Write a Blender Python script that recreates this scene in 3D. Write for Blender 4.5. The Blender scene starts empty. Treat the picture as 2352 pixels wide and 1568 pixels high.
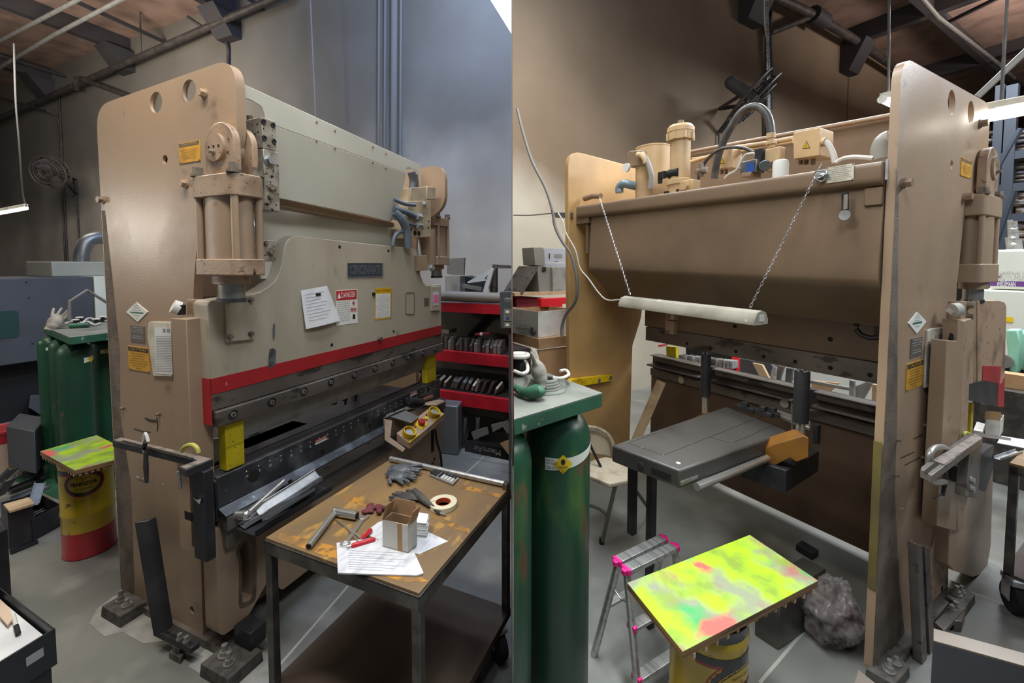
import bpy, bmesh, math, random
from mathutils import Matrix, Vector, Euler
from mathutils.geometry import tessellate_polygon

SC = bpy.context.scene
COL = SC.collection
PI = math.pi
random.seed(7)

# ------------------------------------------------------------------ camera
F, PX, PY, PIT, EYE = 990.0, 1176.0, 658.0, 0.050, 1.6
cam_data = bpy.data.cameras.new('camera')
cam_data.sensor_width = 36.0
cam_data.lens = F / 2352 * 36
cam_data.shift_y = -(784 - PY) / 2352
cam_data.clip_start = 0.05
cam_data.clip_end = 120
cam = bpy.data.objects.new('camera', cam_data)
cam.location = (0, 0, EYE)
cam.rotation_euler = (PI / 2 - PIT, 0, 0)
COL.objects.link(cam)
SC.camera = cam

# ------------------------------------------------------------------ the two bays (axes: u along the press, v across it, z up)
YAW = {'L': 0.409, 'R': -0.544}
BAY = {b: Matrix.Rotation(PI / 2 - y, 4, 'Z') for b, y in YAW.items()}
BAY['W'] = Matrix.Identity(4)

# ------------------------------------------------------------------ world, light, exposure
SC.view_settings.view_transform = 'Standard'
SC.view_settings.look = 'None'
SC.view_settings.gamma = 1
SC.view_settings.use_curve_mapping = False
SC.view_settings.exposure = 0.22
world = bpy.data.worlds.new('hall_ambience')
SC.world = world
world.use_nodes = True
world.node_tree.nodes['Background'].inputs[0].default_value = (0.83, 0.9, 1.0, 1)
world.node_tree.nodes['Background'].inputs[1].default_value = 0.10

def area(name, bay, loc, size, power, col, aim=None, spread=180):
    l = bpy.data.lights.new(name, 'AREA')
    l.shape = 'RECTANGLE'; l.size, l.size_y = size
    l.energy = power; l.color = col; l.spread = math.radians(spread)
    o = bpy.data.objects.new(name, l)
    COL.objects.link(o)
    p = BAY[bay] @ Vector(loc)
    o.location = p
    d = (BAY[bay] @ Vector(aim) - p) if aim else Vector((0, 0, -1))
    o.rotation_euler = d.to_track_quat('-Z', 'Y').to_euler()
    return o
WARM, COOL, BLUE_FILL = (1.0, 0.93, 0.83), (0.86, 0.93, 1.0), (0.45, 0.62, 1.0)
# left bay: unseen lamps, some added to brighten wall and ram, plus wall and roof fills
area('unseen_bay_lamp', 'L', (0.3, 1.6, 3.7), (1.4, 0.3), 52, WARM, (1.1, 1.7, 1.3))
area('unseen_bay_lamp', 'L', (0.5, -0.3, 3.4), (1.2, 0.4), 30, COOL, (1.7, 1.3, 0.9))
area('unseen_bay_lamp', 'L', (2.3, 7.5, 4.0), (2.0, 0.3), 170, WARM, (4.9, 9.0, 3.2))  # unseen lamp added to brighten the far wall
area('unseen_bay_lamp', 'L', (1.0, 4.2, 3.9), (1.6, 0.3), 45, WARM)
area('unseen_bay_lamp', 'L', (2.9, 1.3, 3.9), (0.6, 0.3), 38, COOL)
area('unseen_bay_lamp', 'L', (1.6, 0.5, 4.4), (1.4, 0.4), 78, COOL, (1.9, 1.8, 2.1))  # unseen high front lamp added to brighten ram and cover
area('blue_wall_fill', 'L', (2.6, 1.6, 5.5), (1.0, 1.0), 260, BLUE_FILL, (4.9, 2.9, 4.4))  # added blue fill that gives the wall its glare tint
area('roof_bounce', 'L', (1.5, 9.0, 4.4), (3.0, 1.0), 80, WARM, (1.5, 9.0, 5.9))  # added upward fill that brightens the roof, no fixture there
area('low_bay_lamp', 'L', (-0.7, 5.6, 2.0), (1.2, 0.2), 22, WARM, (1.1, 2.2, 1.6))
# right bay: unseen lamps, some added to brighten wall, board and floor
area('unseen_bay_lamp', 'R', (1.7, -3.5, 3.6), (1.6, 0.3), 62, WARM, (1.7, -2.3, 2.0))
area('unseen_bay_lamp', 'R', (-0.9, -3.6, 3.2), (1.4, 0.3), 42, COOL, (0.7, -2.6, 1.2))
area('unseen_bay_lamp', 'R', (0.75, -0.95, 3.5), (0.7, 0.2), 4.5, COOL, (0.72, -1.0, 0.4), 40)  # narrow unseen lamp added for board, bottles and stool
area('unseen_bay_lamp', 'R', (2.95, -2.15, 4.4), (0.3, 0.3), 16, COOL, (3.8, -2.8, 1.6))  # unseen lamp added to brighten the wall beside the far plate
area('unseen_bay_lamp', 'R', (1.5, -7.0, 4.4), (2.0, 0.6), 150, COOL)  # unseen lamp added near the far wall to brighten it
area('unseen_bay_lamp', 'R', (0.2, -5.0, 3.8), (1.6, 0.6), 130, COOL)  # unseen lamp added in place of daylight on the floor
area('roof_bounce', 'R', (0.2, -10.0, 4.6), (3.0, 1.2), 300, (1, .88, .82), (0.2, -10.0, 5.9))  # added upward fill lifting the dark roof of this bay

# ------------------------------------------------------------------ a photo point on a plane of the bay -> bay coordinates
def at(bay, x, y, **k):
    d = Vector(((x - PX) / F, 1, -(y - PY) / F))
    c, s = math.cos(PIT), math.sin(PIT)
    w = Vector((d.x, d.y * c + d.z * s, -d.y * s + d.z * c))
    r = BAY[bay].to_3x3().inverted() @ w
    ax, val = list(k.items())[0]
    i = 'uvz'.index(ax)
    t = (val - (0, 0, EYE)[i]) / r[i]
    return Vector((0, 0, EYE)) + r * t
def L(x, y, **k): return at('L', x, y, **k)
def R(x, y, **k): return at('R', x, y, **k)

# ------------------------------------------------------------------ materials
def lin(h):
    if isinstance(h, str):
        h = [int(h[i:i + 2], 16) / 255 for i in (0, 2, 4)]
        return [c / 12.92 if c <= 0.04045 else ((c + 0.055) / 1.055) ** 2.4 for c in h]
    return list(h)
MATS = {}
def mat(name, col, rough=0.5, metal=0.0, col2=None, scale=4, lo=0.45, hi=0.65, amt=1.0, bump=0.0, bs=60,
        col3=None, scale3=20, lo3=0.58, hi3=0.64, stretch=(1, 1, 1), rvar=0.0, emit=None, estr=0, trans=0, alpha=1, coat=0, detail=5):
    if name in MATS: return MATS[name]
    m = bpy.data.materials.new(name); m.use_nodes = True
    nt = m.node_tree; N = nt.nodes; K = nt.links
    b = N['Principled BSDF']
    b.inputs['Base Color'].default_value = (*lin(col), 1)
    b.inputs['Roughness'].default_value = rough
    b.inputs['Metallic'].default_value = metal
    if coat: b.inputs['Coat Weight'].default_value = coat; b.inputs['Coat Roughness'].default_value = 0.15
    if trans: b.inputs['Transmission Weight'].default_value = trans
    if alpha < 1: b.inputs['Alpha'].default_value = alpha
    if emit: b.inputs['Emission Color'].default_value = (*lin(emit), 1); b.inputs['Emission Strength'].default_value = estr
    tc = N.new('ShaderNodeTexCoord'); mp = N.new('ShaderNodeMapping')
    mp.inputs['Scale'].default_value = stretch
    K.new(tc.outputs['Object'], mp.inputs['Vector'])
    last = None
    def layer(prev, colx, sc, lo, hi, amt, det=detail):
        n = N.new('ShaderNodeTexNoise'); n.inputs['Scale'].default_value = sc; n.inputs['Detail'].default_value = det
        K.new(mp.outputs[0], n.inputs['Vector'])
        r = N.new('ShaderNodeMapRange'); r.inputs[1].default_value = lo; r.inputs[2].default_value = hi
        r.inputs[3].default_value = 0; r.inputs[4].default_value = amt
        K.new(n.outputs[0], r.inputs[0])
        x = N.new('ShaderNodeMix'); x.data_type = 'RGBA'
        if prev is None: x.inputs[6].default_value = (*lin(col), 1)
        else: K.new(prev, x.inputs[6])
        x.inputs[7].default_value = (*lin(colx), 1)
        K.new(r.outputs[0], x.inputs[0])
        return x.outputs[2], r.outputs[0]
    if col2 is not None:
        last, f = layer(None, col2, scale, lo, hi, amt)
        if rvar:
            q = N.new('ShaderNodeMapRange'); q.inputs[3].default_value = rough; q.inputs[4].default_value = min(1, max(0.02, rough + rvar))
            K.new(f, q.inputs[0]); K.new(q.outputs[0], b.inputs['Roughness'])
    if col3 is not None: last, _ = layer(last, col3, scale3, lo3, hi3, 1.0, 8)
    if last is not None: K.new(last, b.inputs['Base Color'])
    if bump:
        n = N.new('ShaderNodeTexNoise'); n.inputs['Scale'].default_value = bs; n.inputs['Detail'].default_value = 4
        K.new(mp.outputs[0], n.inputs['Vector'])
        bp = N.new('ShaderNodeBump'); bp.inputs['Strength'].default_value = bump; bp.inputs['Distance'].default_value = 0.004
        K.new(n.outputs[0], bp.inputs['Height']); K.new(bp.outputs[0], b.inputs['Normal'])
    MATS[name] = m
    return m

tan = mat('tan paint with grime', 'a68d74', 0.36, col2='8a7562', scale=2.2, lo=0.42, hi=0.72, amt=0.8, bump=0.12, bs=160, col3='6b5c4e', scale3=9, lo3=0.66, hi3=0.8, rvar=0.2)
tan_dirty = mat('oily tan paint', 'a38a72', 0.45, col2='5a4b40', scale=7, lo=0.5, hi=0.75, bump=0.25, bs=120, col3='211b18', scale3=40, lo3=0.62, hi3=0.72, rvar=-0.1)
ramgrey = mat('greyed tan paint', 'b2a998', 0.45, col2='9a907f', scale=3, lo=0.42, hi=0.7, bump=0.05, bs=150, col3='766f62', scale3=14, lo3=0.66, hi3=0.78, stretch=(1, 1, 0.35))
pale = mat('pale greyed paint', 'c9c6b8', 0.42, col2='b7b4a5', scale=1.5, lo=0.4, hi=0.7)
tanlight = mat('light tan enamel', 'c4a57a', 0.45, col2='ab8f6c', scale=5, lo=0.45, hi=0.7, bump=0.05)
tandark = mat('brown tank paint', '92785f', 0.45, col2='7f6853', scale=3, lo=0.4, hi=0.7, bump=0.05)
grime = mat('gritty grime', '75675a', 0.75, col2='544a41', scale=9, lo=0.4, hi=0.65, bump=0.8, bs=150)
redp = mat('red stripe paint', 'a8262c', 0.42, col2='8e2227', scale=4, col3='b9a597', scale3=16, lo3=0.69, hi3=0.72)
steel = mat('worn dark steel', '645d58', 0.42, 0.5, col2='857e76', scale=5, lo=0.4, hi=0.75, rvar=0.15, col3='4a4440', scale3=14, stretch=(0.4, 1, 1))
steel2 = mat('bright worn steel', 'a5a39e', 0.33, 0.65, col2='7b7975', scale=9, lo=0.45, hi=0.75, rvar=0.2)
blacksteel = mat('black mill scale steel', '323236', 0.45, 0.4, col2='4a4949', scale=7, lo=0.45, hi=0.75, bump=0.06)
chrome = mat('chrome', 'd6d6d2', 0.2, 0.85)
zinc = mat('zinc plated steel', 'b9bcbe', 0.38, 0.6, col2='8f9294', scale=12)
alum = mat('brushed aluminium', 'c2c2be', 0.38, 0.8, col2='a6a6a3', scale=40, stretch=(0.2, 1, 1))
bolt = mat('dusty bolt heads', '8b7f70', 0.55, 0.3, col2='5d544a', scale=30)
black = mat('black', '141414', 0.5)
softblack = mat('black rubber', '1c1b1b', 0.85)
dark = mat('dark recess', '17140f', 0.9)
white = mat('white print', 'e4e4de', 0.6)
ink = mat('black print', '1c1c1c', 0.6)
yellow_plate = mat('yellow placard', 'd19b2c', 0.5, col2='b98625', scale=14)
grey_plate = mat('grey placard', '6d6964', 0.45, 0.3)
yellow = mat('yellow paint', 'c7b417', 0.55, col2='a8961a', scale=9, lo=0.4, hi=0.7, col3='4a4415', scale3=16, lo3=0.66, hi3=0.7, bump=0.1)
safety = mat('safety yellow', 'dcb818', 0.5, col2='b08f14', scale=16)
green = mat('green bottle paint', '1b4631', 0.36, col2='143526', scale=3, lo=0.35, hi=0.7, col3='5f4a38', scale3=13, lo3=0.655, hi3=0.69, bump=0.06, bs=30, rvar=0.2)
greensplash = mat('green bottle paint with yellow overspray', '1b4631', 0.36, col2='6f8f28', scale=3.2, lo=0.54, hi=0.7, amt=0.85, col3='5a3f30', scale3=13, lo3=0.64, hi3=0.68, stretch=(1, 1, .35))
greentray = mat('green painted steel', '2c5b44', 0.5, col2='22473a', scale=6, col3='8c8f84', scale3=22, lo3=0.66, hi3=0.7)
dusty = mat('dusty grey-green sheet', '73756c', 0.7, col2='565b53', scale=6, lo=0.4, hi=0.65, bump=0.15)
paper = mat('white paper', 'dfe0e0', 0.7, col2='c3c4c8', scale=6, lo=0.45, hi=0.7)
oldpaper = mat('yellowed sleeve', 'cfc8b6', 0.55, col2='aaa38f', scale=9, lo=0.45, hi=0.7, bump=0.2, bs=25)
card = mat('cardboard', 'a98660', 0.8, col2='94744f', scale=8)
boxwhite = mat('white faced board', 'c9c7bf', 0.7, col2='a8a59c', scale=9, lo=0.45, hi=0.7)
wood = mat('worn table top board', '8f7146', 0.5, col2='776043', scale=3, lo=0.35, hi=0.6, col3='ab8443', scale3=12, lo3=0.60, hi3=0.68, bump=0.08, stretch=(0.6, 1.6, 1))
plyedge = mat('plywood edge', '8b6a44', 0.8, col2='5c4329', scale=40, stretch=(0.1, 0.1, 4))
pine = mat('pale timber', 'b39a78', 0.75, col2='9b8263', scale=10, stretch=(0.2, 1, 1))
whiteplastic = mat('white plastic', 'd8d8d2', 0.45)
cream = mat('cream machine paint', 'cfd0c3', 0.5, col2='c2c3b6', scale=2)
darkgrey = mat('dark blue-grey panel paint', '474b51', 0.5, col2='3e4248', scale=2, bump=0.05)
midgrey = mat('grey enamel', '77766f', 0.5, col2='67665f', scale=3)
grey_sheet = mat('galvanised sheet', '7f8283', 0.4, 0.7, col2='5f6364', scale=5, lo=0.4, hi=0.7)
red_rack = mat('red rack paint', 'c01f2b', 0.4, col2='a31b26', scale=5)
maroon = mat('dull maroon plastic', '7c2a30', 0.5)  # one even maroon for crate and brush handle
pink = mat('pink plastic', 'e0217d', 0.45)
blue = mat('blue label', '1f4f9c', 0.5)
glove = mat('grey nitrile glove', '5b5e60', 0.38, col2='44474a', scale=14, bump=0.3, bs=40)
dirtyglove = mat('dusty black glove', '3a3836', 0.8, col2='5b5852', scale=12, bump=0.3, bs=60)
leather = mat('pale leather glove', '948e81', 0.7, col2='57524a', scale=9, lo=0.45, hi=0.62, bump=0.5, bs=24)
clear = mat('clear film', 'e8ecee', 0.12, trans=0.9, alpha=0.55)
bagfilm = mat('crumpled clear bag', 'a39d9b', 0.2, alpha=0.3, bump=0.6, bs=16)
cable = mat('grey cable', '6a6661', 0.6)
cablewhite = mat('white cable', 'c8c4bb', 0.55)
lampglow = mat('lit tube', 'ffffff', 0.4, emit='fff6e6', estr=9)
lampbody = mat('white lamp housing', 'cfcbbd', 0.5, col2='a9a395', scale=8)
tapecream = mat('masking tape', 'ddd6b8', 0.6)
orange = mat('orange core', 'c2522a', 0.6)
skyglow = mat('bright skylight', 'ffffff', 0.4, emit='f2f7ff', estr=3.0)
goldcast = mat('ochre painted casting', '7a5219', 0.5, col2='664418', scale=6, bump=0.05)
teal = mat('mint green paint', '8fc7ac', 0.45, col2='7ab398', scale=4)
purple = mat('purple stripe', '5c3470', 0.5)

# ------------------------------------------------------------------ mesh builder
def rmat(axis, a): return Matrix.Rotation(a, 4, axis)
def T(x, y=None, z=None):
    return Matrix.Translation((x, y, z) if y is not None else x)
FR = {'-u': Matrix(((0, 0, -1, 0), (-1, 0, 0, 0), (0, 1, 0, 0), (0, 0, 0, 1))),
      '-v': Matrix(((1, 0, 0, 0), (0, 0, -1, 0), (0, 1, 0, 0), (0, 0, 0, 1))),
      '+v': Matrix(((-1, 0, 0, 0), (0, 0, 1, 0), (0, 1, 0, 0), (0, 0, 0, 1))),
      '+u': Matrix(((0, 0, 1, 0), (1, 0, 0, 0), (0, 1, 0, 0), (0, 0, 0, 1))),
      '+z': Matrix.Identity(4)}
def frame(kind, p, roll=0): return T(Vector(p)) @ FR[kind] @ rmat('Z', roll)

def rpoly(pts, r, seg=5):
    n = len(pts); out = []
    rr = r if isinstance(r, (list, tuple)) else [r] * n
    for i in range(n):
        p = Vector(pts[i][:2]); a = Vector(pts[i - 1][:2]); b = Vector(pts[(i + 1) % n][:2])
        q = rr[i]
        if q <= 0: out.append((p.x, p.y)); continue
        da, db = (a - p), (b - p)
        q1 = min(q, da.length * 0.49); q2 = min(q, db.length * 0.49)
        s, e = p + da.normalized() * q1, p + db.normalized() * q2
        for k in range(seg + 1):
            t = k / seg
            c = s * (1 - t) ** 2 + p * 2 * t * (1 - t) + e * t * t
            out.append((c.x, c.y))
    return out

def curve(pts, n=8):
    P = [Vector(p) for p in pts]
    if len(P) < 3: return P
    out = []
    for i in range(len(P) - 1):
        p0 = P[i - 1] if i else P[0] * 2 - P[1]
        p1, p2 = P[i], P[i + 1]
        p3 = P[i + 2] if i + 2 < len(P) else P[-1] * 2 - P[-2]
        for k in range(n):
            t = k / n
            out.append(0.5 * ((2 * p1) + (p2 - p0) * t + (2 * p0 - 5 * p1 + 4 * p2 - p3) * t * t + (3 * p1 - p0 - 3 * p2 + p3) * t ** 3))
    out.append(P[-1])
    return out

_font_cache = {}
def glyphs(s, align, off=0):
    key = (s, align, off)
    if key not in _font_cache:
        c = bpy.data.curves.new('t', 'FONT'); c.body = s; c.size = 1; c.align_x = align; c.align_y = 'CENTER'; c.resolution_u = 2; c.offset = off
        o = bpy.data.objects.new('t', c); COL.objects.link(o)
        dg = bpy.context.evaluated_depsgraph_get()
        me = bpy.data.meshes.new_from_object(o.evaluated_get(dg))
        vs = [v.co.copy() for v in me.vertices]; fs = [tuple(p.vertices) for p in me.polygons]
        bpy.data.objects.remove(o); bpy.data.curves.remove(c); bpy.data.meshes.remove(me)
        _font_cache[key] = (vs, fs)
    return _font_cache[key]

class M:
    def __init__(s, m):
        s.v = []; s.f = []; s.mi = []; s.mats = [m]; s.cur = 0; s.T = Matrix.Identity(4)
    def use(s, m):
        if m not in s.mats: s.mats.append(m)
        s.cur = s.mats.index(m); return s
    def add(s, vs, fs, X=None):
        n = len(s.v); X = s.T if X is None else s.T @ X
        s.v += [X @ Vector(v) for v in vs]
        for f in fs: s.f.append(tuple(i + n for i in f)); s.mi.append(s.cur)
        return s
    def box(s, a, b, X=None):
        x0, y0, z0 = [min(p, q) for p, q in zip(a, b)]; x1, y1, z1 = [max(p, q) for p, q in zip(a, b)]
        vs = [(x0, y0, z0), (x1, y0, z0), (x1, y1, z0), (x0, y1, z0), (x0, y0, z1), (x1, y0, z1), (x1, y1, z1), (x0, y1, z1)]
        return s.add(vs, [(0, 3, 2, 1), (4, 5, 6, 7), (0, 1, 5, 4), (1, 2, 6, 5), (2, 3, 7, 6), (3, 0, 4, 7)], X)
    def cbox(s, c, d, X=None):
        return s.box([p - q / 2 for p, q in zip(c, d)], [p + q / 2 for p, q in zip(c, d)], X)
    def hull(s, bot, top):
        n = len(bot)
        return s.add(list(bot) + list(top), [tuple(range(n))[::-1], tuple(range(n, 2 * n))] + [(i, (i + 1) % n, n + (i + 1) % n, n + i) for i in range(n)])
    def prism(s, pts, axis, a, b, holes=(), X=None):
        def mk(p, t):
            return {'u': (t, p[0], p[1]), 'v': (p[0], t, p[1]), 'z': (p[0], p[1], t)}[axis]
        loops = [list(pts)] + [list(h) for h in holes]
        flat = [p for l in loops for p in l]; n = len(flat)
        if holes:
            tri = tessellate_polygon([[Vector((p[0], p[1], 0)) for p in l] for l in loops])
            caps = [tuple(t) for t in tri] + [tuple(i + n for i in t) for t in tri]
        else:
            caps = [tuple(range(n)), tuple(range(n, 2 * n))]
        sides = []; o = 0
        for l in loops:
            k = len(l)
            sides += [(o + i, o + (i + 1) % k, n + o + (i + 1) % k, n + o + i) for i in range(k)]; o += k
        return s.add([mk(p, a) for p in flat] + [mk(p, b) for p in flat], caps + sides, X)
    def cyl(s, p0, p1, r, n=20, r2=None, ry=None, X=None):
        p0, p1 = Vector(p0), Vector(p1); d = (p1 - p0)
        q = d.to_track_quat('Z', 'Y').to_matrix()
        if abs(d.x) < 1e-7 and abs(d.y) < 1e-7: q = Matrix.Identity(3)
        r2 = r if r2 is None else r2; k = (ry / r) if ry else 1
        A = [p0 + q @ Vector((r * math.cos(2 * PI * i / n), k * r * math.sin(2 * PI * i / n), 0)) for i in range(n)]
        B = [p1 + q @ Vector((r2 * math.cos(2 * PI * i / n), k * r2 * math.sin(2 * PI * i / n), 0)) for i in range(n)]
        return s.add(A + B, [tuple(range(n))[::-1], tuple(range(n, 2 * n))] + [(i, (i + 1) % n, n + (i + 1) % n, n + i) for i in range(n)], X)
    def hexbolt(s, p, d, r, h):
        p = Vector(p); d = Vector(d).normalized()
        s.cyl(p, p + d * h * 0.25, r * 1.25, 16)
        return s.cyl(p + d * h * 0.25, p + d * h, r, 6)
    def tube(s, pts, r, n=8, smooth=0, caps=True, X=None):
        P = curve(pts, smooth) if smooth else [Vector(p) for p in pts]
        m = len(P); vs = []; ref = None
        for i, p in enumerate(P):
            d = (P[min(i + 1, m - 1)] - P[max(i - 1, 0)]).normalized()
            if ref is None:
                ref = d.orthogonal().normalized()
            else:
                ref = (ref - d * ref.dot(d))
                ref = ref.normalized() if ref.length > 1e-6 else d.orthogonal().normalized()
            w = d.cross(ref); rr = r[i] if isinstance(r, (list, tuple)) else r
            vs += [p + (ref * math.cos(2 * PI * k / n) + w * math.sin(2 * PI * k / n)) * rr for k in range(n)]
        fs = [(i * n + k, i * n + (k + 1) % n, (i + 1) * n + (k + 1) % n, (i + 1) * n + k) for i in range(m - 1) for k in range(n)]
        if caps: fs += [tuple(range(n))[::-1], tuple(range((m - 1) * n, m * n))]
        return s.add(vs, fs, X)
    def lathe(s, prof, c=(0, 0, 0), n=28, X=None, ky=1, a0=0, a1=2 * PI):
        full = abs(a1 - a0 - 2 * PI) < 1e-6; k = n if full else n + 1
        vs = [(c[0] + r * math.cos(a0 + (a1 - a0) * i / n), c[1] + ky * r * math.sin(a0 + (a1 - a0) * i / n), c[2] + h) for r, h in prof for i in range(k)]
        fs = [(j * k + i, j * k + (i + 1) % k, (j + 1) * k + (i + 1) % k, (j + 1) * k + i) for j in range(len(prof) - 1) for i in range(n)]
        if full:
            if prof[0][0] > 1e-5: fs.append(tuple(range(k))[::-1])
            if prof[-1][0] > 1e-5: fs.append(tuple(range((len(prof) - 1) * k, len(prof) * k)))
        return s.add(vs, fs, X)
    def ball(s, c, r, X=None, n=14, k=8):
        if not isinstance(r, (tuple, list)): r = (r, r, r)
        vs = [(c[0] + r[0] * math.sin(PI * j / k) * math.cos(2 * PI * i / n), c[1] + r[1] * math.sin(PI * j / k) * math.sin(2 * PI * i / n), c[2] + r[2] * math.cos(PI * j / k)) for j in range(k + 1) for i in range(n)]
        return s.add(vs, [(j * n + i, j * n + (i + 1) % n, (j + 1) * n + (i + 1) % n, (j + 1) * n + i) for j in range(k) for i in range(n)], X)
    def grid(s, fn, nu, nv, th=0.0008, X=None):
        vs = [fn(i / nu, j / nv) for j in range(nv + 1) for i in range(nu + 1)]
        n = len(vs); w = nu + 1
        fs = [(j * w + i, j * w + i + 1, (j + 1) * w + i + 1, (j + 1) * w + i) for j in range(nv) for i in range(nu)]
        lo = [(p[0], p[1], p[2] - th) for p in vs]
        rim = [i for i in range(w)] + [j * w + nu for j in range(1, nv + 1)] + [nv * w + i for i in range(nu - 1, -1, -1)] + [j * w for j in range(nv - 1, 0, -1)]
        sd = [(rim[i], rim[(i + 1) % len(rim)], n + rim[(i + 1) % len(rim)], n + rim[i]) for i in range(len(rim))]
        return s.add(vs + lo, fs + [tuple(i + n for i in f[::-1]) for f in fs] + sd, X)
    def text(s, body, X, size, align='CENTER', width=None, depth=0.0006, off=0):
        vs, fs = glyphs(body, align, off)
        if not vs: return s
        w = max(v.x for v in vs) - min(v.x for v in vs)
        kx = size if width is None else width / max(w, 1e-6)
        Y = X @ Matrix.Diagonal((kx, size, 1, 1))
        Y2 = X @ T(0, 0, depth) @ Matrix.Diagonal((kx, size, 1, 1))
        return s.add(vs, fs, Y2)
    def torus(s, c, R, r, X=None, n=28, k=8, a0=0, a1=2 * PI):
        pts = [(c[0] + R * math.cos(a0 + (a1 - a0) * i / n), c[1] + R * math.sin(a0 + (a1 - a0) * i / n), c[2]) for i in range(n + 1)]
        return s.tube(pts, r, k, X=X)

ROOT = {}      # object name -> (bay, matrix of its thing inside the bay)
def clip_mesh(bm, X, side):
    bmesh.ops.transform(bm, matrix=X, verts=bm.verts)
    nor = Vector((1, 0, 0)) if side == 'L' else Vector((-1, 0, 0))
    co = Vector((-0.006 if side == 'L' else 0.006, 0, 0))
    r = bmesh.ops.bisect_plane(bm, geom=bm.verts[:] + bm.edges[:] + bm.faces[:], plane_co=co, plane_no=nor, clear_outer=True)
    es = [e for e in r['geom_cut'] if isinstance(e, bmesh.types.BMEdge) and e.is_valid]
    if es: bmesh.ops.holes_fill(bm, edges=es, sides=0)
    bmesh.ops.transform(bm, matrix=X.inverted(), verts=bm.verts)

def mesh_of(name, mb, X, clip=None, bayX=None, smooth=38):
    me = bpy.data.meshes.new(name)
    me.from_pydata([tuple(X @ v) for v in mb.v], [], mb.f)
    for m in mb.mats: me.materials.append(m)
    me.polygons.foreach_set('material_index', mb.mi)
    bm = bmesh.new(); bm.from_mesh(me)
    bmesh.ops.remove_doubles(bm, verts=bm.verts, dist=1e-6)
    bmesh.ops.recalc_face_normals(bm, faces=bm.faces)
    if clip: clip_mesh(bm, bayX, clip)
    bm.to_mesh(me); bm.free()
    me.polygons.foreach_set('use_smooth', [True] * len(me.polygons))
    me.set_sharp_from_angle(angle=math.radians(smooth))
    me.update()
    return me
def bevel(o, w, seg=2):
    if w:
        b = o.modifiers.new('bevel', 'BEVEL'); b.width = w; b.segments = seg; b.limit_method = 'ANGLE'; b.angle_limit = math.radians(50); b.use_clamp_overlap = True
def tag(o, label=None, cat=None, group=None, kind=None):
    if label: o['label'] = label
    if cat: o['category'] = cat
    if group: o['group'] = group
    if kind: o['kind'] = kind
    return o
def thing(name, label, cat, bay='L', loc=(0, 0, 0), rz=0, group=None, rot=None):
    o = bpy.data.objects.new(name, None); COL.objects.link(o)
    o.empty_display_size = 0.1
    m = T(Vector(loc)) @ (rot if rot is not None else rmat('Z', rz))
    o.matrix_world = BAY[bay] @ m
    ROOT[o.name] = (bay, m)
    return tag(o, label, cat, group)
def part(name, mb, parent, bev=0, label=None, local=False, clip=False, smooth=38, kind=None):
    bay, m = ROOT[parent.name]
    X = Matrix.Identity(4) if local else m.inverted()
    o = bpy.data.objects.new(name, mesh_of(name, mb, X, bay if clip else None, BAY[bay] @ m, smooth))
    COL.objects.link(o); o.parent = parent
    ROOT[o.name] = (bay, m)
    if label: o['label'] = label
    if kind: o['kind'] = kind
    bevel(o, bev)
    return o
def solo(name, mb, label, cat, bay='L', bev=0, group=None, clip=False, kind=None, smooth=38, loc=None):
    if loc is None:
        xs = [v.x for v in mb.v]; ys = [v.y for v in mb.v]; zs = [v.z for v in mb.v]
        loc = ((min(xs) + max(xs)) / 2, (min(ys) + max(ys)) / 2, min(zs))
    m = T(Vector(loc))
    o = bpy.data.objects.new(name, mesh_of(name, mb, m.inverted(), bay if clip else None, BAY[bay] @ m, smooth))
    COL.objects.link(o); o.matrix_world = BAY[bay] @ m
    ROOT[o.name] = (bay, m)
    bevel(o, bev)
    return tag(o, label, cat, group, kind)
def struct(name, mb, bay='L', bev=0, clip=False): return solo(name, mb, None, None, bay, bev, kind='structure', clip=clip)
def copy_tree(o, parent=None):
    c = o.copy(); COL.objects.link(c)
    if parent: c.parent = parent
    ROOT[c.name] = ROOT[o.name]
    for ch in list(o.children): copy_tree(ch, c)
    return c
def place(o, bay, loc, rz=0, rot=None):
    o.matrix_world = BAY[bay] @ T(Vector(loc)) @ (rot if rot is not None else rmat('Z', rz))
    return o
def circle(c, r, n=20, ry=None):
    ry = ry or r
    return [(c[0] + r * math.cos(2 * PI * i / n), c[1] + ry * math.sin(2 * PI * i / n)) for i in range(n)]

def placard(parent, name, kind, p, w, h, base, head=None, lines=(), headcol=None, th=0.003, screws=True, roll=0, margin=0.08, inkm=None, headtxt=None, border=None, lead=0.8):
    """a small printed plate on a machine: the plate is a part, its lettering a sub-part"""
    X = frame(kind, p, roll)
    b = M(base); b.box((-w / 2, -h / 2, 0), (w / 2, h / 2, th), X)
    if screws:
        b.use(bolt)
        for sx in (-1, 1):
            for sy in (-1, 1):
                b.cyl((sx * w * 0.46, sy * h * 0.46, th), (sx * w * 0.46, sy * h * 0.46, th + 0.002), min(w, h) * 0.035, 8, X=X)
    pl = part(name, b, parent)
    t = M(inkm or ink); top = h / 2
    hh = 0
    if head:
        hh = h * 0.2
        t.use(headcol or ink); t.box((-w * 0.47, h / 2 - hh, th), (w * 0.47, h / 2 - h * 0.03, th + 0.0005), X)
        t.use(headtxt or yellow_plate); t.text(head, X @ T(0, h / 2 - hh * 0.55, th + 0.0008), hh * 0.75, width=w * 0.74)
        t.use(inkm or ink)
    n = len(lines)
    if n:
        step = (h - hh - h * margin) / n
        for i, l in enumerate(lines):
            if l: t.text(l, X @ T(0, h / 2 - hh - h * margin / 2 - step * (i + 0.5), th + 0.0005), step * lead, width=w * 0.84 * min(1, max(0.3, len(l) / max(len(q) for q in lines))))
    if t.v: part('lettering', t, pl)
    return pl
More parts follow.
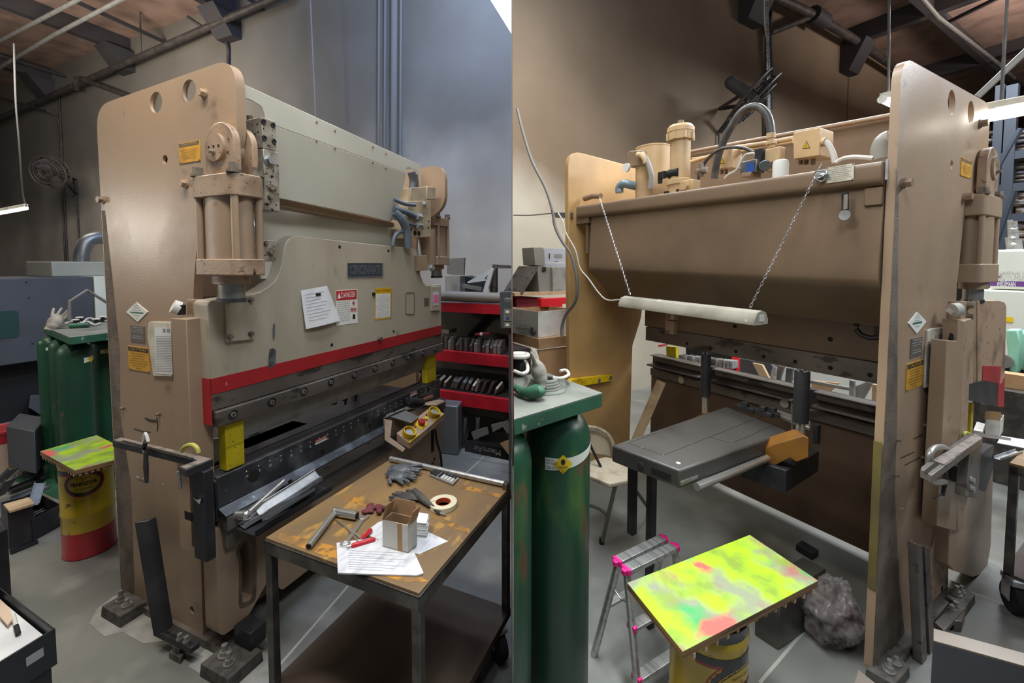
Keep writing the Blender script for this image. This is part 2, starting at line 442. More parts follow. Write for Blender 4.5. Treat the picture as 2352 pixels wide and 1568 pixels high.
# ------------------------------------------------------------------ shared small builders
def pbox(m, P, h):
    """prism on a base given by 3 or 4 corner points (4th completes the parallelogram), h high"""
    P = [Vector(p) for p in P]
    if len(P) == 3: P.append(P[0] + P[2] - P[1])
    return m.hull(P, [p + Vector((0, 0, h)) for p in P])
def base(f, px, z): return [f(x, y, z=z) for x, y in px]
def tray(m, P, h, th=0.006, floor=True):
    """open box on the corner points"""
    P = [Vector(p) for p in P]
    if len(P) == 3: P.append(P[0] + P[2] - P[1])
    c = center(P)
    I = [p + (c - p).normalized() * th * 1.6 for p in P]
    up = Vector((0, 0, h)); n = 4
    for i in range(4):
        j = (i + 1) % 4
        m.hull([P[i], P[j], I[j], I[i]], [P[i] + up, P[j] + up, I[j] + up, I[i] + up])
    if floor: m.hull(P, [p + Vector((0, 0, th)) for p in P])
    return m
def each(name, builders, parent, **k):
    return [part(name, b, parent, **k) for b in builders]
def center(c): return sum((Vector(p) for p in c), Vector()) / len(c)
def channel(m, a, b, w, h, th=0.003, roll=0, open_up=True):
    a, b = Vector(a), Vector(b); d = b - a
    X = T(a) @ d.to_track_quat('X', 'Z').to_matrix().to_4x4() @ rmat('X', roll); l = d.length; s = 1 if open_up else -1
    m.box((0, -w / 2, 0), (l, w / 2, th), X); m.box((0, -w / 2, 0), (l, -w / 2 + th, s * h), X); m.box((0, w / 2 - th, 0), (l, w / 2, s * h), X)
    return m
def wrap_text(m, s, c, R_, z, a, size, width, e=0.0015, bend=0, off=0):
    vs, fs = glyphs(s, 'CENTER', off); w = max(v.x for v in vs) - min(v.x for v in vs); k = width / w
    out = []
    for v in vs:
        x = v.x * k; t = a + x / R_; zz = z + v.y * size + bend * x * x
        out.append((c[0] + (R_ + e) * math.cos(t), c[1] + (R_ + e) * math.sin(t), zz))
    return m.add(out, fs)
def wrap_disc(m, c, R_, z, a, rx, rz, e, n=28, k=4):
    vs = [(c[0] + (R_ + e) * math.cos(a), c[1] + (R_ + e) * math.sin(a), z)]
    for j in range(1, k + 1):
        for i in range(n):
            x = rx * j / k * math.cos(2 * PI * i / n); t = a + x / R_
            vs.append((c[0] + (R_ + e) * math.cos(t), c[1] + (R_ + e) * math.sin(t), z + rz * j / k * math.sin(2 * PI * i / n)))
    fs = [(0, 1 + i, 1 + (i + 1) % n) for i in range(n)] + [(1 + j * n + i, 1 + j * n + (i + 1) % n, 1 + (j + 1) * n + (i + 1) % n, 1 + (j + 1) * n + i) for j in range(k - 1) for i in range(n)]
    return m.add(vs, fs)
def fuse(o, vox, smooth=6):
    r = o.modifiers.new('fuse', 'REMESH'); r.mode = 'VOXEL'; r.voxel_size = vox; r.use_smooth_shade = True
    if smooth:
        s = o.modifiers.new('soften', 'SMOOTH'); s.iterations = smooth; s.factor = 0.5
    return o
def glove_mesh(m, X, L_=0.2, curl=0.0, spread=1.0, fl=0.35, seed=0):
    """an empty work glove lying flat: cuff, palm, four fingers and a thumb"""
    rnd = random.Random(seed); w = L_ * 0.24
    m.ball((0, 0, 0), (L_ * 0.26, w, L_ * fl * 0.30), X=X, n=20, k=12)
    m.ball((-L_ * 0.16, 0, 0), (L_ * 0.2, w * 0.85, L_ * fl * 0.27), X=X, n=20, k=12)
    m.tube([(-L_ * 0.18, 0, 0), (-L_ * 0.40, 0, -0.002)], [w * 0.72, w * 0.78], 14, X=X @ Matrix.Diagonal((1, 1, fl * 0.75, 1)))
    for i, (y, l, a) in enumerate(((0.75, 0.30, 0.28), (0.27, 0.38, 0.08), (-0.25, 0.36, -0.08), (-0.72, 0.28, -0.26))):
        a *= spread; a += rnd.uniform(-.1, .1); ln = L_ * l; r = L_ * 0.052
        p0 = Vector((L_ * 0.17, y * w, 0)); d = Vector((math.cos(a), math.sin(a), 0)); up = rnd.uniform(0.0, 0.25)
        pts = [p0, p0 + d * ln * 0.5 + Vector((0, 0, ln * 0.1 * up)), p0 + d * ln * 0.85 + Vector((0, 0, -ln * curl * 0.1)), p0 + d * ln]
        m.tube(pts, [r * 1.05, r, r * 0.95, r * 0.75], 10, smooth=3 if 0 else 0, X=X); m.ball(tuple(pts[-1]), r * 0.8, X=X, n=10, k=6)
    pts = [Vector((-L_ * 0.1, -w * 0.8, 0)), Vector((L_ * 0.0, -w * 1.35, 0)), Vector((L_ * 0.13, -w * 1.6, -0.002))]
    m.tube(pts, [L_ * 0.07, L_ * 0.058, L_ * 0.045], 10, X=X); m.ball(tuple(pts[-1]), L_ * 0.047, X=X, n=10, k=6)
    return m
def oil_drum(bay, c, R_, H_, ang, label, zred, zsw, scale=1.0):
    """steel drum in yellow and red with a dark top band and the oval maker's badge"""
    t = thing('oil_drum', label, 'drum', bay, c)
    ylw = mat('drum yellow', 'b79a1d', 0.32, col2='9c8318', scale=4, coat=0.3, col3='5b4d1c', scale3=18, lo3=0.66, hi3=0.7)
    dr = mat('drum red', 'a0242e', 0.35, col2='86202a', scale=5, coat=0.3); db = mat('drum black', '22262a', 0.35, coat=0.3)
    b = M(dr); x, y, z = c
    e = R_ * 0.025
    b.lathe([(R_ * 0.97, 0.0), (R_ * 1.02, 0.004), (R_ * 1.02, 0.012), (R_, 0.02), (R_, zred)], (x, y, z), 48)
    b.use(ylw)
    r1, r2 = H_ * 0.42, H_ * 0.74
    b.lathe([(R_, zred), (R_, r1 - .012), (R_ + e, r1 - 0.006), (R_ + e, r1 + 0.006), (R_, r1 + .012), (R_, zsw)] if zred < r1 - .02 else [(R_, zred), (R_, zsw)], (x, y, z), 48)
    b.lathe([(R_, zsw), (R_, H_ - 0.075), (R_ + e, H_ - 0.065), (R_ + e * 1.2, H_ - 0.055), (R_ + e, H_ - 0.045), (R_, H_ - 0.035)], (x, y, z), 48)
    b.use(db).lathe([(R_, H_ - 0.035), (R_, H_ - 0.01), (R_ * 1.02, H_ - 0.006), (R_ * 1.02, H_), (R_ * .97, H_)], (x, y, z), 48)
    body = part('drum_body', b, t)
    g = M(dr); zt = H_ - 0.082
    cl = lambda m, a0, a1, z0, z1, ee: m.lathe([(R_ + ee, z0), (R_ + ee, z1)], (x, y, z), 24, a0=a0, a1=a1)
    # dark field behind the badge with its red border, sweeping up to a band round the shoulder
    cl(g, ang - 1.25, ang + 1.25, zt - 0.028, zt, 0.0004)
    lc = zt - 0.10 * scale; k = scale
    wrap_disc(g, c, R_, z + lc, ang, 0.118 * k, 0.098 * k, 0.0006)
    g.use(db); cl(g, ang - 1.3, ang + 1.3, zt - 0.018, zt + 0.003, 0.0009)
    wrap_disc(g, c, R_, z + lc, ang, 0.108 * k, 0.088 * k, 0.0011); cl(g, ang - 0.62 * k, ang + 0.62 * k, zt - 0.05, zt, 0.0012)
    g.use(ylw); wrap_disc(g, c, R_, z + lc, ang, 0.092 * k, 0.068 * k, 0.0016)
    g.use(db); wrap_disc(g, c, R_, z + lc, ang, 0.088 * k, 0.064 * k, 0.0019)
    g.use(ylw); wrap_disc(g, c, R_, z + lc, ang, 0.085 * k, 0.061 * k, 0.0022)
    part('painted_badge', g, body)
    w = M(ink); wrap_text(w, 'PENNZOIL', c, R_, z + lc, ang, 0.036 * k, 0.148 * k, 0.003, 0, .035)
    w.use(dr); wrap_text(w, 'T', c, R_, z + lc + 0.021 * k, ang, 0.03 * k, 0.03 * k, 0.0027)
    w.use(ink); wrap_text(w, 'Supreme Quality', c, R_, z + lc + 0.043 * k, ang, 0.014 * k, 0.082 * k, 0.003, -1.2)
    wrap_text(w, 'Safe Lubrication', c, R_, z + lc - 0.036 * k, ang, 0.016 * k, 0.10 * k, 0.003, 1.2)
    part('badge_lettering', w, body)
    return t
def paint_board(bay, P, th, label, slots=True):
    """plywood offcut soaked in fluorescent spray paint, slotted blocks under its edges"""
    t = thing('painted_board', label, 'board', bay, center(P))
    pm = bpy.data.materials.get('fluorescent overspray')
    if not pm:
        pm = bpy.data.materials.new('fluorescent overspray'); pm.use_nodes = True; nt = pm.node_tree; N = nt.nodes; K = nt.links
        b = N['Principled BSDF']; b.inputs['Roughness'].default_value = 0.55
        tc = N.new('ShaderNodeTexCoord'); prev = None
        def layer(prev, ca, cb, sc, lo, hi, seed, det=5):
            mp = N.new('ShaderNodeMapping'); mp.inputs['Location'].default_value = (seed, seed * 1.7, 0); K.new(tc.outputs['Object'], mp.inputs[0])
            n = N.new('ShaderNodeTexNoise'); n.inputs['Scale'].default_value = sc; n.inputs['Detail'].default_value = det; K.new(mp.outputs[0], n.inputs['Vector'])
            r = N.new('ShaderNodeMapRange'); r.inputs[1].default_value = lo; r.inputs[2].default_value = hi; K.new(n.outputs[0], r.inputs[0])
            x = N.new('ShaderNodeMix'); x.data_type = 'RGBA'; K.new(r.outputs[0], x.inputs[0])
            if prev is None: x.inputs[6].default_value = (*lin(ca), 1)
            else: K.new(prev, x.inputs[6])
            x.inputs[7].default_value = (*lin(cb), 1); return x.outputs[2]
        p = layer(None, '80876d', '955c58', 7, 0.5, 0.62, 3)
        p = layer(p, None, '35964f', 6, 0.55, 0.64, 11)
        p = layer(p, None, '93b507', 5.5, 0.45, 0.56, 7.3, 10)
        p = layer(p, None, '75902a', 11, 0.5, 0.66, 21, 9)
        p = layer(p, None, 'b8564c', 7, 0.63, 0.7, 17)
        K.new(p, b.inputs['Base Color'])
    b = M(pm); P = [Vector(p) for p in P]; dn = Vector((0, 0, -th))
    b.hull([p + Vector((0, 0, -0.0025)) for p in P], P); part('paint_soaked_face', b, t)
    e = M(plyedge); e.hull([p + dn for p in P], [p + Vector((0, 0, -0.0025)) for p in P]); part('ply_panel', e, t)
    if slots:
        for (a, b_) in ((P[0], P[1]), (P[1], P[2])):
            n = 13 if (b_ - a).length > 0.25 else 10
            for i in range(n):
                q = a.lerp(b_, (i + 0.7) / n); inn = (center(P) - q).normalized() * 0.012; q = q + inn + dn
                part('edge_block', M(pine).cbox((q.x, q.y, q.z - 0.007), (0.012, 0.010, 0.014)), t)
    return t
def gas_cylinder(bay, c, R_, H_, label, m, ang=None, clip=False, group=None, text=True):
    t = thing('gas_cylinder', label, 'gas cylinder', bay, c, group=group)
    b = M(m); b.lathe([(R_ * .93, 0), (R_, 0.02), (R_, H_ - R_ * 0.9), (R_ * 0.96, H_ - R_ * 0.6), (R_ * 0.82, H_ - R_ * 0.3), (R_ * .55, H_ - R_ * .1), (R_ * 0.3, H_)], c, 40)
    part('bottle', b, t, clip=clip)
    if ang is not None:
        z = H_ - R_ * 1.35; w = M(whiteplastic)
        vs = []; n = 30; k = 0.019 * R_ / 0.1
        for i in range(n + 1):
            a = ang - 0.52 + 2.2 * i / n; dz = 0.0 + 0.10 * R_ / 0.1 * (i / n) ** 2 * 0.45
            for s in (-1, 1): vs.append((c[0] + (R_ + .0015) * math.cos(a), c[1] + (R_ + .0015) * math.sin(a), c[2] + z + dz + s * k * (1 - 0.55 * i / n)))
        w.add(vs, [(2 * i, 2 * i + 2, 2 * i + 3, 2 * i + 1) for i in range(n)]); lb = part('hazard_label', w, t, clip=clip)
        d = M(safety); a = ang; zz = z + 0.002; r = k * 1.5
        g8 = 8; dv_ = [((i + j - g8) / g8 * r, (j - i) / g8 * r) for j in range(g8 + 1) for i in range(g8 + 1)]; d.add([(c[0] + (R_ + .0022) * math.cos(a + p / R_), c[1] + (R_ + .0022) * math.sin(a + p / R_), c[2] + zz + s) for p, s in dv_], [(j * (g8 + 1) + i, j * (g8 + 1) + i + 1, (j + 1) * (g8 + 1) + i + 1, (j + 1) * (g8 + 1) + i) for j in range(g8) for i in range(g8)])
        if text:
            d.use(ink); wrap_disc(d, c, R_, c[2] + zz + r * 0.25, a, r * 0.22, r * 0.3, 0.0031)
            wrap_text(d, 'OXYGEN', c, R_, c[2] + zz - r * 0.3, a, r * 0.34, r * 1.0, 0.0032); wrap_text(d, '2', c, R_, c[2] + zz - r * 0.72, a, r * 0.3, r * 0.15, .0032)
            wrap_text(d, 'UN1072', c, R_, c[2] + z - k * 0.55, ang - 0.34, k * 0.75, k * 1.7, 0.0031)
            wrap_text(d, 'OXYGEN', c, R_, c[2] + z + k * 0.6, ang - 0.36, k * 0.36, k * 1.2, 0.0031); wrap_text(d, 'COMPRESSED', c, R_, c[2] + z + k * 0.15, ang - 0.33, k * 0.36, k * 1.7, 0.0031)
        part('hazard_diamond', d, lb, clip=clip)
    return t
def tank_valve(bay, c, s, label, clip=False):
    t = thing('cylinder_valve', label, 'valve', bay, c); c = Vector(c)
    part('valve_body', M(softblack).cyl(c, c + Vector((0, 0, 0.05 * s)), 0.014 * s, 14).cyl(c + Vector((0.03 * s, 0, 0.028 * s)), c + Vector((-0.02 * s, 0, 0.028 * s)), 0.011 * s, 12), t, clip=clip)
    h = M(cablewhite); X = T(c + Vector((0, 0, 0.055 * s))); h.torus((0, 0, 0), 0.025 * s, 0.006 * s, X=X, n=20); h.cyl((0, 0, -0.006 * s), (0, 0, 0.006 * s), 0.018 * s, 12, X=X)
    part('handwheel', h, t, clip=clip)
    return t
# ------------------------------------------------------------------ the room
concrete = mat('shop floor concrete', '7c7c76', 0.5, col2='5f605c', scale=1.3, lo=0.35, hi=0.7, col3='94948d', scale3=3, lo3=0.52, hi3=0.75, bump=0.05, bs=30, rvar=-0.12, detail=9)
wall_m = mat('sooty painted wall', '95886f', 0.85, col2='7d6f5c', scale=0.35, lo=0.35, hi=0.7, col3='8f8a7c', scale3=0.8, lo3=0.5, hi3=0.8)
def soot_wall(name, clean, soot, zmid, zspan, tint=None):
    m = bpy.data.materials.new(name); m.use_nodes = True; nt = m.node_tree; N = nt.nodes; K = nt.links; b = N['Principled BSDF']; b.inputs['Roughness'].default_value = .85
    tc = N.new('ShaderNodeTexCoord'); sp = N.new('ShaderNodeSeparateXYZ'); K.new(tc.outputs['Object'], sp.inputs[0])
    n = N.new('ShaderNodeTexNoise'); n.inputs['Scale'].default_value = .45; n.inputs['Detail'].default_value = 6; K.new(tc.outputs['Object'], n.inputs['Vector'])
    a = N.new('ShaderNodeMath'); a.operation = 'MULTIPLY_ADD'; K.new(n.outputs[0], a.inputs[0]); a.inputs[1].default_value = 2.6; K.new(sp.outputs[2], a.inputs[2])
    r = N.new('ShaderNodeMapRange'); r.inputs[1].default_value = zmid - zspan + 1.3; r.inputs[2].default_value = zmid + zspan + 1.3; K.new(a.outputs[0], r.inputs[0])
    x = N.new('ShaderNodeMix'); x.data_type = 'RGBA'; K.new(r.outputs[0], x.inputs[0]); x.inputs[6].default_value = (*lin(clean), 1); x.inputs[7].default_value = (*lin(soot), 1)
    n2 = N.new('ShaderNodeTexNoise'); n2.inputs['Scale'].default_value = .9; n2.inputs['Detail'].default_value = 4; K.new(tc.outputs['Object'], n2.inputs['Vector'])
    y = N.new('ShaderNodeMix'); y.data_type = 'RGBA'; y.blend_type = 'MULTIPLY'; K.new(n2.outputs[0], y.inputs[0]); K.new(x.outputs[2], y.inputs[6]); y.inputs[7].default_value = (*lin('b8aea2'), 1)
    K.new(y.outputs[2], b.inputs['Base Color']); return m
wallL_m = soot_wall('painted wall with soot above, left', 'b5afa4', '6f6b64', 2.7, .9)
wallR_m = soot_wall('painted wall with soot above, right', 'c2bcac', '85735f', 2.55, .45)
wall_g = mat('grey painted wall', '93897a', 0.85, col2='7b7061', scale=0.4, lo=0.35, hi=0.7)
ceil_m = mat('roof deck boards', '8d7365', 0.9, col2='6f5a50', scale=3, lo=0.4, hi=0.7, bump=0.3, bs=40)
joist_m = mat('dark roof steel', '343234', 0.7, 0.2, col2='3a3230', scale=4)
WL, WR, CZ = 4.9, 3.85, 5.95
struct('floor', M(concrete).box((-9, -4, -0.1), (45, 45, 0), rmat('Z', 0) @ T(-18, 0, 0)), 'W')
W3 = M(wallL_m); W3.box((WL, -0.2, 0), (WL + 0.2, 22, CZ)); struct('wall_left', W3, 'L', clip=True)
W3 = M(wall_g); W3.box((-4, 22, 0), (WL + .2, 22.2, CZ)); struct('wall_left_end', W3, 'L')
W3 = M(wallR_m); W3.box((WR, -24, 0), (WR + 0.2, 1.0, CZ)); struct('wall_right', W3, 'R', clip=True)
W3 = M(wall_g); W3.box((-8, -24.2, 0), (WR + .2, -24, CZ)); struct('wall_right_end', W3, 'R')
struct('ceiling', M(ceil_m).box((-26, -5, CZ), (26, 26, CZ + 0.15)), 'W')
W3 = M(wall_g); W3.box((-0.0015, 1.35, 0), (0.0015, 5.36, CZ)); struct('wall_middle', W3, 'W')
# fine saw joints in the slab, left and right
def groove(bay, a, b, w=0.006):
    a, b = Vector(a), Vector(b); d = (b - a).normalized(); n = Vector((-d.y, d.x, 0)) * w
    m = M(mat('joint filler', 'a7a69d', 0.8)); m.hull([a - n, b - n, b + n, a + n], [p + Vector((0, 0, 0.0012)) for p in (a - n, b - n, b + n, a + n)])
    return m
pd_m = mat('pale powdered concrete', '989893', .8, col2='858580', scale=14, lo=.4, hi=.65, bump=.3, bs=90)
for k_, px_ in enumerate((((205, 1432), (222, 1400), (262, 1368), (330, 1362), (400, 1405), (470, 1455), (452, 1482), (392, 1470), (330, 1478), (282, 1452), (240, 1462)), ((432, 1530), (470, 1492), (520, 1476), (600, 1490), (640, 1520), (618, 1572), (540, 1590), (480, 1560)))):
    Pp = [L(x, y, z=0) for x, y in px_]; struct('trim_%d' % (90 + k_), M(pd_m).hull(Pp, [p + Vector((0, 0, .0015)) for p in Pp]), 'L')
struct('trim_1', groove('L', L(1065, 1092, z=0), L(1112, 1048, z=0)), 'L')
struct('trim_2', groove('L', L(640, 1530, z=0), L(800, 1345, z=0)), 'L')
struct('trim_3', groove('R', R(1745, 1568, z=0), R(1850, 1445, z=0)), 'R')
struct('trim_4', groove('R', R(2230, 1360, z=0), R(2352, 1405, z=0)), 'R')

# roof steel of the left bay: deep joists running out of the wall on brackets, thin purlins between, a pipe along the wall
n_t = 5
def beam(bay, a, b, w, h, name=None):
    global n_t
    a, b = Vector(a), Vector(b); d = (b - a); q = d.to_track_quat('X', 'Z').to_matrix().to_4x4()
    m = M(joist_m); m.cbox((d.length / 2, 0, 0), (d.length, w, h), T(a) @ q)
    o = struct('trim_%d' % n_t, m, bay, clip=True); n_t += 1
    return o
for v0 in (7.15, 10.2, 13.3):
    m = M(joist_m)
    m.box((1.0, v0 - 0.07, CZ - 0.28), (WL, v0 + 0.07, CZ))
    m.prism([(WL - 0.45, CZ - 0.28), (WL, CZ - 0.28), (WL, CZ - .66), (WL - 0.16, CZ - .66)], 'v', v0 - 0.2, v0 + 0.2)
    struct('trim_%d' % n_t, m, 'L', clip=True); n_t += 1
for u0 in (1.6, 3.1):
    beam('L', (u0, 3, CZ - 0.16), (u0, 20, CZ - 0.16), 0.1, 0.2)
for k, (v0) in enumerate((6.0, 8.6, 12.2, 17.0)):
    beam('L', (0.5, v0, CZ - 0.3), (WL, v0 + 0.4, CZ - 0.3), 0.05, 0.05)
for k in range(4):
    beam('L', (1.6, 5 + k * 4, CZ - 0.25), (3.1, 7 + k * 4, CZ - 0.6), 0.04, 0.04)
for k, (v0) in enumerate((-6.4, -9.6, -12.8, -17.5)):
    m = M(joist_m)
    m.box((-2.0, v0 - 0.08, CZ - 0.3), (WR, v0 + 0.08, CZ))
    m.prism([(WR - 0.4, CZ - 0.3), (WR, CZ - 0.3), (WR, CZ - 0.8), (WR - 0.15, CZ - 0.8)], 'v', v0 - 0.2, v0 + 0.2)
    struct('trim_%d' % n_t, m, 'R', clip=True); n_t += 1
for u0 in (-0.6, 1.2, 2.6):
    beam('R', (u0, -5, CZ - 0.2), (u0 + .2, -22, CZ - 0.2), 0.1, 0.2)
for k in range(5):
    beam('R', (-0.6, -6 - k * 2.6, CZ - 0.25), (1.2, -7.6 - k * 2.6, CZ - 0.7), 0.05, 0.05)
    beam('R', (1.2, -6 - k * 2.6, CZ - 0.7), (2.6, -7.6 - k * 2.6, CZ - 0.25), 0.05, 0.05)
# fireproof orange boards between the joists of the right bay
m = M(mat('orange roof board', 'a85a38', 0.9, col2='8f4a30', scale=4)); m.box((-2.2, -10.5, CZ - 0.03), (0.0, -17, CZ + 0.01)); struct('trim_%d' % n_t, m, 'R', clip=True); n_t += 1

pipe_m = mat('dusty dark pipe', '38322f', 0.6, 0.3, col2='4c443e', scale=9)
def pipe_run(name, bay, pts, r, m, label, cat='pipe', smooth=0, group=None, n=10):
    return solo(name, M(m).tube([Vector(p) for p in pts], r, n, smooth=smooth), label, cat, bay, group=group)
t = thing('sprinkler_pipe', 'long dark pipe sloping along the top of the wall, left half', 'pipe', 'L', L(300, 140, u=WL - 0.25))
part('pipe_run', M(pipe_m).tube([L(-60, 297, u=WL - 0.25), L(130, 215, u=WL - 0.25), L(300, 140, u=WL - 0.25), L(690, -30, u=WL - 0.25)], 0.055, 12), t)
part('elbow', M(pipe_m).tube([L(176, 205, u=WL - 0.25), L(176, 182, u=WL - 0.3), L(186, 180, u=WL - 0.28), L(300, 222, u=WL - 0.12)], 0.05, 10), t)
pipe_run('conduit', 'L', [L(-40, 212, u=WL - 0.4), L(110, 256, u=WL - 0.2), L(132, 266, u=WL - 0.05), L(137, 290, u=WL - 0.03), L(152, 640, u=WL - 0.03)], 0.02, pipe_m, 'thin dark conduit bending down the wall beside the caged fan', 'conduit')
pipe_run('conduit', 'L', [L(136, 220, u=WL - 0.03), L(157, 640, u=WL - 0.03)], 0.016, pipe_m, 'straight thin vertical line on the wall right behind the caged fan', 'conduit')
pipe_run('conduit', 'L', [L(430, 38, u=WL - .3), L(480, 72, u=WL - .1), L(518, 92, u=WL - 0.05), L(524, 110, u=WL - 0.03), L(524, 140, u=WL - 0.03), L(524, 300, u=WL - 0.03)], 0.025, pipe_m, 'grey conduit bending down the wall above the left press side plate', 'conduit')
pipe_run('roof_pipe', 'L', [L(-50, 120, z=CZ - .5), L(150, 15, z=CZ - .5), L(290, -60, z=CZ - .5)], 0.03, steel2, 'upper one of two bright pipes under the roof, top left', 'pipe')
pipe_run('roof_pipe', 'L', [L(-50, 185, z=CZ - .6), L(125, 80, z=CZ - .6), L(310, -18, z=CZ - .6)], 0.03, steel2, 'lower one of two bright pipes under the roof, top left', 'pipe')
blueg = mat('faded blue-grey conduit', '5f5c57', 0.9)
for x, w, lab in ((871, 0.022, 'leftmost of the four tall wall conduits above the press cover'), (885, 0.02, 'second of the four tall wall conduits above the press cover'), (906, 0.05, 'broad flat third one of the four tall wall conduits'), (921, 0.022, 'rightmost of the four tall wall conduits above the press cover')):
    pipe_run('conduit', 'L', [L(x, -20, u=WL - 0.03 - w), L(x - 2, 420, u=WL - 0.03 - w)], w, blueg, lab, 'conduit')
pipe_run('hanging_wire', 'L', [L(712, -20, u=WL - 0.3), L(725, 268, u=WL - 0.3)], 0.011, mat('pinkish wire', '7d716c', 0.9), 'thin pale wire hanging straight down behind the press cover', 'wire')
pipe_run('hanging_rod', 'L', [L(321, -10, u=WL - 0.5), L(324, 130, u=WL - 0.25)], 0.012, pipe_m, 'thin rod hanging from the roof to the long wall pipe', 'rod')

# skylight slot in the roof, top right of the left half
m = M(skyglow); pz = CZ - 0.02
q = [L(1118, -14, z=3.6), L(1200, 118, z=3.6), L(1260, -30, z=3.6), L(1180, -90, z=3.6)]
t = thing('ceiling_light', 'large bright overhead light panel at the top right corner of the left half', 'light', 'L', q[0])
part('diffuser', m.hull([Vector(p) for p in q], [Vector(p) + Vector((0, 0, 0.02)) for p in q]), t, clip=True)
m = M(lampbody); m.hull([Vector(p) + Vector((0, 0, 0.021)) for p in q], [Vector(p) + Vector((0, 0, 0.1)) for p in q]); part('housing', m, t, clip=True)
part('suspension_rod', M(pipe_m).cyl(L(1160, 10, z=3.7), Vector(L(1160, 10, z=3.7)) + Vector((0, 0, CZ - 3.7)), 0.01), t)

# caged wall fans, one each side
def wall_fan(bay, c, axis, R_, mount, label, motor=False, dep=0.12):
    c = Vector(c); axis = Vector(axis).normalized(); q = axis.to_track_quat('Z', 'Y').to_matrix().to_4x4(); X = T(c) @ q
    t = thing('wall_fan', label, 'fan', bay, c)
    g = M(pipe_m)
    for s, rr, zz in ((0, R_, 0), (1, R_ * 0.97, -dep), (2, R_ * 0.7, dep * 0.35), (3, R_ * 0.35, dep * 0.5), (4, R_ * .65, -dep * 1.2)):
        g.torus((0, 0, zz), rr, 0.008 if s > 1 else 0.014, X=X, n=32, k=6)
    for k in range(28):
        a = 2 * PI * k / 28; ca, sa = math.cos(a), math.sin(a)
        g.tube([(0.04 * ca, 0.04 * sa, dep * 0.55), (R_ * 0.5 * ca, R_ * 0.5 * sa, dep * 0.45), (R_ * ca, R_ * sa, 0), (R_ * 0.97 * ca, R_ * 0.97 * sa, -dep), (R_ * .3 * ca, R_ * .3 * sa, -dep * 1.3)], 0.0035, 4, X=X)
    part('cage', g, t)
    bl = M(joist_m)
    for k in range(3):
        a = 2 * PI * k / 3
        bl.grid(lambda i, j, a=a: ((0.05 + (R_ - 0.09) * i) * math.cos(a + (j - 0.5) * 1.1), (0.05 + (R_ - 0.09) * i) * math.sin(a + (j - 0.5) * 1.1), (j - 0.5) * 0.08 - 0.03), 8, 6, 0.004, X)
    part('blades', bl, t)
    mo = M(joist_m); mo.cyl((0, 0, -dep * 0.4), (0, 0, -dep * 1.6 - R_ * 0.55), R_ * 0.22, 20, X=X); mo.ball((0, 0, -dep * 1.6 - R_ * 0.55), R_ * 0.22, X=X)
    part('motor', mo, t)
    br = M(joist_m); a, b_, c2 = [Vector(p) for p in mount]
    back = X @ Vector((0, 0, -dep * 1.5))
    br.tube([back, a], 0.025, 6); br.tube([a, b_], 0.03, 4); br.tube([back, b_], 0.025, 6)
    br.tube([a + (a - b_) * 0.05, c2], 0.035, 4)
    part('wall_bracket', br, t)
    return t
wall_fan('L', L(110, 396, u=WL - 0.9), Vector((-0.81, -0.51, -0.25)), 0.29, (L(172, 412, u=WL - 0.03), L(176, 446, u=WL - 0.03), L(176, 446, u=WL - 0.03)), 'round caged fan on a wall bracket, left of the press')
pipe_run('fan_cord', 'L', [L(176, 446, u=WL - 0.04), L(182, 560, u=WL - 0.04), L(184, 640, u=WL - 0.04)], 0.015, pipe_m, 'dark cord running down the wall below the fan bracket', 'cord')

# hanging tube lamp at the left edge
t = thing('hanging_lamp', 'lit fluorescent tube hanging on a cord at the left edge', 'lamp', 'L', L(30, 487, u=2.6))
a, b_ = L(60, 478, u=2.6), L(-60, 500, u=2.6)
part('tube', M(lampglow).cyl(a, b_, 0.022, 14), t)
part('housing', M(lampbody).tube([a + Vector((0, 0, 0.035)), b_ + Vector((0, 0, 0.035))], 0.028, 4), t)
part('cord', M(softblack).tube([a + Vector((0, 0, .03)), L(52, 440, u=2.6), L(44, 330, u=2.6), L(36, 230, u=2.6), L(32, 100, u=2.6)], 0.009, 6, smooth=5), t)
# ================================================================== the press, seen from the front (left half)
U0 = 1.087
pb = thing('press_brake', 'tall tan press seen from its front, with grey ram and red stripe', 'press', 'L', (1.9, 1.9, 0))
def side_profile(v_rear, v_front, ztr, ztf, v_nose, v_low, z0=0.03, rn=0.1):
    return rpoly([(v_rear, z0), (v_rear + 0.02, ztr), (v_front, ztf), (v_front, 2.02), (v_nose, 1.93), (v_low - 0.02, 1.5), (v_low, z0)], [0.01, 0.11, 0.11, 0.1, 0.06, 0.05, 0.01], 7)
def hole_c(x, y, **k): p = L(x, y, **k); return (p.y, p.z)
m = M(tan)
hl_ = lambda k: [circle(hole_c(358, 235, u=U0), 0.043 * k, 28), circle(hole_c(434, 208, u=U0), 0.043 * k, 28)]
m.prism(side_profile(2.525, 1.583, 2.325, 2.365, 1.80, 1.90), 'u', U0 + .012, U0 + 0.036, holes=hl_(1.7))
m.prism(side_profile(2.525, 1.583, 2.325, 2.365, 1.80, 1.90), 'u', U0, U0 + 0.012, holes=hl_(1) + [ circle(hole_c(379, 366, u=U0), 0.018, 16), circle((1.97, 0.12), 0.016, 14)])
sp = part('side_plate', m, pb)
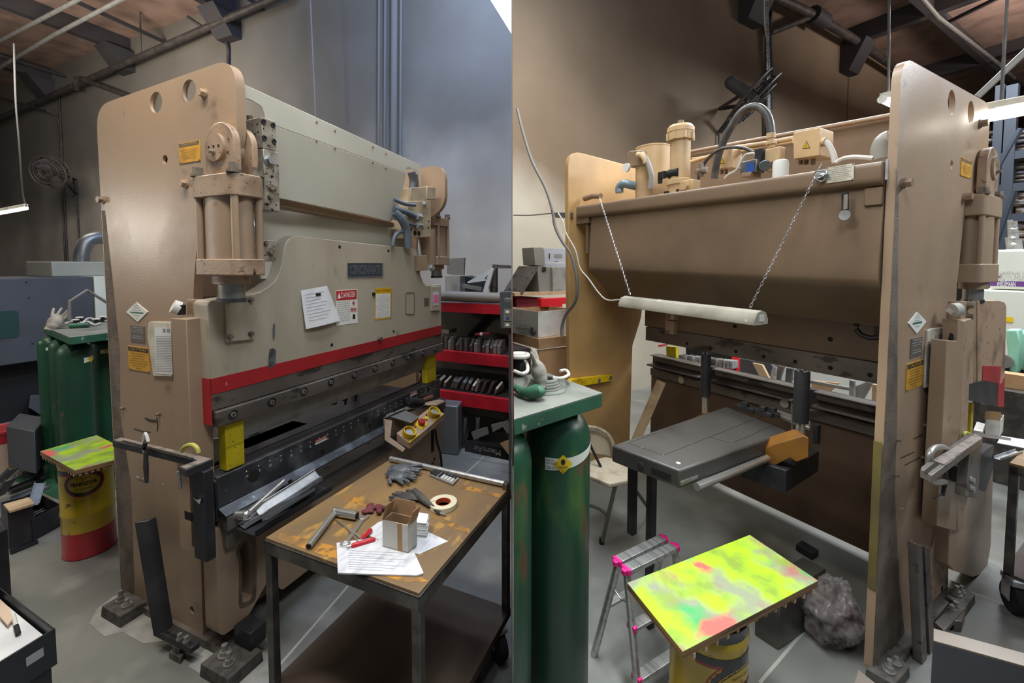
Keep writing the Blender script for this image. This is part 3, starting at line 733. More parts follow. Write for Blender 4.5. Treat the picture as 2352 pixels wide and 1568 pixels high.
# gritty oil dirt along the rear edge, where the photo shows it caked on
m = M(grime)
m.prism([(2.535, 1.85), (2.51, 1.85), (2.47, 1.5), (2.44, 1.2), (2.46, .9), (2.40, 0.6), (2.41, .04), (2.52, .035), (2.522, 0.9)], 'u', U0 - 0.0015, U0)
part('caked_dirt', m, sp)
m = M(tan)
m.prism(side_profile(2.55, 1.70, 2.30, 2.325, 1.86, 1.98), 'u', 2.70, 2.735, holes=[circle((2.2, 2.24), 0.05, 20)])
part('side_plate', m, pb, 0.004)
def bolts(parent, pts, d, r, h, m=bolt, name='bolt'):
    for p in pts: part(name, M(m).hexbolt(p, d, r, h), parent)
bolts(pb, [L(470, 215, u=U0), L(427, 422, u=U0), L(237, 459, u=U0)], (-1, 0, 0), 0.015, 0.022, tan_dirty)
for x, y in ((284, 936), (367, 950), (284, 1012), (372, 1026), (446, 905)):
    part('small_screw', M(bolt).hexbolt(L(x, y, u=U0), (-1, 0, 0), 0.006, 0.016), pb)
# black scratches left by old labels
m = M(black)
for (x0, y0, x1, y1, w) in ((334, 960, 358, 965, 0.003), (308, 984, 345, 992, 0.002), (360, 958, 361, 990, 0.002), (340, 966, 362, 968, .0015), (396, 450, 440, 458, .0)):
    if w: part('scratch', M(black).tube([L(x0, y0, u=U0 - 0.0005), L((x0 + x1) / 2 + 2, (y0 + y1) / 2 + 2, u=U0 - 0.0005), L(x1, y1, u=U0 - 0.0005)], w, 4), pb)
m = M(white)
for k in range(9):
    x = random.choice((random.uniform(312, 330), random.uniform(358, 390))); y = 1094 + (x - 312) * 0.27
    part('paint_chip', M(white).ball(L(x, y, u=U0), (0.0008, random.uniform(.002, .005), random.uniform(0.002, 0.004)), n=6, k=4), pb)

# hydraulic cylinder on the near side: two end blocks, barrel, four tie rods, clevis with pin
def pcyl(u0, u1, v0, v1, zt, zb, dirt, far=False, pb=pb):
    cu, cv = (u0 + u1) / 2, (v0 + v1) / 2; du, dv = u1 - u0, v1 - v0
    cy = M(dirt); pts = rpoly([(u0, v0), (u1, v0), (u1, v1), (u0, v1)], [min(du, dv) * 0.3] * 4, 6)
    cy.prism(pts, 'z', zt[0], zt[1]); root = part('cylinder_head', cy, pb, 0.004)
    b = M(dirt).prism(pts, 'z', zb[0], zb[1]); part('cylinder_base', b, pb, 0.004)
    bb = M(tan); bb.lathe([(du * 0.46, zb[1] - 0.005), (du * 0.46, zt[0] + 0.005)], (cu, cv, 0), 40, ky=dv / du * 0.94); part('cylinder_barrel', bb, pb)
    for su in (-1, 1):
        for sv in (-1, 1):
            x, y = cu + su * du * 0.36, cv + sv * dv * 0.40
            r = M(tan).cyl((x, y, zb[1] - 0.005), (x, y, zt[0] + 0.005), 0.0115, 14, ry=0.016); rr = part('tie_rod', r, pb)
            part('nut', M(bolt).cyl((x, y, zt[1]), (x, y, zt[1] + 0.01), 0.024, 14).cyl((x, y, zt[1] + 0.01), (x, y, zt[1] + 0.034), 0.019, 6), rr)
    f = M(tan_dirty); f.lathe([(du * 0.42, zb[0] - 0.032), (du * 0.42, zb[0] + 0.003)], (cu, cv, 0), 30, ky=dv / du * 0.75); part('gland', f, pb)
    rd = M(steel2); rd.lathe([(du * 0.30, zb[0] - 0.085), (du * 0.30, zb[0] - 0.03)], (cu, cv, 0), 30, ky=dv / du * 0.75)
    rd.use(blacksteel).lathe([(du * 0.33, zb[0] - 0.1), (du * 0.33, zb[0] - 0.085)], (cu, cv, 0), 30, ky=dv / du * 0.75); part('piston_rod', rd, pb)
    return cu, cv
cu, cv = pcyl(1.003, 1.128, 1.487, 1.737, (1.845, 1.925), (1.562, 1.622), tan_dirty)
a_, b_ = L(470, 330, u=1.055), L(537, 330, u=1.055)
w2 = (a_.y - b_.y) / 2; vc = (a_.y + b_.y) / 2
cl = M(tan_dirty)
arc = [(vc + w2 * math.cos(t), 2.045 + w2 * math.sin(t)) for t in [PI * i / 14 for i in range(15)]]
cl.prism(arc + [(vc - w2, 1.92), (vc + w2, 1.92)], 'u', 1.055, 1.083)
cl.prism(arc + [(vc - w2, 1.92), (vc + w2, 1.92)], 'u', 1.126, 1.15)
clp = part('clevis', cl, pb, 0.004)
pn = M(tan_dirty); pn.cyl((1.043, vc + 0.012, 2.035), (1.155, vc + 0.012, 2.035), w2 * 0.62, 24)
pn.use(dark)
for s in (-1, 0, 1): pn.cyl((1.0415, vc + 0.012 + s * 0.028, 2.037), (1.045, vc + 0.012 + s * 0.028, 2.037), 0.005, 10)
pn.use(bolt).hexbolt((1.043, vc + 0.013, 2.017), (-1, 0, 0), 0.008, 0.02)
part('clevis_pin', pn, pb)
# valve block stack beside the cylinder
vb = M(mat('oil stained valve block', 'a8a294', 0.4, 0.3, col2='7a7266', scale=20, col3='1d1a18', scale3=60, lo3=0.6, hi3=0.66, bump=0.1))
p = L(566, 272, u=1.185); q = L(636, 480, v=1.6)
fr = 1.60
vb.box((1.2, fr, 2.065), (1.262, fr + 0.11, 2.185)); vb.box((1.2, fr - 0.004, 1.82), (1.268, fr + 0.13, 2.062))
vblk = part('valve_block', vb, pb, 0.002)
for x, y in ((605, 280), (627, 288), (607, 317), (629, 325)):
    k = M(ink); pp = L(x, y, v=fr); k.torus((0, 0, 0), 0.0085, 0.003, X=frame('-v', pp + Vector((0, -.001, 0))), n=14, k=5)
    k.cyl(pp + Vector((0, -.001, 0)), pp + Vector((0, 0.004, 0)), 0.006, 10); part('socket_screw', k, vblk)
part('hex_plug', M(zinc).hexbolt(L(617, 368, v=fr - 0.004), (0, -1, 0), 0.019, 0.022), vblk)
for x, y, r in ((621, 431, .012), (630, 432, .007), (619, 452, .009)): part('hex_plug', M(bolt).hexbolt(L(x, y, v=fr - 0.004), (0, -1, 0), r, 0.014), vblk)
part('top_plug', M(bolt).cyl((1.215, fr + 0.09, 2.185), (1.215, fr + 0.09, 2.205), 0.012, 12), vblk)
lb = M(vb.mats[0]); lb.box((1.172, 1.60, 1.615), (1.245, 1.66, 1.70))
lbk = part('limit_valve', lb, pb, 0.002)
part('hex_plug', M(bolt).hexbolt(L(620, 578, v=1.60), (0, -1, 0), 0.013, 0.016), lbk)
part('hex_plug', M(bolt).hexbolt(L(609, 558, v=1.60), (0, -1, 0), 0.008, 0.01), lbk)
part('fitting', M(zinc).tube([(1.19, 1.64, 1.70), (1.19, 1.64, 1.745), (1.185, 1.65, 1.78), (1.18, 1.66, 1.85)], [0.012, 0.012, 0.007, 0.006], 10), lbk)

# upper cover: a folded sheet between the side plates, with cut-outs at both ends
zc = lambda x, y, v: L(x, y, v=v)
def cov(u): return (u - 1.125) / (2.70 - 1.125)
def cvp(u, z, off=0):  # cover plane point; front drifts back slightly towards the far end
    return Vector((u, 1.60 + 0.2 * cov(u) + off, z))
c = M(pale)
TL_, TR_ = cvp(1.124, 2.289), cvp(2.56, 2.30)
NL, NR = cvp(1.124, 2.18), cvp(2.56, 2.185)
def sheet3(m, pts, th):
    a, b, c_ = [Vector(p) for p in pts[:3]]; n = (b - a).cross(c_ - a).normalized() * th
    m.hull([Vector(p) for p in pts], [Vector(p) + n for p in pts])
# three facets: vertical top band, leaning middle, then set-back lower panel
top, mid, low = [], [], []
def outl(seq): return [L(x, y, v=1.62) for x, y in seq]
def quadfit(px, vv):  # px: list of (x,y); depth from the cover's plane through point
    out = []
    for x, y in px:
        v = 1.6
        for _ in range(6):
            p = L(x, y, v=v); v = vv(p.x, p.z)
        out.append(L(x, y, v=v))
    return out
vtop = lambda u, z: 1.60 + 0.19 * cov(u)
vmid = lambda u, z: vtop(u, z) - 0.0 + max(0, (2.18 - z)) * -0.02
band = quadfit([(554, 190), (966.5, 379), (966, 428), (961, 398), (957, 392), (936, 384), (933, 388), (932, 397), (636, 290), (611, 282), (608, 262), (600, 244), (580, 232), (554, 222)], vtop)
n_ = (band[1] - band[0]).cross(Vector((0, 0, 1))).normalized() * -0.005
if n_.y < 0: n_ = -n_
c.hull(band, [p + n_ for p in band])
vleft = lambda u, z: vtop(u, z) + (2.18 - z) * 0.12
body = quadfit([(608, 282), (636, 290), (932, 397), (933, 405), (913, 478), (906, 497), (900, 508), (890, 508), (847, 497), (640, 455), (608, 448)], vleft)
c.hull(body, [p + n_ for p in body])
cover = part('cover', c, pb, 0.003)
for x, y in ((727, 280), (769, 300), (856, 338), (886, 352), (727, 323), (769, 340), (856, 373), (886, 386)):
    pp = quadfit([(x, y)], vtop)[0]; part('cover_screw', M(tan).hexbolt(pp, (0, -1, 0), 0.005, 0.006), cover)
# cover top return and the reservoir behind it
c = M(tandark); lw = quadfit([(640, 455), (905, 512), (905, 522), (640, 473)], lambda u, z: vleft(u, z) + 0.03)
c.hull(lw, [p + Vector((0, 0.08, 0)) for p in lw]); part('cover_lower_lip', c, pb)
c = M(pale); lw = quadfit([(600, 468), (935, 520), (960, 640), (600, 640)], lambda u, z: 1.78 + 0.1 * cov(u))
c.hull(lw, [p + Vector((0, 0.012, 0)) for p in lw]); part('back_panel', c, pb)
c = M(tandark); c.box((1.125, 2.0, 1.45), (2.70, 2.5, 2.10)); part('oil_tank', c, pb, 0.01)

# ram: tall plate with shoulders, face at v = VF
VF = 1.73
def rp(x, y): p = L(x, y, v=VF); return (p.x, p.z)
ZT, ZB = 1.462, 1.205; z2r = L(484, 907, v=VF).z
ram = [(1.05, z2r), (1.05, ZT), rp(582, 676)]
ram += [rp(x, y) for x, y in ((598, 670), (615, 660), (632, 645), (642, 625), (648, 602), (651, 580), (656, 560), (664, 548), (676, 541), (800, 555), (949, 570), (956, 574), (960, 590), (963, 620), (967, 635), (972, 648), (980, 657))]
ram += [(2.64, ZT - 0.004), (2.685, ZT - 0.004), (2.685, z2r)]
ram = rpoly(ram, [0, 0.02] + [0.0] * (len(ram) - 4) + [0.015, 0], 5)
m = M(ramgrey); m.prism(ram, 'v', VF, VF + 0.09)
r_ = part('ram', m, pb, 0.003)
# red stripe: a painted band proud by a paint thickness, round the end too
z1, z2 = L(485, 870, v=VF).z, L(484, 907, v=VF).z
m = M(redp); m.box((1.0485, VF - 0.0012, z2), (2.6865, VF, z1)); m.box((1.0485, VF - 0.0012, 0.975), (1.0515, VF + 0.086, z1))
part('red_stripe', m, pb)
# holes and small bits in the ram face
m = M(dark)
for x, y, r in ((780, 567, .009), (892, 576, .009), (762, 792, .009), (904, 761, .008), (571, 718, .004)):
    p = L(x, y, v=VF); m.cyl(p + Vector((0, -0.0008, 0)), p + Vector((0, 0.001, 0)), r, 16)
part('ram_holes', m, pb)
m = M(steel); p = L(870, 778, v=VF); m.cyl(p, p + Vector((0, -.02, 0)), 0.013, 6); p = L(620, 806, v=VF)
part('stop_stud', m, pb)
m = M(mat('scraped bare metal', '8d9299', 0.35, 0.7, col2='55585c', scale=18, bump=0.4))
a = [L(x, y, v=VF - 0.0012) for x, y in ((619, 802), (628, 799), (634, 806), (632, 838), (619, 847), (616, 830))]
m.hull(a, [p + Vector((0, -0.002, 0)) for p in a])
a = [L(x, y, v=VF - 0.0012) for x, y in ((628, 742), (632, 744), (631, 775), (627, 782), (626, 760))]
m.hull(a, [p + Vector((0, -0.001, 0)) for p in a])
part('scrape_mark', m, pb)
# bolted plate at the ram's left end
a = [L(x, y, v=VF) for x, y in ((515, 681), (580, 676), (580, 778), (516, 785))]
m = M(ramgrey); m.hull(a, [p + Vector((0, -0.016, 0)) for p in a]); gp = part('gib_plate', m, pb, 0.002)
for x, y in ((524, 691), (574, 688), (527, 773), (575, 766)): part('bolt', M(bolt).hexbolt(L(x, y, v=VF - 0.016), (0, -1, 0), 0.0085, 0.016), gp)
# rounded outlined access lid, right end cover plate
def outline(m, pts, r, w=0.0025):
    P = rpoly(pts, r, 4); m.tube([(p[0], VF - 0.001, p[1]) for p in P] + [(P[0][0], VF - 0.001, P[0][1])], w, 5)
m = M(steel); outline(m, [rp(932, 672), rp(951, 672), rp(951, 722), rp(932, 722)], 0.012); part('access_lid', m, pb)
a = [L(x, y, v=VF) for x, y in ((989, 658), (1008, 658), (1008, 712), (989, 714))]
m = M(ramgrey); m.hull(a, [p + Vector((0, -0.014, 0)) for p in a]); gp = part('gib_plate', m, pb, 0.002)
a = [L(x, y, v=VF - .0145) for x, y in ((994, 671), (1007, 670), (1007, 700), (995, 702))]
m = M(paper); m.hull(a, [p + Vector((0, -0.001, 0)) for p in a]); nt_ = part('note', m, gp)
a = [L(x, y, v=VF - .016) for x, y in ((995.5, 677), (1006.5, 676), (1006.5, 694), (996, 696))]
m = M(mat('pink note', 'f07fae', 0.7)); m.hull(a, [p + Vector((0, -0.001, 0)) for p in a]); part('pink_note', m, gp)

# guide bar behind the ram end, long tan guard post and lamp bracket on the side plate
m = M(tan_dirty); m.box((1.052, VF + 0.09, 1.10), (1.086, VF + 0.135, ZT + 0.002)); part('guide_bar', m, pb, 0.003)
a, b2 = L(395, 722, u=1.0), L(433, 722, u=1.0)
m = M(tan); m.hull([(1.0, 1.93 - .055, 0.47), (1.085, 1.93 - .055, 0.47), (1.085, 1.93 - .15, 0.47), (1.0, 1.93 - .15, 0.47)], [(1.0, 1.93 - .055, 1.395), (1.085, 1.93 - .055, 1.395), (1.085, 1.93 - .15, 1.395), (1.0, 1.93 - .15, 1.395)])
part('guard_post', m, pb, 0.003)
m = M(softblack); m.cyl(L(417, 722, u=1.03), L(417, 700, u=1.03), 0.014, 12); m.use(whiteplastic); pc = L(417, 708, u=1.03); m.cyl(pc + Vector((0, 0.012, 0)), pc + Vector((-0.02, 0.02, 0.01)), 0.026, 18)
part('grease_cap', m, pb)
m = M(zinc)
for y in (754, 869): m.cyl(L(428, y, u=1.03), L(447, y, u=1.06), 0.007, 8)
part('spacer_pins', m, pb)

# tool clamps: dark bar with round bolts, punch under it
z3, z4 = L(483, 946, v=VF).z, L(483, 984, v=VF).z
m = M(steel); m.box((1.052, VF + 0.002, z3), (2.684, VF + 0.085, z2)); part('ram_tool_bar', m, pb, 0.002)
m = M(steel); m.box((1.058, VF - 0.018, z4), (2.680, VF + 0.03, z3 - 0.003)); clb = part('clamp_bar', m, pb, 0.002)
for x, y in ((535, 951), (624, 923), (698, 899), (760, 877), (814, 861), (861, 846), (902, 833), (938, 821), (971, 811), (1000, 802)):
    p = L(x, y, v=VF - .018); b = M(blacksteel).cyl(p, p + Vector((0, 0.004, 0)), 0.02, 22)
    b.torus((0, 0, 0), 0.018, 0.003, X=frame('-v', p + Vector((0, -0.001, 0))), n=20, k=5); b.use(steel2).cyl(p + Vector((0, -0.005, 0)), p + Vector((0, 0.002, 0)), 0.011, 16); b.use(dark).cyl(p + Vector((0, -0.0056, 0)), p + Vector((0, -0.004, 0)), 0.005, 6)
    part('clamp_bolt', b, clb)
m = M(steel2); m.box((1.30, VF + 0.035, 0.885), (2.60, VF + 0.055, z4 + 0.06)); m.prism([(VF + 0.02, z4), (VF + 0.07, z4), (VF + 0.05, 0.875), (VF + 0.04, 0.865)], 'u', 1.18, 2.62); part('punch', m, pb)
for x in (812, 880):
    x0 = L(x, 900, v=VF - .018).x; part('joint_line', M(dark).box((x0, VF - 0.0186, z4), (x0 + 0.002, VF - 0.0175, z3 - 0.003)), clb)

# lower die rail with the numbered face
zr = L(477, 1101, v=VF + 0.0).z
ZR = 0.765
def rz(x, y, v): return L(x, y, v=v).z
m = M(blacksteel)
m.prism([(VF + 0.03, ZR), (VF + .075, ZR), (VF + .075, ZR - .02), (VF + 0.085, ZR - 0.02), (VF + 0.085, ZR), (VF + 0.10, ZR), (VF + 0.10, ZR - 0.18), (VF + 0.0, ZR - 0.18), (VF + 0.0, ZR - 0.02)], 'u', 1.055, 2.66); part('die_rail', m, pb, 0.002)
V2 = VF - 0.004
m = M(mat('scuffed dark rail', '54565a', 0.38, 0.75, col2='8b9196', scale=9, lo=0.5, hi=0.8, col3='a9b0b4', scale3=50, lo3=0.68, hi3=0.75, rvar=0.15))
m.prism([(VF - 0.002, ZR - 0.004), (VF + 0.04, ZR - 0.004), (VF + 0.04, ZR - 0.15), (VF - 0.05, ZR - 0.158), (VF - 0.05, ZR - 0.148), (VF - 0.006, ZR - 0.13)], 'u', 1.06, 2.655)
nrl = part('number_rail', m, pb, 0.002)
nm = M(white); XR = frame('-v', (0, 0, 0))
i_ = 0
for k in range(27):
    u = 1.18 + k * 0.054
    s = str(14 - k) if k < 14 else str(k - 13)
    if k < 14 and (14 - k) == 0: continue
    nm.text(s, frame('-v', (u, VF - 0.0035, ZR - 0.052)), 0.015, depth=0.0004)
    nm.cyl((u, VF - .0035, ZR - 0.03), (u, VF - .0025, ZR - 0.03), 0.0028, 8)
part('lettering', nm, nrl)
m = M(dark)
for k in range(15):
    u = 1.10 + k * 0.108; m.cyl((u, VF - .0032, ZR - 0.022), (u, VF - .002, ZR - 0.022), 0.004, 8)
for x, y, r in ((583, 1093, 0.026), (839, 964, 0.018), (984, 894, 0.016)):
    pp = L(x, y, v=VF - 0.004); m.cyl(pp + Vector((0, -.0012, 0)), pp + Vector((0, 0.004, 0)), r, 20)
part('rail_holes', m, nrl)
for x, y, wd in ((737, 1010, 0.075), (950, 903, 0.075)):
    pp = L(x, y, v=VF - 0.004); d = M(mat('red sticker', 'a63a35', 0.5, col2='8a8a86', scale=40)); X = frame('-v', pp)
    d.box((-wd / 2, -0.004, 0), (wd / 2, 0.011, 0.001), X); d.use(white); d.text('DANGER', X @ T(0, 0.0035, 0.0015), 0.011, width=wd * 0.8, depth=.0003); d.box((-wd / 2, -.012, 0), (wd / 2, -0.005, .001), X)
    part('danger_sticker', d, nrl)
zs0 = ZR - 0.158
m = M(steel); m.box((1.065, VF - 0.05, zs0 - 0.055), (2.66, VF + 0.02, zs0)); led = part('ledge_bar', m, pb, 0.003)
m = M(dark)
for x, y in ((667, 1112), (741, 1040), (850, 980), (906, 944)):
    pp = L(x, y, v=VF - 0.0505); m.cyl(pp, pp + Vector((0, 0.003, 0)), 0.0095, 14); m.box(pp + Vector((-0.0095, 0, 0)), pp + Vector((0.0095, .003, 0.02)))
part('bolt_slots', m, led)
m = M(steel); m.box((1.075, VF - 0.028, zs0 - 0.135), (2.67, VF + 0.02, zs0 - 0.062)); led2 = part('bed_bar', m, pb, 0.003)
m = M(dark)
for x, y in ((780, 1044), (843, 1013), (900, 985), (943, 966)):
    pp = L(x, y, v=VF - 0.0285); m.cyl(pp, pp + Vector((0, 0.003, 0)), 0.0085, 14)
part('bolt_holes', m, led2)

# bed: deep front apron with rounded bottom corners, slot and pads
AZ0 = 0.105; zb1 = zs0 - 0.135
ap = rpoly([(1.05, AZ0), (1.17, AZ0 - 0.0), (1.28, AZ0 + 0.11), (1.33, AZ0 + 0.0), (2.48, AZ0), (2.56, AZ0 + 0.1), (2.60, AZ0), (2.67, AZ0), (2.67, zs0 - 0.05), (1.05, zs0 - 0.05)], [0.04, 0.03, 0.03, 0.02, 0.02, 0.03, 0.02, 0.03, 0, 0], 6)
slot = [(L(x, y, v=VF).x, L(x, y, v=VF).z) for x, y in ((552, 1262), (559, 1246), (568, 1239), (578, 1246), (580, 1290), (580, 1368), (575, 1378), (562, 1384), (556, 1380), (556, 1286), (552, 1278))]
m = M(tan); m.prism(ap, 'v', VF + 0.001, VF + 0.085, holes=[slot]); apn = part('bed_apron', m, pb, 0.004)
m = M(tan_dirty); m.box((1.2, VF + .05, 0.2), (1.34, VF + .08, 0.52)); part('slot_block', m, pb)
# oily grime halo around the slot, with the slot's shading put into its brown
hc_ = (sum(p[0] for p in slot) / len(slot), sum(p[1] for p in slot) / len(slot)); hal = rpoly([(hc_[0] + (p[0] - hc_[0]) * 1.7, hc_[1] + (p[1] - hc_[1]) * 1.14) for p in slot], 0.02, 3)
part('grime_halo', M(mat('brown grime film', '6e5d50', 0.5, col2='54463c', scale=20)).prism(hal, 'v', VF + 0.0, VF + 0.002, holes=[slot]), apn)
m = M(dark); pp = L(570, 1424, v=VF); m.cyl(pp + Vector((0, -0.0008, 0)), pp + Vector((0, 0.002, 0)), 0.011, 16); pp = L(998, 1054, v=VF); m.cyl(pp + Vector((0, -0.0008, 0)), pp + Vector((0, .002, 0)), 0.011, 16)
pp = L(994, 1015, v=VF); m.box(pp + Vector((-.02, -.0008, -.07)), pp + Vector((.015, .002, .09)))
part('apron_holes', m, apn)
m = M(tandark); m.box((1.13, VF + 0.1, 0.06), (2.69, 1.99, 0.60)); part('bed_core', m, pb, 0.004)
m = M(tandark); m.box((1.13, 2.42, 0.08), (2.69, 2.5, 0.55)); part('rear_cross_plate', m, pb)
# anchored floor pads
def pad(u0, u1, v0, v1, z, bs_, parent):
    m = M(mat('grey caked pad', '54504b', .85, col2='3b3936', scale=25, bump=.8, bs=120)); m.hull([(u0, v0, 0), (u1, v0, 0), (u1, v1, 0), (u0, v1, 0)], [(u0 + .004, v0 + .004, z), (u1 - .004, v0 + .004, z), (u1 - .004, v1 - .004, z), (u0 + .004, v1 - .004, z)])
    pd = part('floor_pad', m, parent, 0.003)
    for (u, v, r, h) in bs_:
        part('anchor_bolt', M(steel2).cyl((u, v, z), (u, v, z + 0.008), r * 1.6, 16).cyl((u, v, z + .008), (u, v, z + h * 0.5), r * 1.2, 6).cyl((u, v, z + h * .5), (u, v, z + h), r * 0.7, 10), pd)
pad(0.985, 1.11, 2.31, 2.47, 0.05, [(1.04, 2.42, 0.012, 0.05), (1.035, 2.36, 0.013, 0.032)], pb)
pad(0.985, 1.13, 1.585, 1.755, 0.05, [(1.05, 1.70, 0.016, 0.045), (1.03, 1.645, 0.012, 0.05)], pb)
pad(2.60, 2.75, 1.60, 1.76, 0.05, [(2.68, 1.68, 0.014, 0.05)], pb)
m = M(blacksteel); m.box((1.10, 1.62, 0.05), (1.17, 1.72, AZ0 + .02)); part('levelling_block', m, pb, 0.004)
m = M(steel); m.box((1.07, 1.76, 0.0), (1.15, 2.3, 0.035)); part('sole_bar', m, pb)

# far cylinder, valve manifold and hoses at the right end
pcyl(2.80, 2.99, 1.83, 1.98, (1.90, 1.965), (1.60, 1.665), tan)
def cyl_far():
    m = M(tan)
    b = M(mat('pale valve manifold', 'b7a88e', 0.45, 0.1, col2='a2937b', scale=12))
    a = [L(x, y, v=1.72) for x, y in ((937, 462), (990, 461), (990, 544), (938, 547))]
    b.hull(a, [p + Vector((0, 0.14, 0)) for p in a]); a = [L(x, y, v=1.73) for x, y in ((943, 431), (981, 428), (981, 460), (944, 463))]
    b.hull(a, [p + Vector((0, 0.12, 0)) for p in a]); a = [L(x, y, v=1.72) for x, y in ((981, 428), (1001, 430), (1001, 458), (981, 458))]
    b.hull(a, [p + Vector((0, 0.11, 0)) for p in a])
    mf = part('valve_manifold', b, pb, 0.003)
    for x, y, r in ((984.5, 508, .007), (984.5, 523, .007), (971, 525, .007), (944, 527, .009), (953, 535, .017), (962, 536, .017)):
        p = L(x, y, v=1.72); part('port', M(dark).cyl(p + Vector((0, -.0012, 0)), p + Vector((0, .002, 0)), r, 14), mf)
    part('hex_plug', M(zinc).hexbolt(L(974, 469, v=1.72), (0, -1, 0), 0.013, 0.02), mf)
    b = M(tan); b.lathe([(0.07, 1.60), (0.07, 1.86)], (2.66, 1.84, 0), 30); part('cylinder_barrel', b, pb)
    b = M(tan); a = [L(x, y, v=1.70) for x, y in ((959, 586), (980, 586), (985, 620), (962, 622))]; b.hull(a, [p + Vector((0, 0.09, 0)) for p in a]); lv = part('limit_valve', b, pb, 0.002)
    part('hex_plug', M(zinc).hexbolt(L(990, 615, v=1.72), (0, -1, 0), 0.02, 0.02), lv)
    part('fitting', M(zinc).tube([L(963, 586, v=1.73), L(962, 574, v=1.73), L(961, 548, v=1.74)], [0.016, 0.013, 0.005], 10), lv)
    hs = mat('blue-grey hydraulic hose', '5d6873', 0.5)
    for pts, r in (([(905, 458), (930, 468), (953, 471)], 0.012), ([(905, 478), (930, 486), (950, 495), (967, 499)], 0.018), ([(903, 500), (925, 508), (945, 515), (962, 518)], 0.008), ([(905, 487), (922, 503), (934, 530), (938, 570)], 0.026), ([(928, 530), (912, 536), (905, 548), (902, 565)], 0.012)):
        part('hose', M(hs).tube([L(x, y, v=1.70 + 0.02 * (i == 0)) for i, (x, y) in enumerate(pts)], r, 10, smooth=5), pb)
    part('hose_fitting', M(zinc).cyl(L(956, 496, v=1.69), L(966, 499, v=1.69), 0.024, 6), pb); part('hose_fitting', M(zinc).cyl(L(958, 517, v=1.69), L(968, 518, v=1.69), 0.02, 6), pb)
cyl_far()
c = M(darkgrey)
for pts, r in (([(945, 395), (950, 420), (944, 445)], 0.03), ([(955, 400), (958, 420), (953, 435)], 0.014)):
    c.tube([L(x, y, v=1.95) for x, y in pts], r, 10, smooth=4)
part('inner_hose', c, pb)

# black gauge fingers behind the punch
for x, y in ((765, 908), (790, 900)):
    g = M(blacksteel); p = L(x, y, v=1.86)
    g.box(p + Vector((-0.04, -0.03, -0.005)), p + Vector((0.02, 0.05, 0.03))); g.box(p + Vector((-0.01, -0.015, -0.05)), p + Vector((0.015, 0.01, 0.0))); g.box(p + Vector((-0.02, -0.05, -0.015)), p + Vector((0.05, -0.04, -0.005))); g.box(p + Vector((0.04, -.05, -.06)), p + Vector((0.05, -.04, -.005)))
    part('gauge_finger', g, pb, 0.001)
g = M(blacksteel); g.box((1.35, 1.95, 0.64), (2.55, 2.9, 0.70)); part('gauge_table', g, pb, 0.004)
for u, v in ((1.55, 2.2), (2.3, 2.2)):
    part('gauge_post', M(blacksteel).cyl((u, v, 0.70), (u, v, 0.95), 0.025, 18), pb)
g = M(goldcast); g.box((1.38, 2.02, 0.6), (1.75, 2.14, 0.70)); part('gauge_casting', g, pb, 0.004)

# placards on the side plate and ram
CAUT = ['THIS MACHINE IS HEAVY IN FRONT.', 'GUARD AGAINST TIPPING UNTIL', 'ANCHOR BOLTS ARE SECURED.', 'COMPLETE INSTALLATION INSTRUCTIONS', 'ARE IN MANUAL. PROPERLY PLACED SKIDS', 'AND PLATES TO LIFT MACHINE', 'BEFORE USE.']
def plq(name, kind, corners, **k):
    pl_ = {'-u': 'u', '-v': 'v'}[kind[:2]]

def plate_px(bayf, name, kind, px, plane, base, **k):
    """placard from its four corners tl, tr, br, bl in the photo, flat on its plane"""
    P = [bayf(x, y, **plane) for x, y in px]; c = center(P)
    w = ((P[1] - P[0]).length + (P[2] - P[3]).length) / 2; h = ((P[0] - P[3]).length + (P[1] - P[2]).length) / 2
    return placard(k.pop('parent'), name, kind, c, w, h, base, **k)
plate_px(L, 'caution_plate', '-u', ((412, 331), (460, 321), (461, 368), (414, 377)), dict(u=U0), yellow_plate, parent=pb, head='CAUTION', headcol=grey_plate, headtxt=yellow_plate, lines=['', 'DO NOT ALLOW THE PRESSURE', 'TO EXCEED THE MAXIMUM', 'SHOWN ON THE CAPACITY', 'PLATE. CHECK THE OIL', 'LEVEL BEFORE START', ''], lead=0.6)
plate_px(L, 'caution_plate', '-u', ((295, 796), (344, 797), (345, 851), (298, 850)), dict(u=U0), yellow_plate, parent=pb, head='CAUTION', lines=CAUT, lead=0.7)
plate_px(L, 'data_plate', '-u', ((301, 748), (333, 748), (334, 785), (303, 784)), dict(u=U0), grey_plate, parent=pb, lines=['CAPACITY TONS', 'ooo ooo ooo ooo', 'ooo ooo ooo ooo', '', 'ooo ooo ooo', 'MAXIMUM STROKE', ''], inkm=white, lead=0.55)
dcen = L(316, 716, u=U0)
dP = [L(x, y, u=U0) for x, y in ((291, 716), (314, 694), (341, 716), (318, 739))]; dm = M(white); dm.hull(dP, [p + Vector((-.003, 0, 0)) for p in dP]); dd = part('diamond_plate', dm, pb)
dt = M(mat('green print', '2f6b4a', 0.6)); X = frame('-u', dcen); dt.box((-0.05, -0.006, .003), (0.05, 0.0, 0.0036), X)
for i, s in enumerate(('THE PRESS', 'BRAKE SAFETY', 'AND OPERATION', 'STANDARD')): dt.text(s, X @ T(0, 0.038 - i * 0.010, 0.0034), 0.006, width=0.02 + 0.016 * i)
dt.text('SEE MANUAL', X @ T(0, -0.016, .0034), 0.007, width=0.05); dt.text('ANSI', X @ T(0, -0.028, .0034), 0.006, width=0.02)
part('lettering', dt, dd)
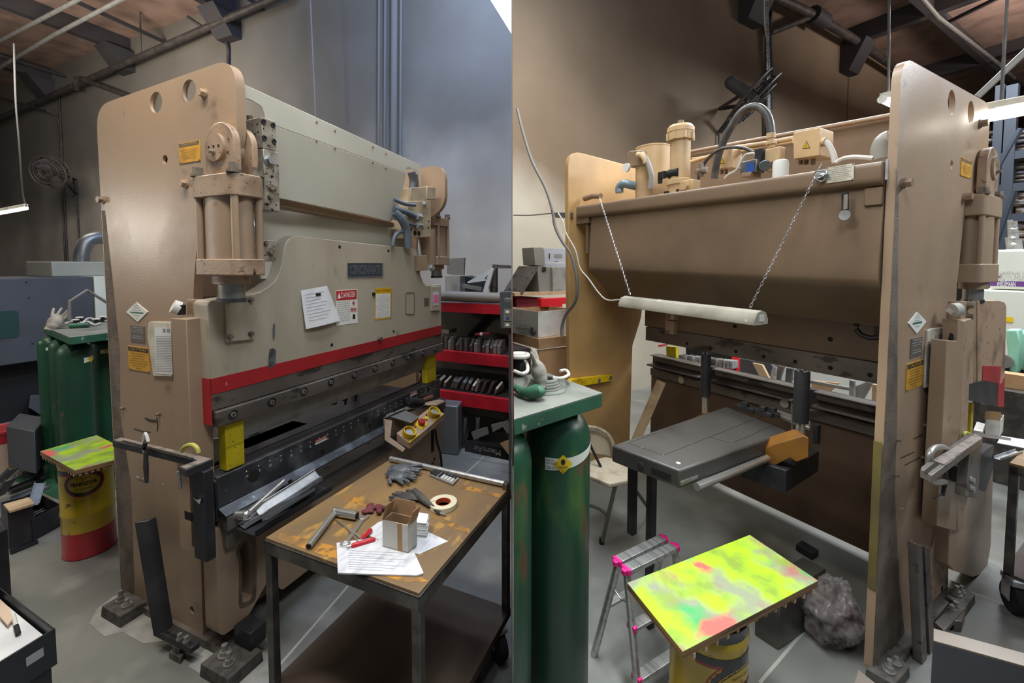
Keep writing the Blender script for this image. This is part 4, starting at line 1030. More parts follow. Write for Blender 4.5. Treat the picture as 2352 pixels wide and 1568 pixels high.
# worn clear document sleeve
a = [L(x, y, u=U0) for x, y in ((345, 742), (349, 738), (394, 739), (399, 864), (356, 862), (343, 770))]
m = M(oldpaper); m.hull(a, [p + Vector((-0.008, 0, 0)) for p in a]); sl = part('document_sleeve', m, pb, 0.002)
t = M(paper); a = [L(x, y, u=U0 - .0085) for x, y in ((355, 752), (393, 753), (397, 860), (358, 857))]; t.hull(a, [p + Vector((-0.0006, 0, 0)) for p in a])
t.use(mat('faint print', '8d8b86', 0.7))
for k in range(22): t.tube([L(358, 772 + k * 3.8, u=U0 - .0093), L(395, 772.5 + k * 3.85, u=U0 - .0093)], 0.0008, 3)
t.box(L(374, 754, u=U0 - .0093), L(380, 763, u=U0 - .0098)); t.box(L(383, 754, u=U0 - .0093), L(391, 763, u=U0 - .0098))
part('printed_sheet', t, sl)

nb = plate_px(L, 'name_plate', '-v', ((799, 602), (879, 605), (879, 636), (798, 637)), dict(v=VF), mat('blue-black enamel', '3b444d', 0.4), parent=pb)
c = L(839, 620, v=VF); X = frame('-v', c + Vector((0, -0.003, 0)))
W_ = L(879, 620, v=VF).x - L(799, 620, v=VF).x; H_ = L(799, 602, v=VF).z - L(799, 637, v=VF).z
t = M(zinc); t.text('CINCINNATI', X, H_ * 0.82, width=W_ * 0.87, depth=0.0012, off=.022)
t.use(nb.data.materials[0]); 
b_ = 0.002
for s, e in (((-W_ / 2, -H_ / 2), (W_ / 2, -H_ / 2 + b_)), ((-W_ / 2, H_ / 2 - b_), (W_ / 2, H_ / 2)), ((-W_ / 2, -H_ / 2), (-W_ / 2 + b_, H_ / 2)), ((W_ / 2 - b_, -H_ / 2), (W_ / 2, H_ / 2))):
    t.use(zinc).box((s[0], s[1], 0), (e[0], e[1], 0.0015), X)
lt = part('lettering', t, nb)
# thinner dark inner letters so the word reads as outlined
t = M(nb.data.materials[0]); t.text('CINCINNATI', X @ T(0, 0, 0.0007), H_ * 0.82, width=W_ * 0.86, depth=0.0012, off=-.012)
part('letter_infill', t, nb)

# danger sheet and safety guideline sheet
P = [L(x, y, v=VF) for x, y in ((771, 667), (820, 664), (821, 741), (772, 748))]
m = M(white); m.hull(P, [p + Vector((0, -0.0015, 0)) for p in P]); ds = part('danger_sign', m, pb)
def px_text(m, x, y, v, s, size, width): m.text(s, frame('-v', L(x, y, v=v)), size, width=width, depth=0.0003)
t = M(mat('danger red', 'b82a33', 0.5)); q = [L(x, y, v=VF - .0016) for x, y in ((772, 668), (819, 665.5), (819.5, 687), (772.5, 690))]; t.hull(q, [p + Vector((0, -.0005, 0)) for p in q])
dw = (P[1] - P[0]).length
t.use(white); px_text(t, 800, 677, VF - .0022, 'DANGER', 0.042, dw * 0.66)
q = [L(x, y, v=VF - .0022) for x, y in ((775, 685.5), (783, 685), (779, 671.5))]; t.hull(q, [p + Vector((0, -.0003, 0)) for p in q])
t.use(t.mats[0])
for x, y in ((812.5, 696), (808.5, 711), (815.5, 710.5)):
    pc = L(x, y, v=VF - .0018); t.torus((0, 0, 0), 0.010, 0.0016, X=frame('-v', pc), n=16, k=4); t.tube([pc + Vector((-.007, 0, .007)), pc + Vector((.007, 0, -.007))], 0.0012, 4)
t.use(ink); 
for x, y in ((812.5, 696), (808.5, 711), (815.5, 710.5)):
    t.ball(L(x, y, v=VF - .0018), (0.004, 0.0006, 0.006), n=8, k=5)
q = [L(x, y, v=VF - .0018) for x, y in ((810, 722), (816, 721.5), (816, 732), (810, 732.5))]; t.hull(q, [p + Vector((0, -.0003, 0)) for p in q])
for i, s in enumerate(('NEVER PLACE ANY PART OF', 'YOUR BODY UNDER THE RAM', 'OR WITHIN THE DIE AREA', 'USE PROPER POINT OF', 'OPERATION GUARDING', 'OPERATOR MUST READ', 'THE MANUAL FIRST', 'DO NOT REMOVE', 'THIS SIGN', 'KEEP HANDS CLEAR')):
    y = 693.5 + i * 4.8 - (0.4 if i else 0)
    px_text(t, 789, y, VF - .0018, s, 0.006, dw * 0.6)
part('lettering', t, ds)
P = [L(x, y, v=VF) for x, y in ((861, 662), (899, 660), (898, 730), (860, 735))]; gw = (P[1] - P[0]).length
m = M(mat('safety border', 'd9a91c', 0.55)); m.hull(P, [p + Vector((0, -0.0015, 0)) for p in P]); ds = part('guideline_sign', m, pb)
t = M(white); q = [L(x, y, v=VF - .0016) for x, y in ((863, 675), (897, 673.5), (896, 727), (862, 732))]; t.hull(q, [p + Vector((0, -.0004, 0)) for p in q])
t.use(ink); px_text(t, 880, 667.5, VF - .0018, 'SAFETY GUIDELINES', 0.016, gw * 0.82)
for i in range(15): px_text(t, 879.5, 679.5 + i * 3.4, VF - .0021, ['OPERATION', 'ALWAYS WEAR EYE PROTECTION', 'KEEP WORK AREA CLEAN', 'NEVER REACH INTO THE DIES', 'SET UP'][i % 5], 0.004, gw * (0.3 if i % 5 == 0 else 0.74))
for k in range(34):
    y = 663 + k * 2.1
    for x in (861.6, 898.2): t.box(L(x - .5, y, v=VF - .0016) , L(x + .5, y + 1, v=VF - .002))
part('lettering', t, ds)
m = M(black); p = L(857, 675, v=VF); m.box(p + Vector((-.008, -.01, -.009)), p + Vector((.008, 0, .009))); part('magnet', m, pb)
m = M(grey_plate); q = [L(x, y, v=VF) for x, y in ((974, 684), (985, 684), (985, 702), (974, 703))]; m.hull(q, [p + Vector((0, -.0015, 0)) for p in q]); part('data_plate', m, pb)
# hand-written note held by a magnet
P = [L(x, y, v=VF) for x, y in ((689, 667), (750, 656), (776, 736), (696, 755))]
def note_pt(i, j):
    a = P[0].lerp(P[1], i); b = P[3].lerp(P[2], i); p = a.lerp(b, j)
    return (p.x, p.y - 0.004 - 0.018 * abs(math.sin(i * 2 + 1)) * j - 0.012 * j * i, p.z)
m = M(paper); vs = [note_pt(i / 8, j / 8) for j in range(9) for i in range(9)]
fs = [(j * 9 + i, j * 9 + i + 1, (j + 1) * 9 + i + 1, (j + 1) * 9 + i) for j in range(8) for i in range(8)]
m.add(vs, fs); m.add([(p[0], p[1] + .0006, p[2]) for p in vs], fs)
nt = solo('handwritten_note', m, 'creased white handwritten note hanging crooked on the ram, left of the danger sign', 'note', 'L')
t = M(mat('faded pen', '9a8fb0', 0.7)); 
for k in range(9):
    j = 0.12 + k * 0.085
    t.tube([Vector(note_pt(i / 10, j + 0.006 * ((i * 7 + k) % 3))) + Vector((0, -0.0012, 0)) for i in range(1, 9 - (k % 3))], 0.0008, 3)
part('writing', t, nt)
m = M(black); p = L(729, 676, v=VF - 0.006); m.box(p + Vector((-.012, -.008, -.005)), p + Vector((.014, 0.003, .006))); part('magnet', m, nt)
# ================================================================== things in the left half
# ---- yellow wooden blocks standing between die rail and ram
def wood_block(P, z0, z1, label, bay='L'):
    m = M(yellow); P = [Vector(p) for p in P]; m.hull(P, [p + Vector((0, 0, z1 - z0)) for p in P])
    o = solo('wooden_block', m, label, 'block', bay, bev=0.002)
    k = M(black); a, b = P[0], P[1]; mid = (z0 + z1) / 2 - z0
    d = M(mat('dark groove', '5a5114', .8)); d.box((min(a.x, b.x) - 0.0006, a.y - 0.0009, z0 + mid), (max(a.x, b.x) + .0006, a.y - 0.0002, z0 + mid + 0.0015)); part('saw_line', d, o)
    for i in range(5):
        q = Vector((a.x + (b.x - a.x) * (0.2 + 0.6 * ((i * 0.37) % 1)), a.y - 0.0002, z0 + (z1 - z0) * (0.1 + 0.8 * ((i * 0.61) % 1)))); part('nail_hole', M(black).cyl(q, q + Vector((0, -.0008, 0)), 0.002, 8), o)
    return o
zr_ = ZR
p0 = L(520, 1075, v=VF + 0.01); p1 = L(563, 1077, v=VF + 0.01); zt_ = L(545, 968, v=VF + .01).z
wood_block([(p0.x, VF + 0.01, zr_ + .0005), (p1.x, VF + 0.01, zr_ + .0005), (p1.x, VF + 0.055, zr_ + .0005), (p0.x, VF + 0.055, zr_ + .0005)], zr_, zt_ , 'yellow wooden block standing on the left end of the die rail')
p0 = L(981, 872, v=VF + 0.01); p1 = L(1002, 872, v=VF + 0.01)
wood_block([(p0.x, VF + 0.01, zr_ + .0005), (p1.x, VF + 0.01, zr_ + .0005), (p1.x, VF + 0.055, zr_ + .0005), (p0.x, VF + 0.055, zr_ + .0005)], zr_, L(990, 811, v=VF + .01).z, 'yellow wooden block standing at the right end of the die rail')

m = M(mat('crumpled light sheet', 'b5b0a6', .7, col2='86817a', scale=20, bump=.5)); Q = [L(x, y, v=2.1) for x, y in ((482, 1008), (520, 1006), (522, 1040), (500, 1034), (522, 1078), (484, 1072))]
m.hull([Q[0], Q[1], Q[2], Q[5]], [p + Vector((0, .02, 0)) for p in (Q[0], Q[1], Q[2], Q[5])]); solo('crumpled_sheet', m, 'light crumpled sheet seen behind the left yellow block', 'sheet', 'L')
# ---- two-hand control station bracketed to the right end of the bed
cs = thing('control_station', 'tan two-button control box on an open bracket at the right end of the press bed', 'control box', 'L', L(950, 1040, v=1.5))
def sheetpx(pts, th=(0, 0, 0.004), m=midgrey):
    P = [Vector(p) for p in pts]; b = M(m); b.hull(P, [p + Vector(th) for p in P]); return b
vA, vB = VF - 0.05, VF - 0.20
side = [L(881, 962, v=vA), L(882, 1008, v=vA), L(923, 1037, v=vB), L(928, 1036, v=vB), L(950, 1000, v=vB + .01), L(912, 996, v=VF - .1), L(905, 985, v=VF - .08), L(936, 972, v=vB + .03)]
part('bracket_side', sheetpx([L(881, 962, v=vA), L(882, 1009, v=vA), L(925, 1038, v=vB), L(930, 1030, v=vB), L(896, 1005, v=VF - .08), L(900, 966, v=VF - .07)], (0.004, 0, 0), tan), cs, 0.001)
part('bracket_back', sheetpx([L(882, 965, v=VF - .052), L(882, 1008, v=VF - .052), L(1006, 960, v=VF - .052), L(1006, 925, v=VF - .052)], (0, -0.004, 0), tan_dirty), cs)
# sloping console
fa = [L(901, 1015, v=VF - .17), L(941, 1018, v=VF - .20), L(1021, 956, v=VF - .20), L(984, 948, v=VF - .15)]
fl_, fr_, br_, bl_ = L(928, 1036, v=vB), L(1012, 976, v=vB - .01), L(1016, 950, v=vB - 0.01), L(950, 1000, v=vB)
tl2, tr2 = L(910, 993, v=VF - .12), L(1000, 935, v=VF - .11)
P0, P1, P2, P3 = L(941, 1018, v=vB), L(1021, 950, v=vB), L(992, 932, v=VF - .115), L(911, 994, v=VF - .115)
dn = Vector((0, 0.035, -0.05))
body = M(tan); body.hull([P0 + Vector((0, .0, -.035)), P1 + Vector((0, 0, -.035)), P2 + Vector((0, 0.0, -.055)), P3 + Vector((0, 0.0, -.055))], [P0, P1, P2, P3])
con = part('console', body, cs, 0.002)
nrm = (P1 - P0).cross(P3 - P0).normalized(); ux = (P1 - P0).normalized(); uy = nrm.cross(ux)
def con_pt(s, t): return P0 + (P1 - P0) * s + (P3 - P0) * t
CX = Matrix((ux, uy, nrm)).transposed().to_4x4()
for s in (0.13, 0.83):
    X = T(con_pt(s, 0.5)) @ CX; g = M(safety)
    n = 20; Rg = 0.036
    for k in range(n):
        a0, a1 = 2 * PI * k / n, 2 * PI * (k + 1) / n
        hh = lambda a: 0.018 + 0.022 * max(0, -math.cos(a * 1.0 + 0.0)) + .008 * abs(math.sin(a))
        r1, r2 = Rg, Rg - 0.004
        vs = []
        for a in (a0, a1):
            for r in (r1, r2): vs += [(r * 1.25 * math.cos(a), r * math.sin(a), 0), (r * 1.3 * math.cos(a), r * 1.08 * math.sin(a), hh(a))]
        g.add(vs, [(0, 4, 5, 1), (2, 3, 7, 6), (1, 5, 7, 3), (0, 2, 6, 4)], X)
    g.box((-0.052, -0.05, 0), (0.052, -0.040, 0.006), X)
    bg = part('button_guard', g, con); part('palm_button', M(zinc).cyl((0, 0, 0), (0, 0, 0.016), 0.022, 20, X=X), bg)
X = T(con_pt(0.46, 0.5)) @ CX
es = part('estop_plate', M(safety).box((-.036, -.032, 0), (.036, .032, .003), X), con)
part('stop_button', M(mat('red button', '9c2024', .35)).cyl((0, 0, .003), (0, 0, .014), .012, 16, X=X).lathe([(.022, .014), (.024, .02), (.02, .028), (.001, .03)], (0, 0, 0), 22, X=X), es)
part('yellow_button', M(safety).cyl((0, 0, 0), (0, 0, .012), .011, 16, X=T(con_pt(.62, .55)) @ CX), con)
part('indicator', M(redp).cyl((0, 0, 0), (0, 0, .01), .006, 12, X=T(con_pt(.70, .72)) @ CX), con)
part('indicator', M(redp).cyl((0, 0, 0), (0, 0, .008), .005, 12, X=T(con_pt(.33, .55)) @ CX), con)
part('screw', M(zinc).cyl((0, 0, 0), (0, 0, .004), .003, 10, X=T(con_pt(.03, .1)) @ CX), con)
part('control_cable', M(softblack).tube([L(1000, 985, v=VF - .07), L(1003, 1010, v=VF - .06), L(1012, 1045, v=VF - .05), L(1016, 1090, v=VF - .03)], 0.008, 8, smooth=4), cs)
# tool shelf plates over it
m = M(steel2); m.hull(*[[p + Vector((0, 0, d)) for p in (L(879, 961, v=VF - .03), L(896, 957, v=VF - .06), L(945, 972, v=VF - .16), L(963, 958, v=VF - .13), L(929, 942, v=VF - .05), L(965, 937, v=VF - .06), L(940, 932, v=VF - .03))] for d in (0, 0.004)])
tsh = solo('tool_shelf', m, 'grey steel shelf plate above the control box, left of the mallet', 'shelf', 'L')
m = M(zinc); channel(m, L(889, 957, v=VF - .06) + Vector((0, 0, 0.004)), L(930, 940, v=VF - .05) + Vector((0, 0, 0.004)), 0.016, 0.006, 0.002)
solo('steel_channel', m, 'small bright steel channel lying on the shelf plate by the mallet', 'channel', 'L')
m = M(tan_dirty); Q = (L(960, 928, v=VF - .03), L(972, 931, v=VF - .08), L(1003, 932, v=VF - .1), L(1023, 922, v=VF - .1), L(1010, 918, v=VF - .03)); m.hull(Q, [p + Vector((0, 0, .004)) for p in Q])
solo('steel_plate', m, 'small tan rusty plate under the mallet handle', 'plate', 'L')
ml = thing('mallet', 'black-headed mallet with brown handle lying on the die rail', 'mallet', 'L', L(960, 925, v=VF - .04))
a, b = L(941, 921, v=VF - .045), L(969, 924, v=VF - .06)
part('head', M(softblack).cyl(a, b, 0.026, 20).cyl(a - (b - a) * .08, a, .022, 20, r2=.026).cyl(b, b + (b - a) * .08, .026, 20, r2=.022), ml, 0.002)
part('handle', M(mat('reddish wood handle', '7a4a35', 0.5)).tube([a.lerp(b, .6), L(975, 917, v=VF - .03), L(992, 910, v=VF - .02)], [0.009, .011, .012], 10), ml)

# ---- offcuts of folded sheet on a dark bracket at the left end of the bed
zsh = L(560, 1222, v=VF - .16).z
Q = [L(535, 1198, v=VF - .03), L(593, 1221, v=VF - .17), L(712, 1141, v=VF - .17), L(680, 1125, v=VF - .03)]
zq = Q[0].z
m = M(blacksteel); m.box((1.09, VF - 0.175, 0.548), (1.47, VF - .028, 0.552)); m.box((1.09, VF - .175, .548), (1.47, VF - .172, .572))
br = solo('offcut_bracket', m, 'dark steel bracket shelf on the press bed holding the folded offcuts', 'bracket', 'L')
gl = 'folded sheet offcuts on the bed bracket'
def off(a, b, w, h, roll, mt, lab, up=True):
    return solo('sheet_offcut', channel(M(mt), a, b, w, h, 0.0025, roll, up), lab, 'offcut', 'L', group=gl)
za = 0.556
def at2(x, y, z): return L(x, y, z=z)
off(at2(552, 1208, za + .002), at2(732, 1098, za + .055), 0.07, 0.02, 0.0, zinc, 'bright U-shaped folded offcut, nearest in the pile on the bed bracket')
off(at2(590, 1176, za + .035), at2(728, 1088, za + .075), 0.045, 0.012, 0.7, zinc, 'narrow folded offcut leaning on top of the pile', True)
off(at2(610, 1195, za + .03), at2(718, 1128, za + .03), 0.04, 0.015, -.4, grey_sheet, 'dull folded offcut at the back right of the pile')
off(at2(520, 1180, za + .03), at2(640, 1100, za + .04), 0.10, 0.004, 0.0, steel, 'wide dark flat offcut at the back of the pile')
sw = thing('socket_handle', 'chrome socket on a T-handle pipe resting on the folded offcuts', 'wrench', 'L', L(560, 1182, v=VF - .12))
a, b, c_ = L(518, 1181, z=.60), L(565, 1183, z=.60), L(652, 1105, z=.64)
part('socket', M(chrome).cyl(a, a.lerp(b, .75), .016, 20).cyl(a.lerp(b, .75), b, .018, 20), sw)
part('pipe_handle', M(steel2).cyl(b, c_, 0.012, 18), sw); part('joint', M(chrome).ball(b, .02), sw)

# ---- steel cart with board top
ct = thing('work_cart', 'steel cart with worn orange-brown board top, in front of the press', 'cart', 'L', (1.266, 1.0, 0))
CU0, CU1, CV0, CV1, CZT = 0.951, 1.583, 0.692, 1.316, 0.69
m = M(wood); m.box((CU0 + .004, CV0 + .004, CZT - 0.010), (CU1 - .004, CV1 - .004, CZT)); tp = part('table_top', m, ct, 0.001)
m = M(softblack); m.box((CU0, CV0, CZT - 0.014), (CU1, CV1, CZT - .0102)); part('rubber_mat_edge', m, ct)
fs_ = mat('dented grey steel frame', '4c4a48', 0.4, 0.6, col2='6e6a64', scale=14, lo=0.45, hi=0.7, bump=0.3, bs=50, rvar=-.1)
for a, b in (((CU0, CV0, 0), (CU1, CV0 + .004, 0)), ((CU0, CV1 - .004, 0), (CU1, CV1, 0)), ((CU0, CV0, 0), (CU0 + .004, CV1, 0)), ((CU1 - .004, CV0, 0), (CU1, CV1, 0))):
    part('edge_angle', M(fs_).box((a[0], a[1], CZT - 0.052), (b[0], b[1], CZT - 0.008)), ct, 0.001)
cz0 = 0.14
for i, (u, v) in enumerate(((CU0, CV0), (CU0, CV1 - .03), (CU1 - .03, CV0), (CU1 - .03, CV1 - .03))):
    part('leg', M(fs_).box((u + .001, v + .001, cz0), (u + 0.029, v + .029, CZT - .015)), ct, 0.003)
sh = M(mat('grimy lower shelf', '5a4c40', 0.4, 0.2, col2='473b32', scale=2.5, rvar=.15)); sh.box((CU0, CV0, 0.165), (CU1, CV1, 0.172)); sh.box((CU0, CV0, 0.14), (CU1, CV0 + .003, 0.168)); sh.box((CU0, CV0, 0.14), (CU0 + .003, CV1, 0.168)); sh.box((CU1 - .003, CV0, 0.14), (CU1, CV1, 0.168))
part('lower_shelf', sh, ct, 0.001)
def caster(parent, u, v, R_, ztop, ang=0.4, clip=False):
    X = T(u, v, 0) @ rmat('Z', ang)
    w = M(softblack); w.cyl((R_ * .4, -0.018, R_), (R_ * .4, 0.018, R_), R_, 26, X=X); wh = part('caster_wheel', w, parent, 0.003, clip=clip)
    f = M(zinc); f.box((-.02, -.026, R_ * 2), (R_ * 1.0, .026, ztop), X); f.box((-.01, -.026, R_ * .8), (R_ * .7, -.022, R_ * 2.05), X); f.box((-.01, .022, R_ * .8), (R_ * .7, .026, R_ * 2.05), X); f.cyl((R_ * .4, -.03, R_), (R_ * .4, .03, R_), .008, 10, X=X)
    part('caster_fork', f, parent, 0.001, clip=clip)
for u, v in ((CU0 + .03, CV0 + .03), (CU0 + .03, CV1 - .03), (CU1 - .05, CV0 + .05), (CU1 - .03, CV1 - .03)): caster(ct, u, v, .062, .14, -2.2 if u > 1.5 else 0.5)
a, b = L(882, 1066, z=CZT + .014), L(1160, 1115, z=CZT + .014)
part('end_rod', M(alum).cyl(Vector((CU1 - .012, CV1 - .02, CZT + .013)), Vector((CU1 - .012, CV0 + .02, CZT + .013)), 0.012, 18), ct)
part('corner_block', M(fs_).box((CU1 - .035, CV0 + .002, CZT), (CU1 - .001, CV0 + .022, CZT + .026)), ct, .002)
# orange paint bands on the board, worn through
bm_ = mat('worn orange paint band', 'b9822f', 0.55, col2='8a6838', scale=14, lo=0.45, hi=0.55, col3='7c5d38', scale3=30, lo3=.5, hi3=.56)
for q in (((645, 1222), (635, 1238), (930, 1338), (985, 1335), (968, 1326), (800, 1262)), ((795, 1133), (782, 1143), (860, 1172), (873, 1158)), ((985, 1188), (990, 1180), (1080, 1215), (1075, 1225)), ((1050, 1120), (1060, 1112), (1150, 1135), (1145, 1142))):
    P = [L(x, y, z=CZT + .0002) for x, y in q]; part('paint_band', M(bm_).hull(P, [p + Vector((0, 0, .0004)) for p in P]), tp)
# tools and papers on the cart
ZC = CZT + 0.0006
def flat(px, z, th, mt, name, label, cat, extra=None):
    P = [L(x, y, z=z) for x, y in px]
    return solo(name, M(mt).hull(P, [p + Vector((0, 0, th)) for p in P]), label, cat, 'L')
drawing = mat('smudged drawing paper', 'd6d7da', 0.6, col2='b7b8c0', scale=14, lo=0.45, hi=0.7, stretch=(1, 3, 1))
pp = flat(((835, 1225), (868, 1200), (905, 1185), (1029, 1243), (963, 1273), (925, 1262)), ZC, 0.001, drawing, 'paper_sheet', 'white paper sheet under the small cardboard box, reaching to the right', 'paper')
pq = flat(((773, 1249), (850, 1238), (945, 1256), (973, 1318), (958, 1324), (776, 1318)), ZC + .0012, 0.004, drawing, 'paper_stack', 'smudged paper drawings at the front edge of the cart', 'paper')
t = M(mat('faint blue print', '9ba0ae', .7))
for k in range(9):
    t.tube([L(800, 1264 + k * 5.2, z=ZC + .0055), L(930 - (k % 3) * 25, 1270 + k * 5.0, z=ZC + .0055)], 0.0007, 3)
part('printed_lines', t, pq)
# small box
bx = thing('cardboard_box', 'small open cardboard box with white faces standing on the cart', 'box', 'L', L(915, 1250, z=ZC + .005))
zb_ = ZC + .0056
B = [L(879, 1255, z=zb_), L(937, 1270, z=zb_), L(958, 1251, z=zb_)]; B.append(B[0] + B[2] - B[1]); hb = L(879, 1193, u=B[0].x).z - zb_
w = M(boxwhite); tray(w, B, hb, 0.003); part('box_walls', w, bx); wi = M(card); cB = center(B); tray(wi, [p + (cB - p) * .075 + Vector((0, 0, .002)) for p in B], hb * .985, .001); part('brown_lining', wi, bx)
tq = M(mat('brown packing tape', 'a07a4c', .4))
e = (B[1] - B[0]); nrm_ = Vector((e.y, -e.x, 0)).normalized() * .0008
A0, A1 = B[0] + e * .60 + nrm_, B[0] + e * .78 + nrm_; tq.hull([A0, A1, A1 - nrm_, A0 - nrm_], [p + Vector((0, 0, hb)) for p in (A0, A1, A1 - nrm_, A0 - nrm_)]); part('packing_tape', tq, bx)
up = Vector((0, 0, hb))
for (i, j, out, ln) in ((3, 0, -0.30, .048), (2, 3, .05, .05), (1, 2, .35, .045)):
    p, q = B[i] + up, B[j] + up; d = ((p + q) / 2 - center(B) - up).normalized(); tip = d * ln * out + Vector((0, 0, ln))
    fl = M(card); fl.hull([p, q, q + (p - q) * .08 + tip, p + (q - p) * .08 + tip], [r + d * .002 for r in (p, q, q + (p - q) * .08 + tip, p + (q - p) * .08 + tip)]); part('flap', fl, bx)
cardst = M(paper)
P = [L(x, y, z=ZC + .002) for x, y in ((952, 1232), (980, 1235), (985, 1212), (958, 1208))]
for k in range(16):
    o_ = Vector((random.uniform(-.002, .002), random.uniform(-.002, .002), k * .0032)); cardst.hull([p + o_ for p in P], [p + o_ + Vector((0, 0, .0026)) for p in P])
solo('card_stack', cardst, 'stack of white cards behind the small cardboard box', 'cards', 'L')
# tape roll
c = L(1018, 1162, z=ZC); tr = thing('tape_roll', 'roll of cream masking tape with orange core', 'tape', 'L', c)
part('tape', M(tapecream).lathe([(.029, 0), (.052, 0), (.052, .018), (.029, .018), (.029, 0)], c, 40), tr, .001); part('core', M(orange).lathe([(.0265, .0), (.0288, 0), (.0288, .0175), (.0265, .0175), (.0265, 0)], c, 32), tr)
wt = M(ink); wt.text('Johnny', T(c + Vector((-.014, .036, .0184))) @ rmat('Z', -.9), .014, width=.042, depth=.0003); part('lettering', wt, tr)
# T handle, spanner, hex keys
th_ = thing('pipe_handle', 'chrome pipe handle with deep socket at the left of the cart top', 'wrench', 'L', L(740, 1215, z=ZC))
a, b = L(709, 1255, z=ZC + .011), L(770, 1175, z=ZC + .016)
pm = M(steel2); pm.cyl(a, b, .0105, 20); pm.use(dark).cyl(a + (a - b).normalized() * .0005, a, .0085, 16); part('pipe', pm, th_)
sm_ = M(chrome).cyl(b, L(820, 1184, z=ZC + .016), .0145, 22); q = L(820, 1184, z=ZC + .016); sm_.use(dark).cyl(q, q + (q - b).normalized() * .0005, .011, 12); part('socket', sm_, th_); part('elbow', M(chrome).ball(b, .015), th_)
sp_ = thing('spanner', 'chrome combination spanner beside the red-handled keys', 'spanner', 'L', L(815, 1220, z=ZC))
a, b = L(793, 1251, z=ZC + .005), L(832, 1192, z=ZC + .005); d = (b - a).normalized(); n_ = Vector((-d.y, d.x, 0))
s = M(chrome); s.hull([a + n_ * .006 + d * .012 - Vector((0, 0, .003)), a - n_ * .006 + d * .012 - Vector((0, 0, .003)), b - n_ * .0085 - Vector((0, 0, .003)), b + n_ * .0085 - Vector((0, 0, .003))], [a + n_ * .004 + d * .012 + Vector((0, 0, .003)), a - n_ * .004 + d * .012 + Vector((0, 0, .003)), b - n_ * .006 + Vector((0, 0, .003)), b + n_ * .006 + Vector((0, 0, .003))]); part('shank', s, sp_)
r = M(chrome); r.lathe([(.0095, -.005), (.0165, -.005), (.0165, .006), (.0095, .006), (.0095, -.005)], a, 26); part('ring_end', r, sp_, .001)
j = M(chrome); X = T(b) @ d.to_track_quat('X', 'Z').to_matrix().to_4x4()
j.prism(rpoly([(-.004, -.009), (.012, -.018), (.026, -.016), (.024, -.008), (.012, -.007), (.012, .007), (.024, .009), (.026, .016), (.012, .018), (-.004, .009)], .004, 3), 'z', -.004, .004, X=X); part('open_jaw', j, sp_, .0008)
for a, b, c_, lab in (((832, 1236), (853, 1216), (771, 1192), 'red-handled hex key lying behind the other one'), ((806, 1254), (862, 1238), (798, 1211), 'red-handled hex key nearest the paper')):
    a, b, c2 = L(*a, z=ZC + .009), L(*b, z=ZC + .009), L(*c_, z=ZC + .006)
    k = thing('hex_key', lab, 'tool', 'L', (a + b) / 2 - Vector((0, 0, .009))); part('handle', M(mat('red grip', 'c02430', .35)).tube([a, a.lerp(b, .08), a.lerp(b, .92), b], [.005, .0082, .0078, .005], 12), k); part('key_shaft', M(steel2).cyl(a.lerp(b, .35) if c_ == (798, 1211) else a, c2, .0022, 6), k)
    if c_ == (798, 1211): part('steel_tip', M(chrome).cyl(a, a + (a - b).normalized() * .012, .007, 12), k)
rg = M(mat('maroon rag', '6d343b', .85, col2='54262c', scale=20, bump=.6)); cc = L(858, 1172, z=ZC + .008)
rnd = random.Random(3)
for k in range(14): rg.ball(cc + Vector((rnd.uniform(-.02, .035), rnd.uniform(-.03, .035), rnd.uniform(-.002, .006))), (rnd.uniform(.008, .014), rnd.uniform(.008, .016), rnd.uniform(.006, .009)), n=10, k=6)
fuse(solo('rag', rg, 'crumpled maroon rag behind the small box', 'rag', 'L'), 0.004, 3)
# gloves
def glove(px, z, rot, L_, mt, label, seed, bay='L', fl=.35, f=None):
    c = (f or L)(*px, z=z + L_ * fl * .3); m = M(mt); glove_mesh(m, T(c) @ rmat('Z', rot), L_, seed=seed, fl=fl)
    o = solo('work_glove', m, label, 'glove', bay); fuse(o, .004 * L_ / .2, 3); return o
_glove = glove
mat_glove = MATS['grey nitrile glove']; mat_dg = MATS['dusty black glove']; mat_leather = MATS['pale leather glove']
_glove((915, 1092), ZC, -1.75, .15, mat_glove, 'shiny grey work glove at the back of the cart, the nearer of two', 1)
_glove((925, 1076), ZC + .006, -1.35, .15, mat_glove, 'shiny grey work glove at the back of the cart, half under the other', 2)
_glove((935, 1140), ZC, 1.9, .12, mat_dg, 'dusty black glove lying behind the small box', 4)
g = M(MATS['dusty black glove']); a, b = L(950, 1128, z=ZC + .02), L(1010, 1178, z=ZC + .008); g.tube([a, a.lerp(b, .3), a.lerp(b, .6), b], [.014, .015, .01, .006], 12)
so = thing('scraper', 'worn scraper with tapering dark handle pointing right, beside the tape roll', 'scraper', 'L', b)
part('handle', g, so); part('blade', M(steel2).cyl(b, L(1024, 1182, z=ZC + .006), .003, 8), so)
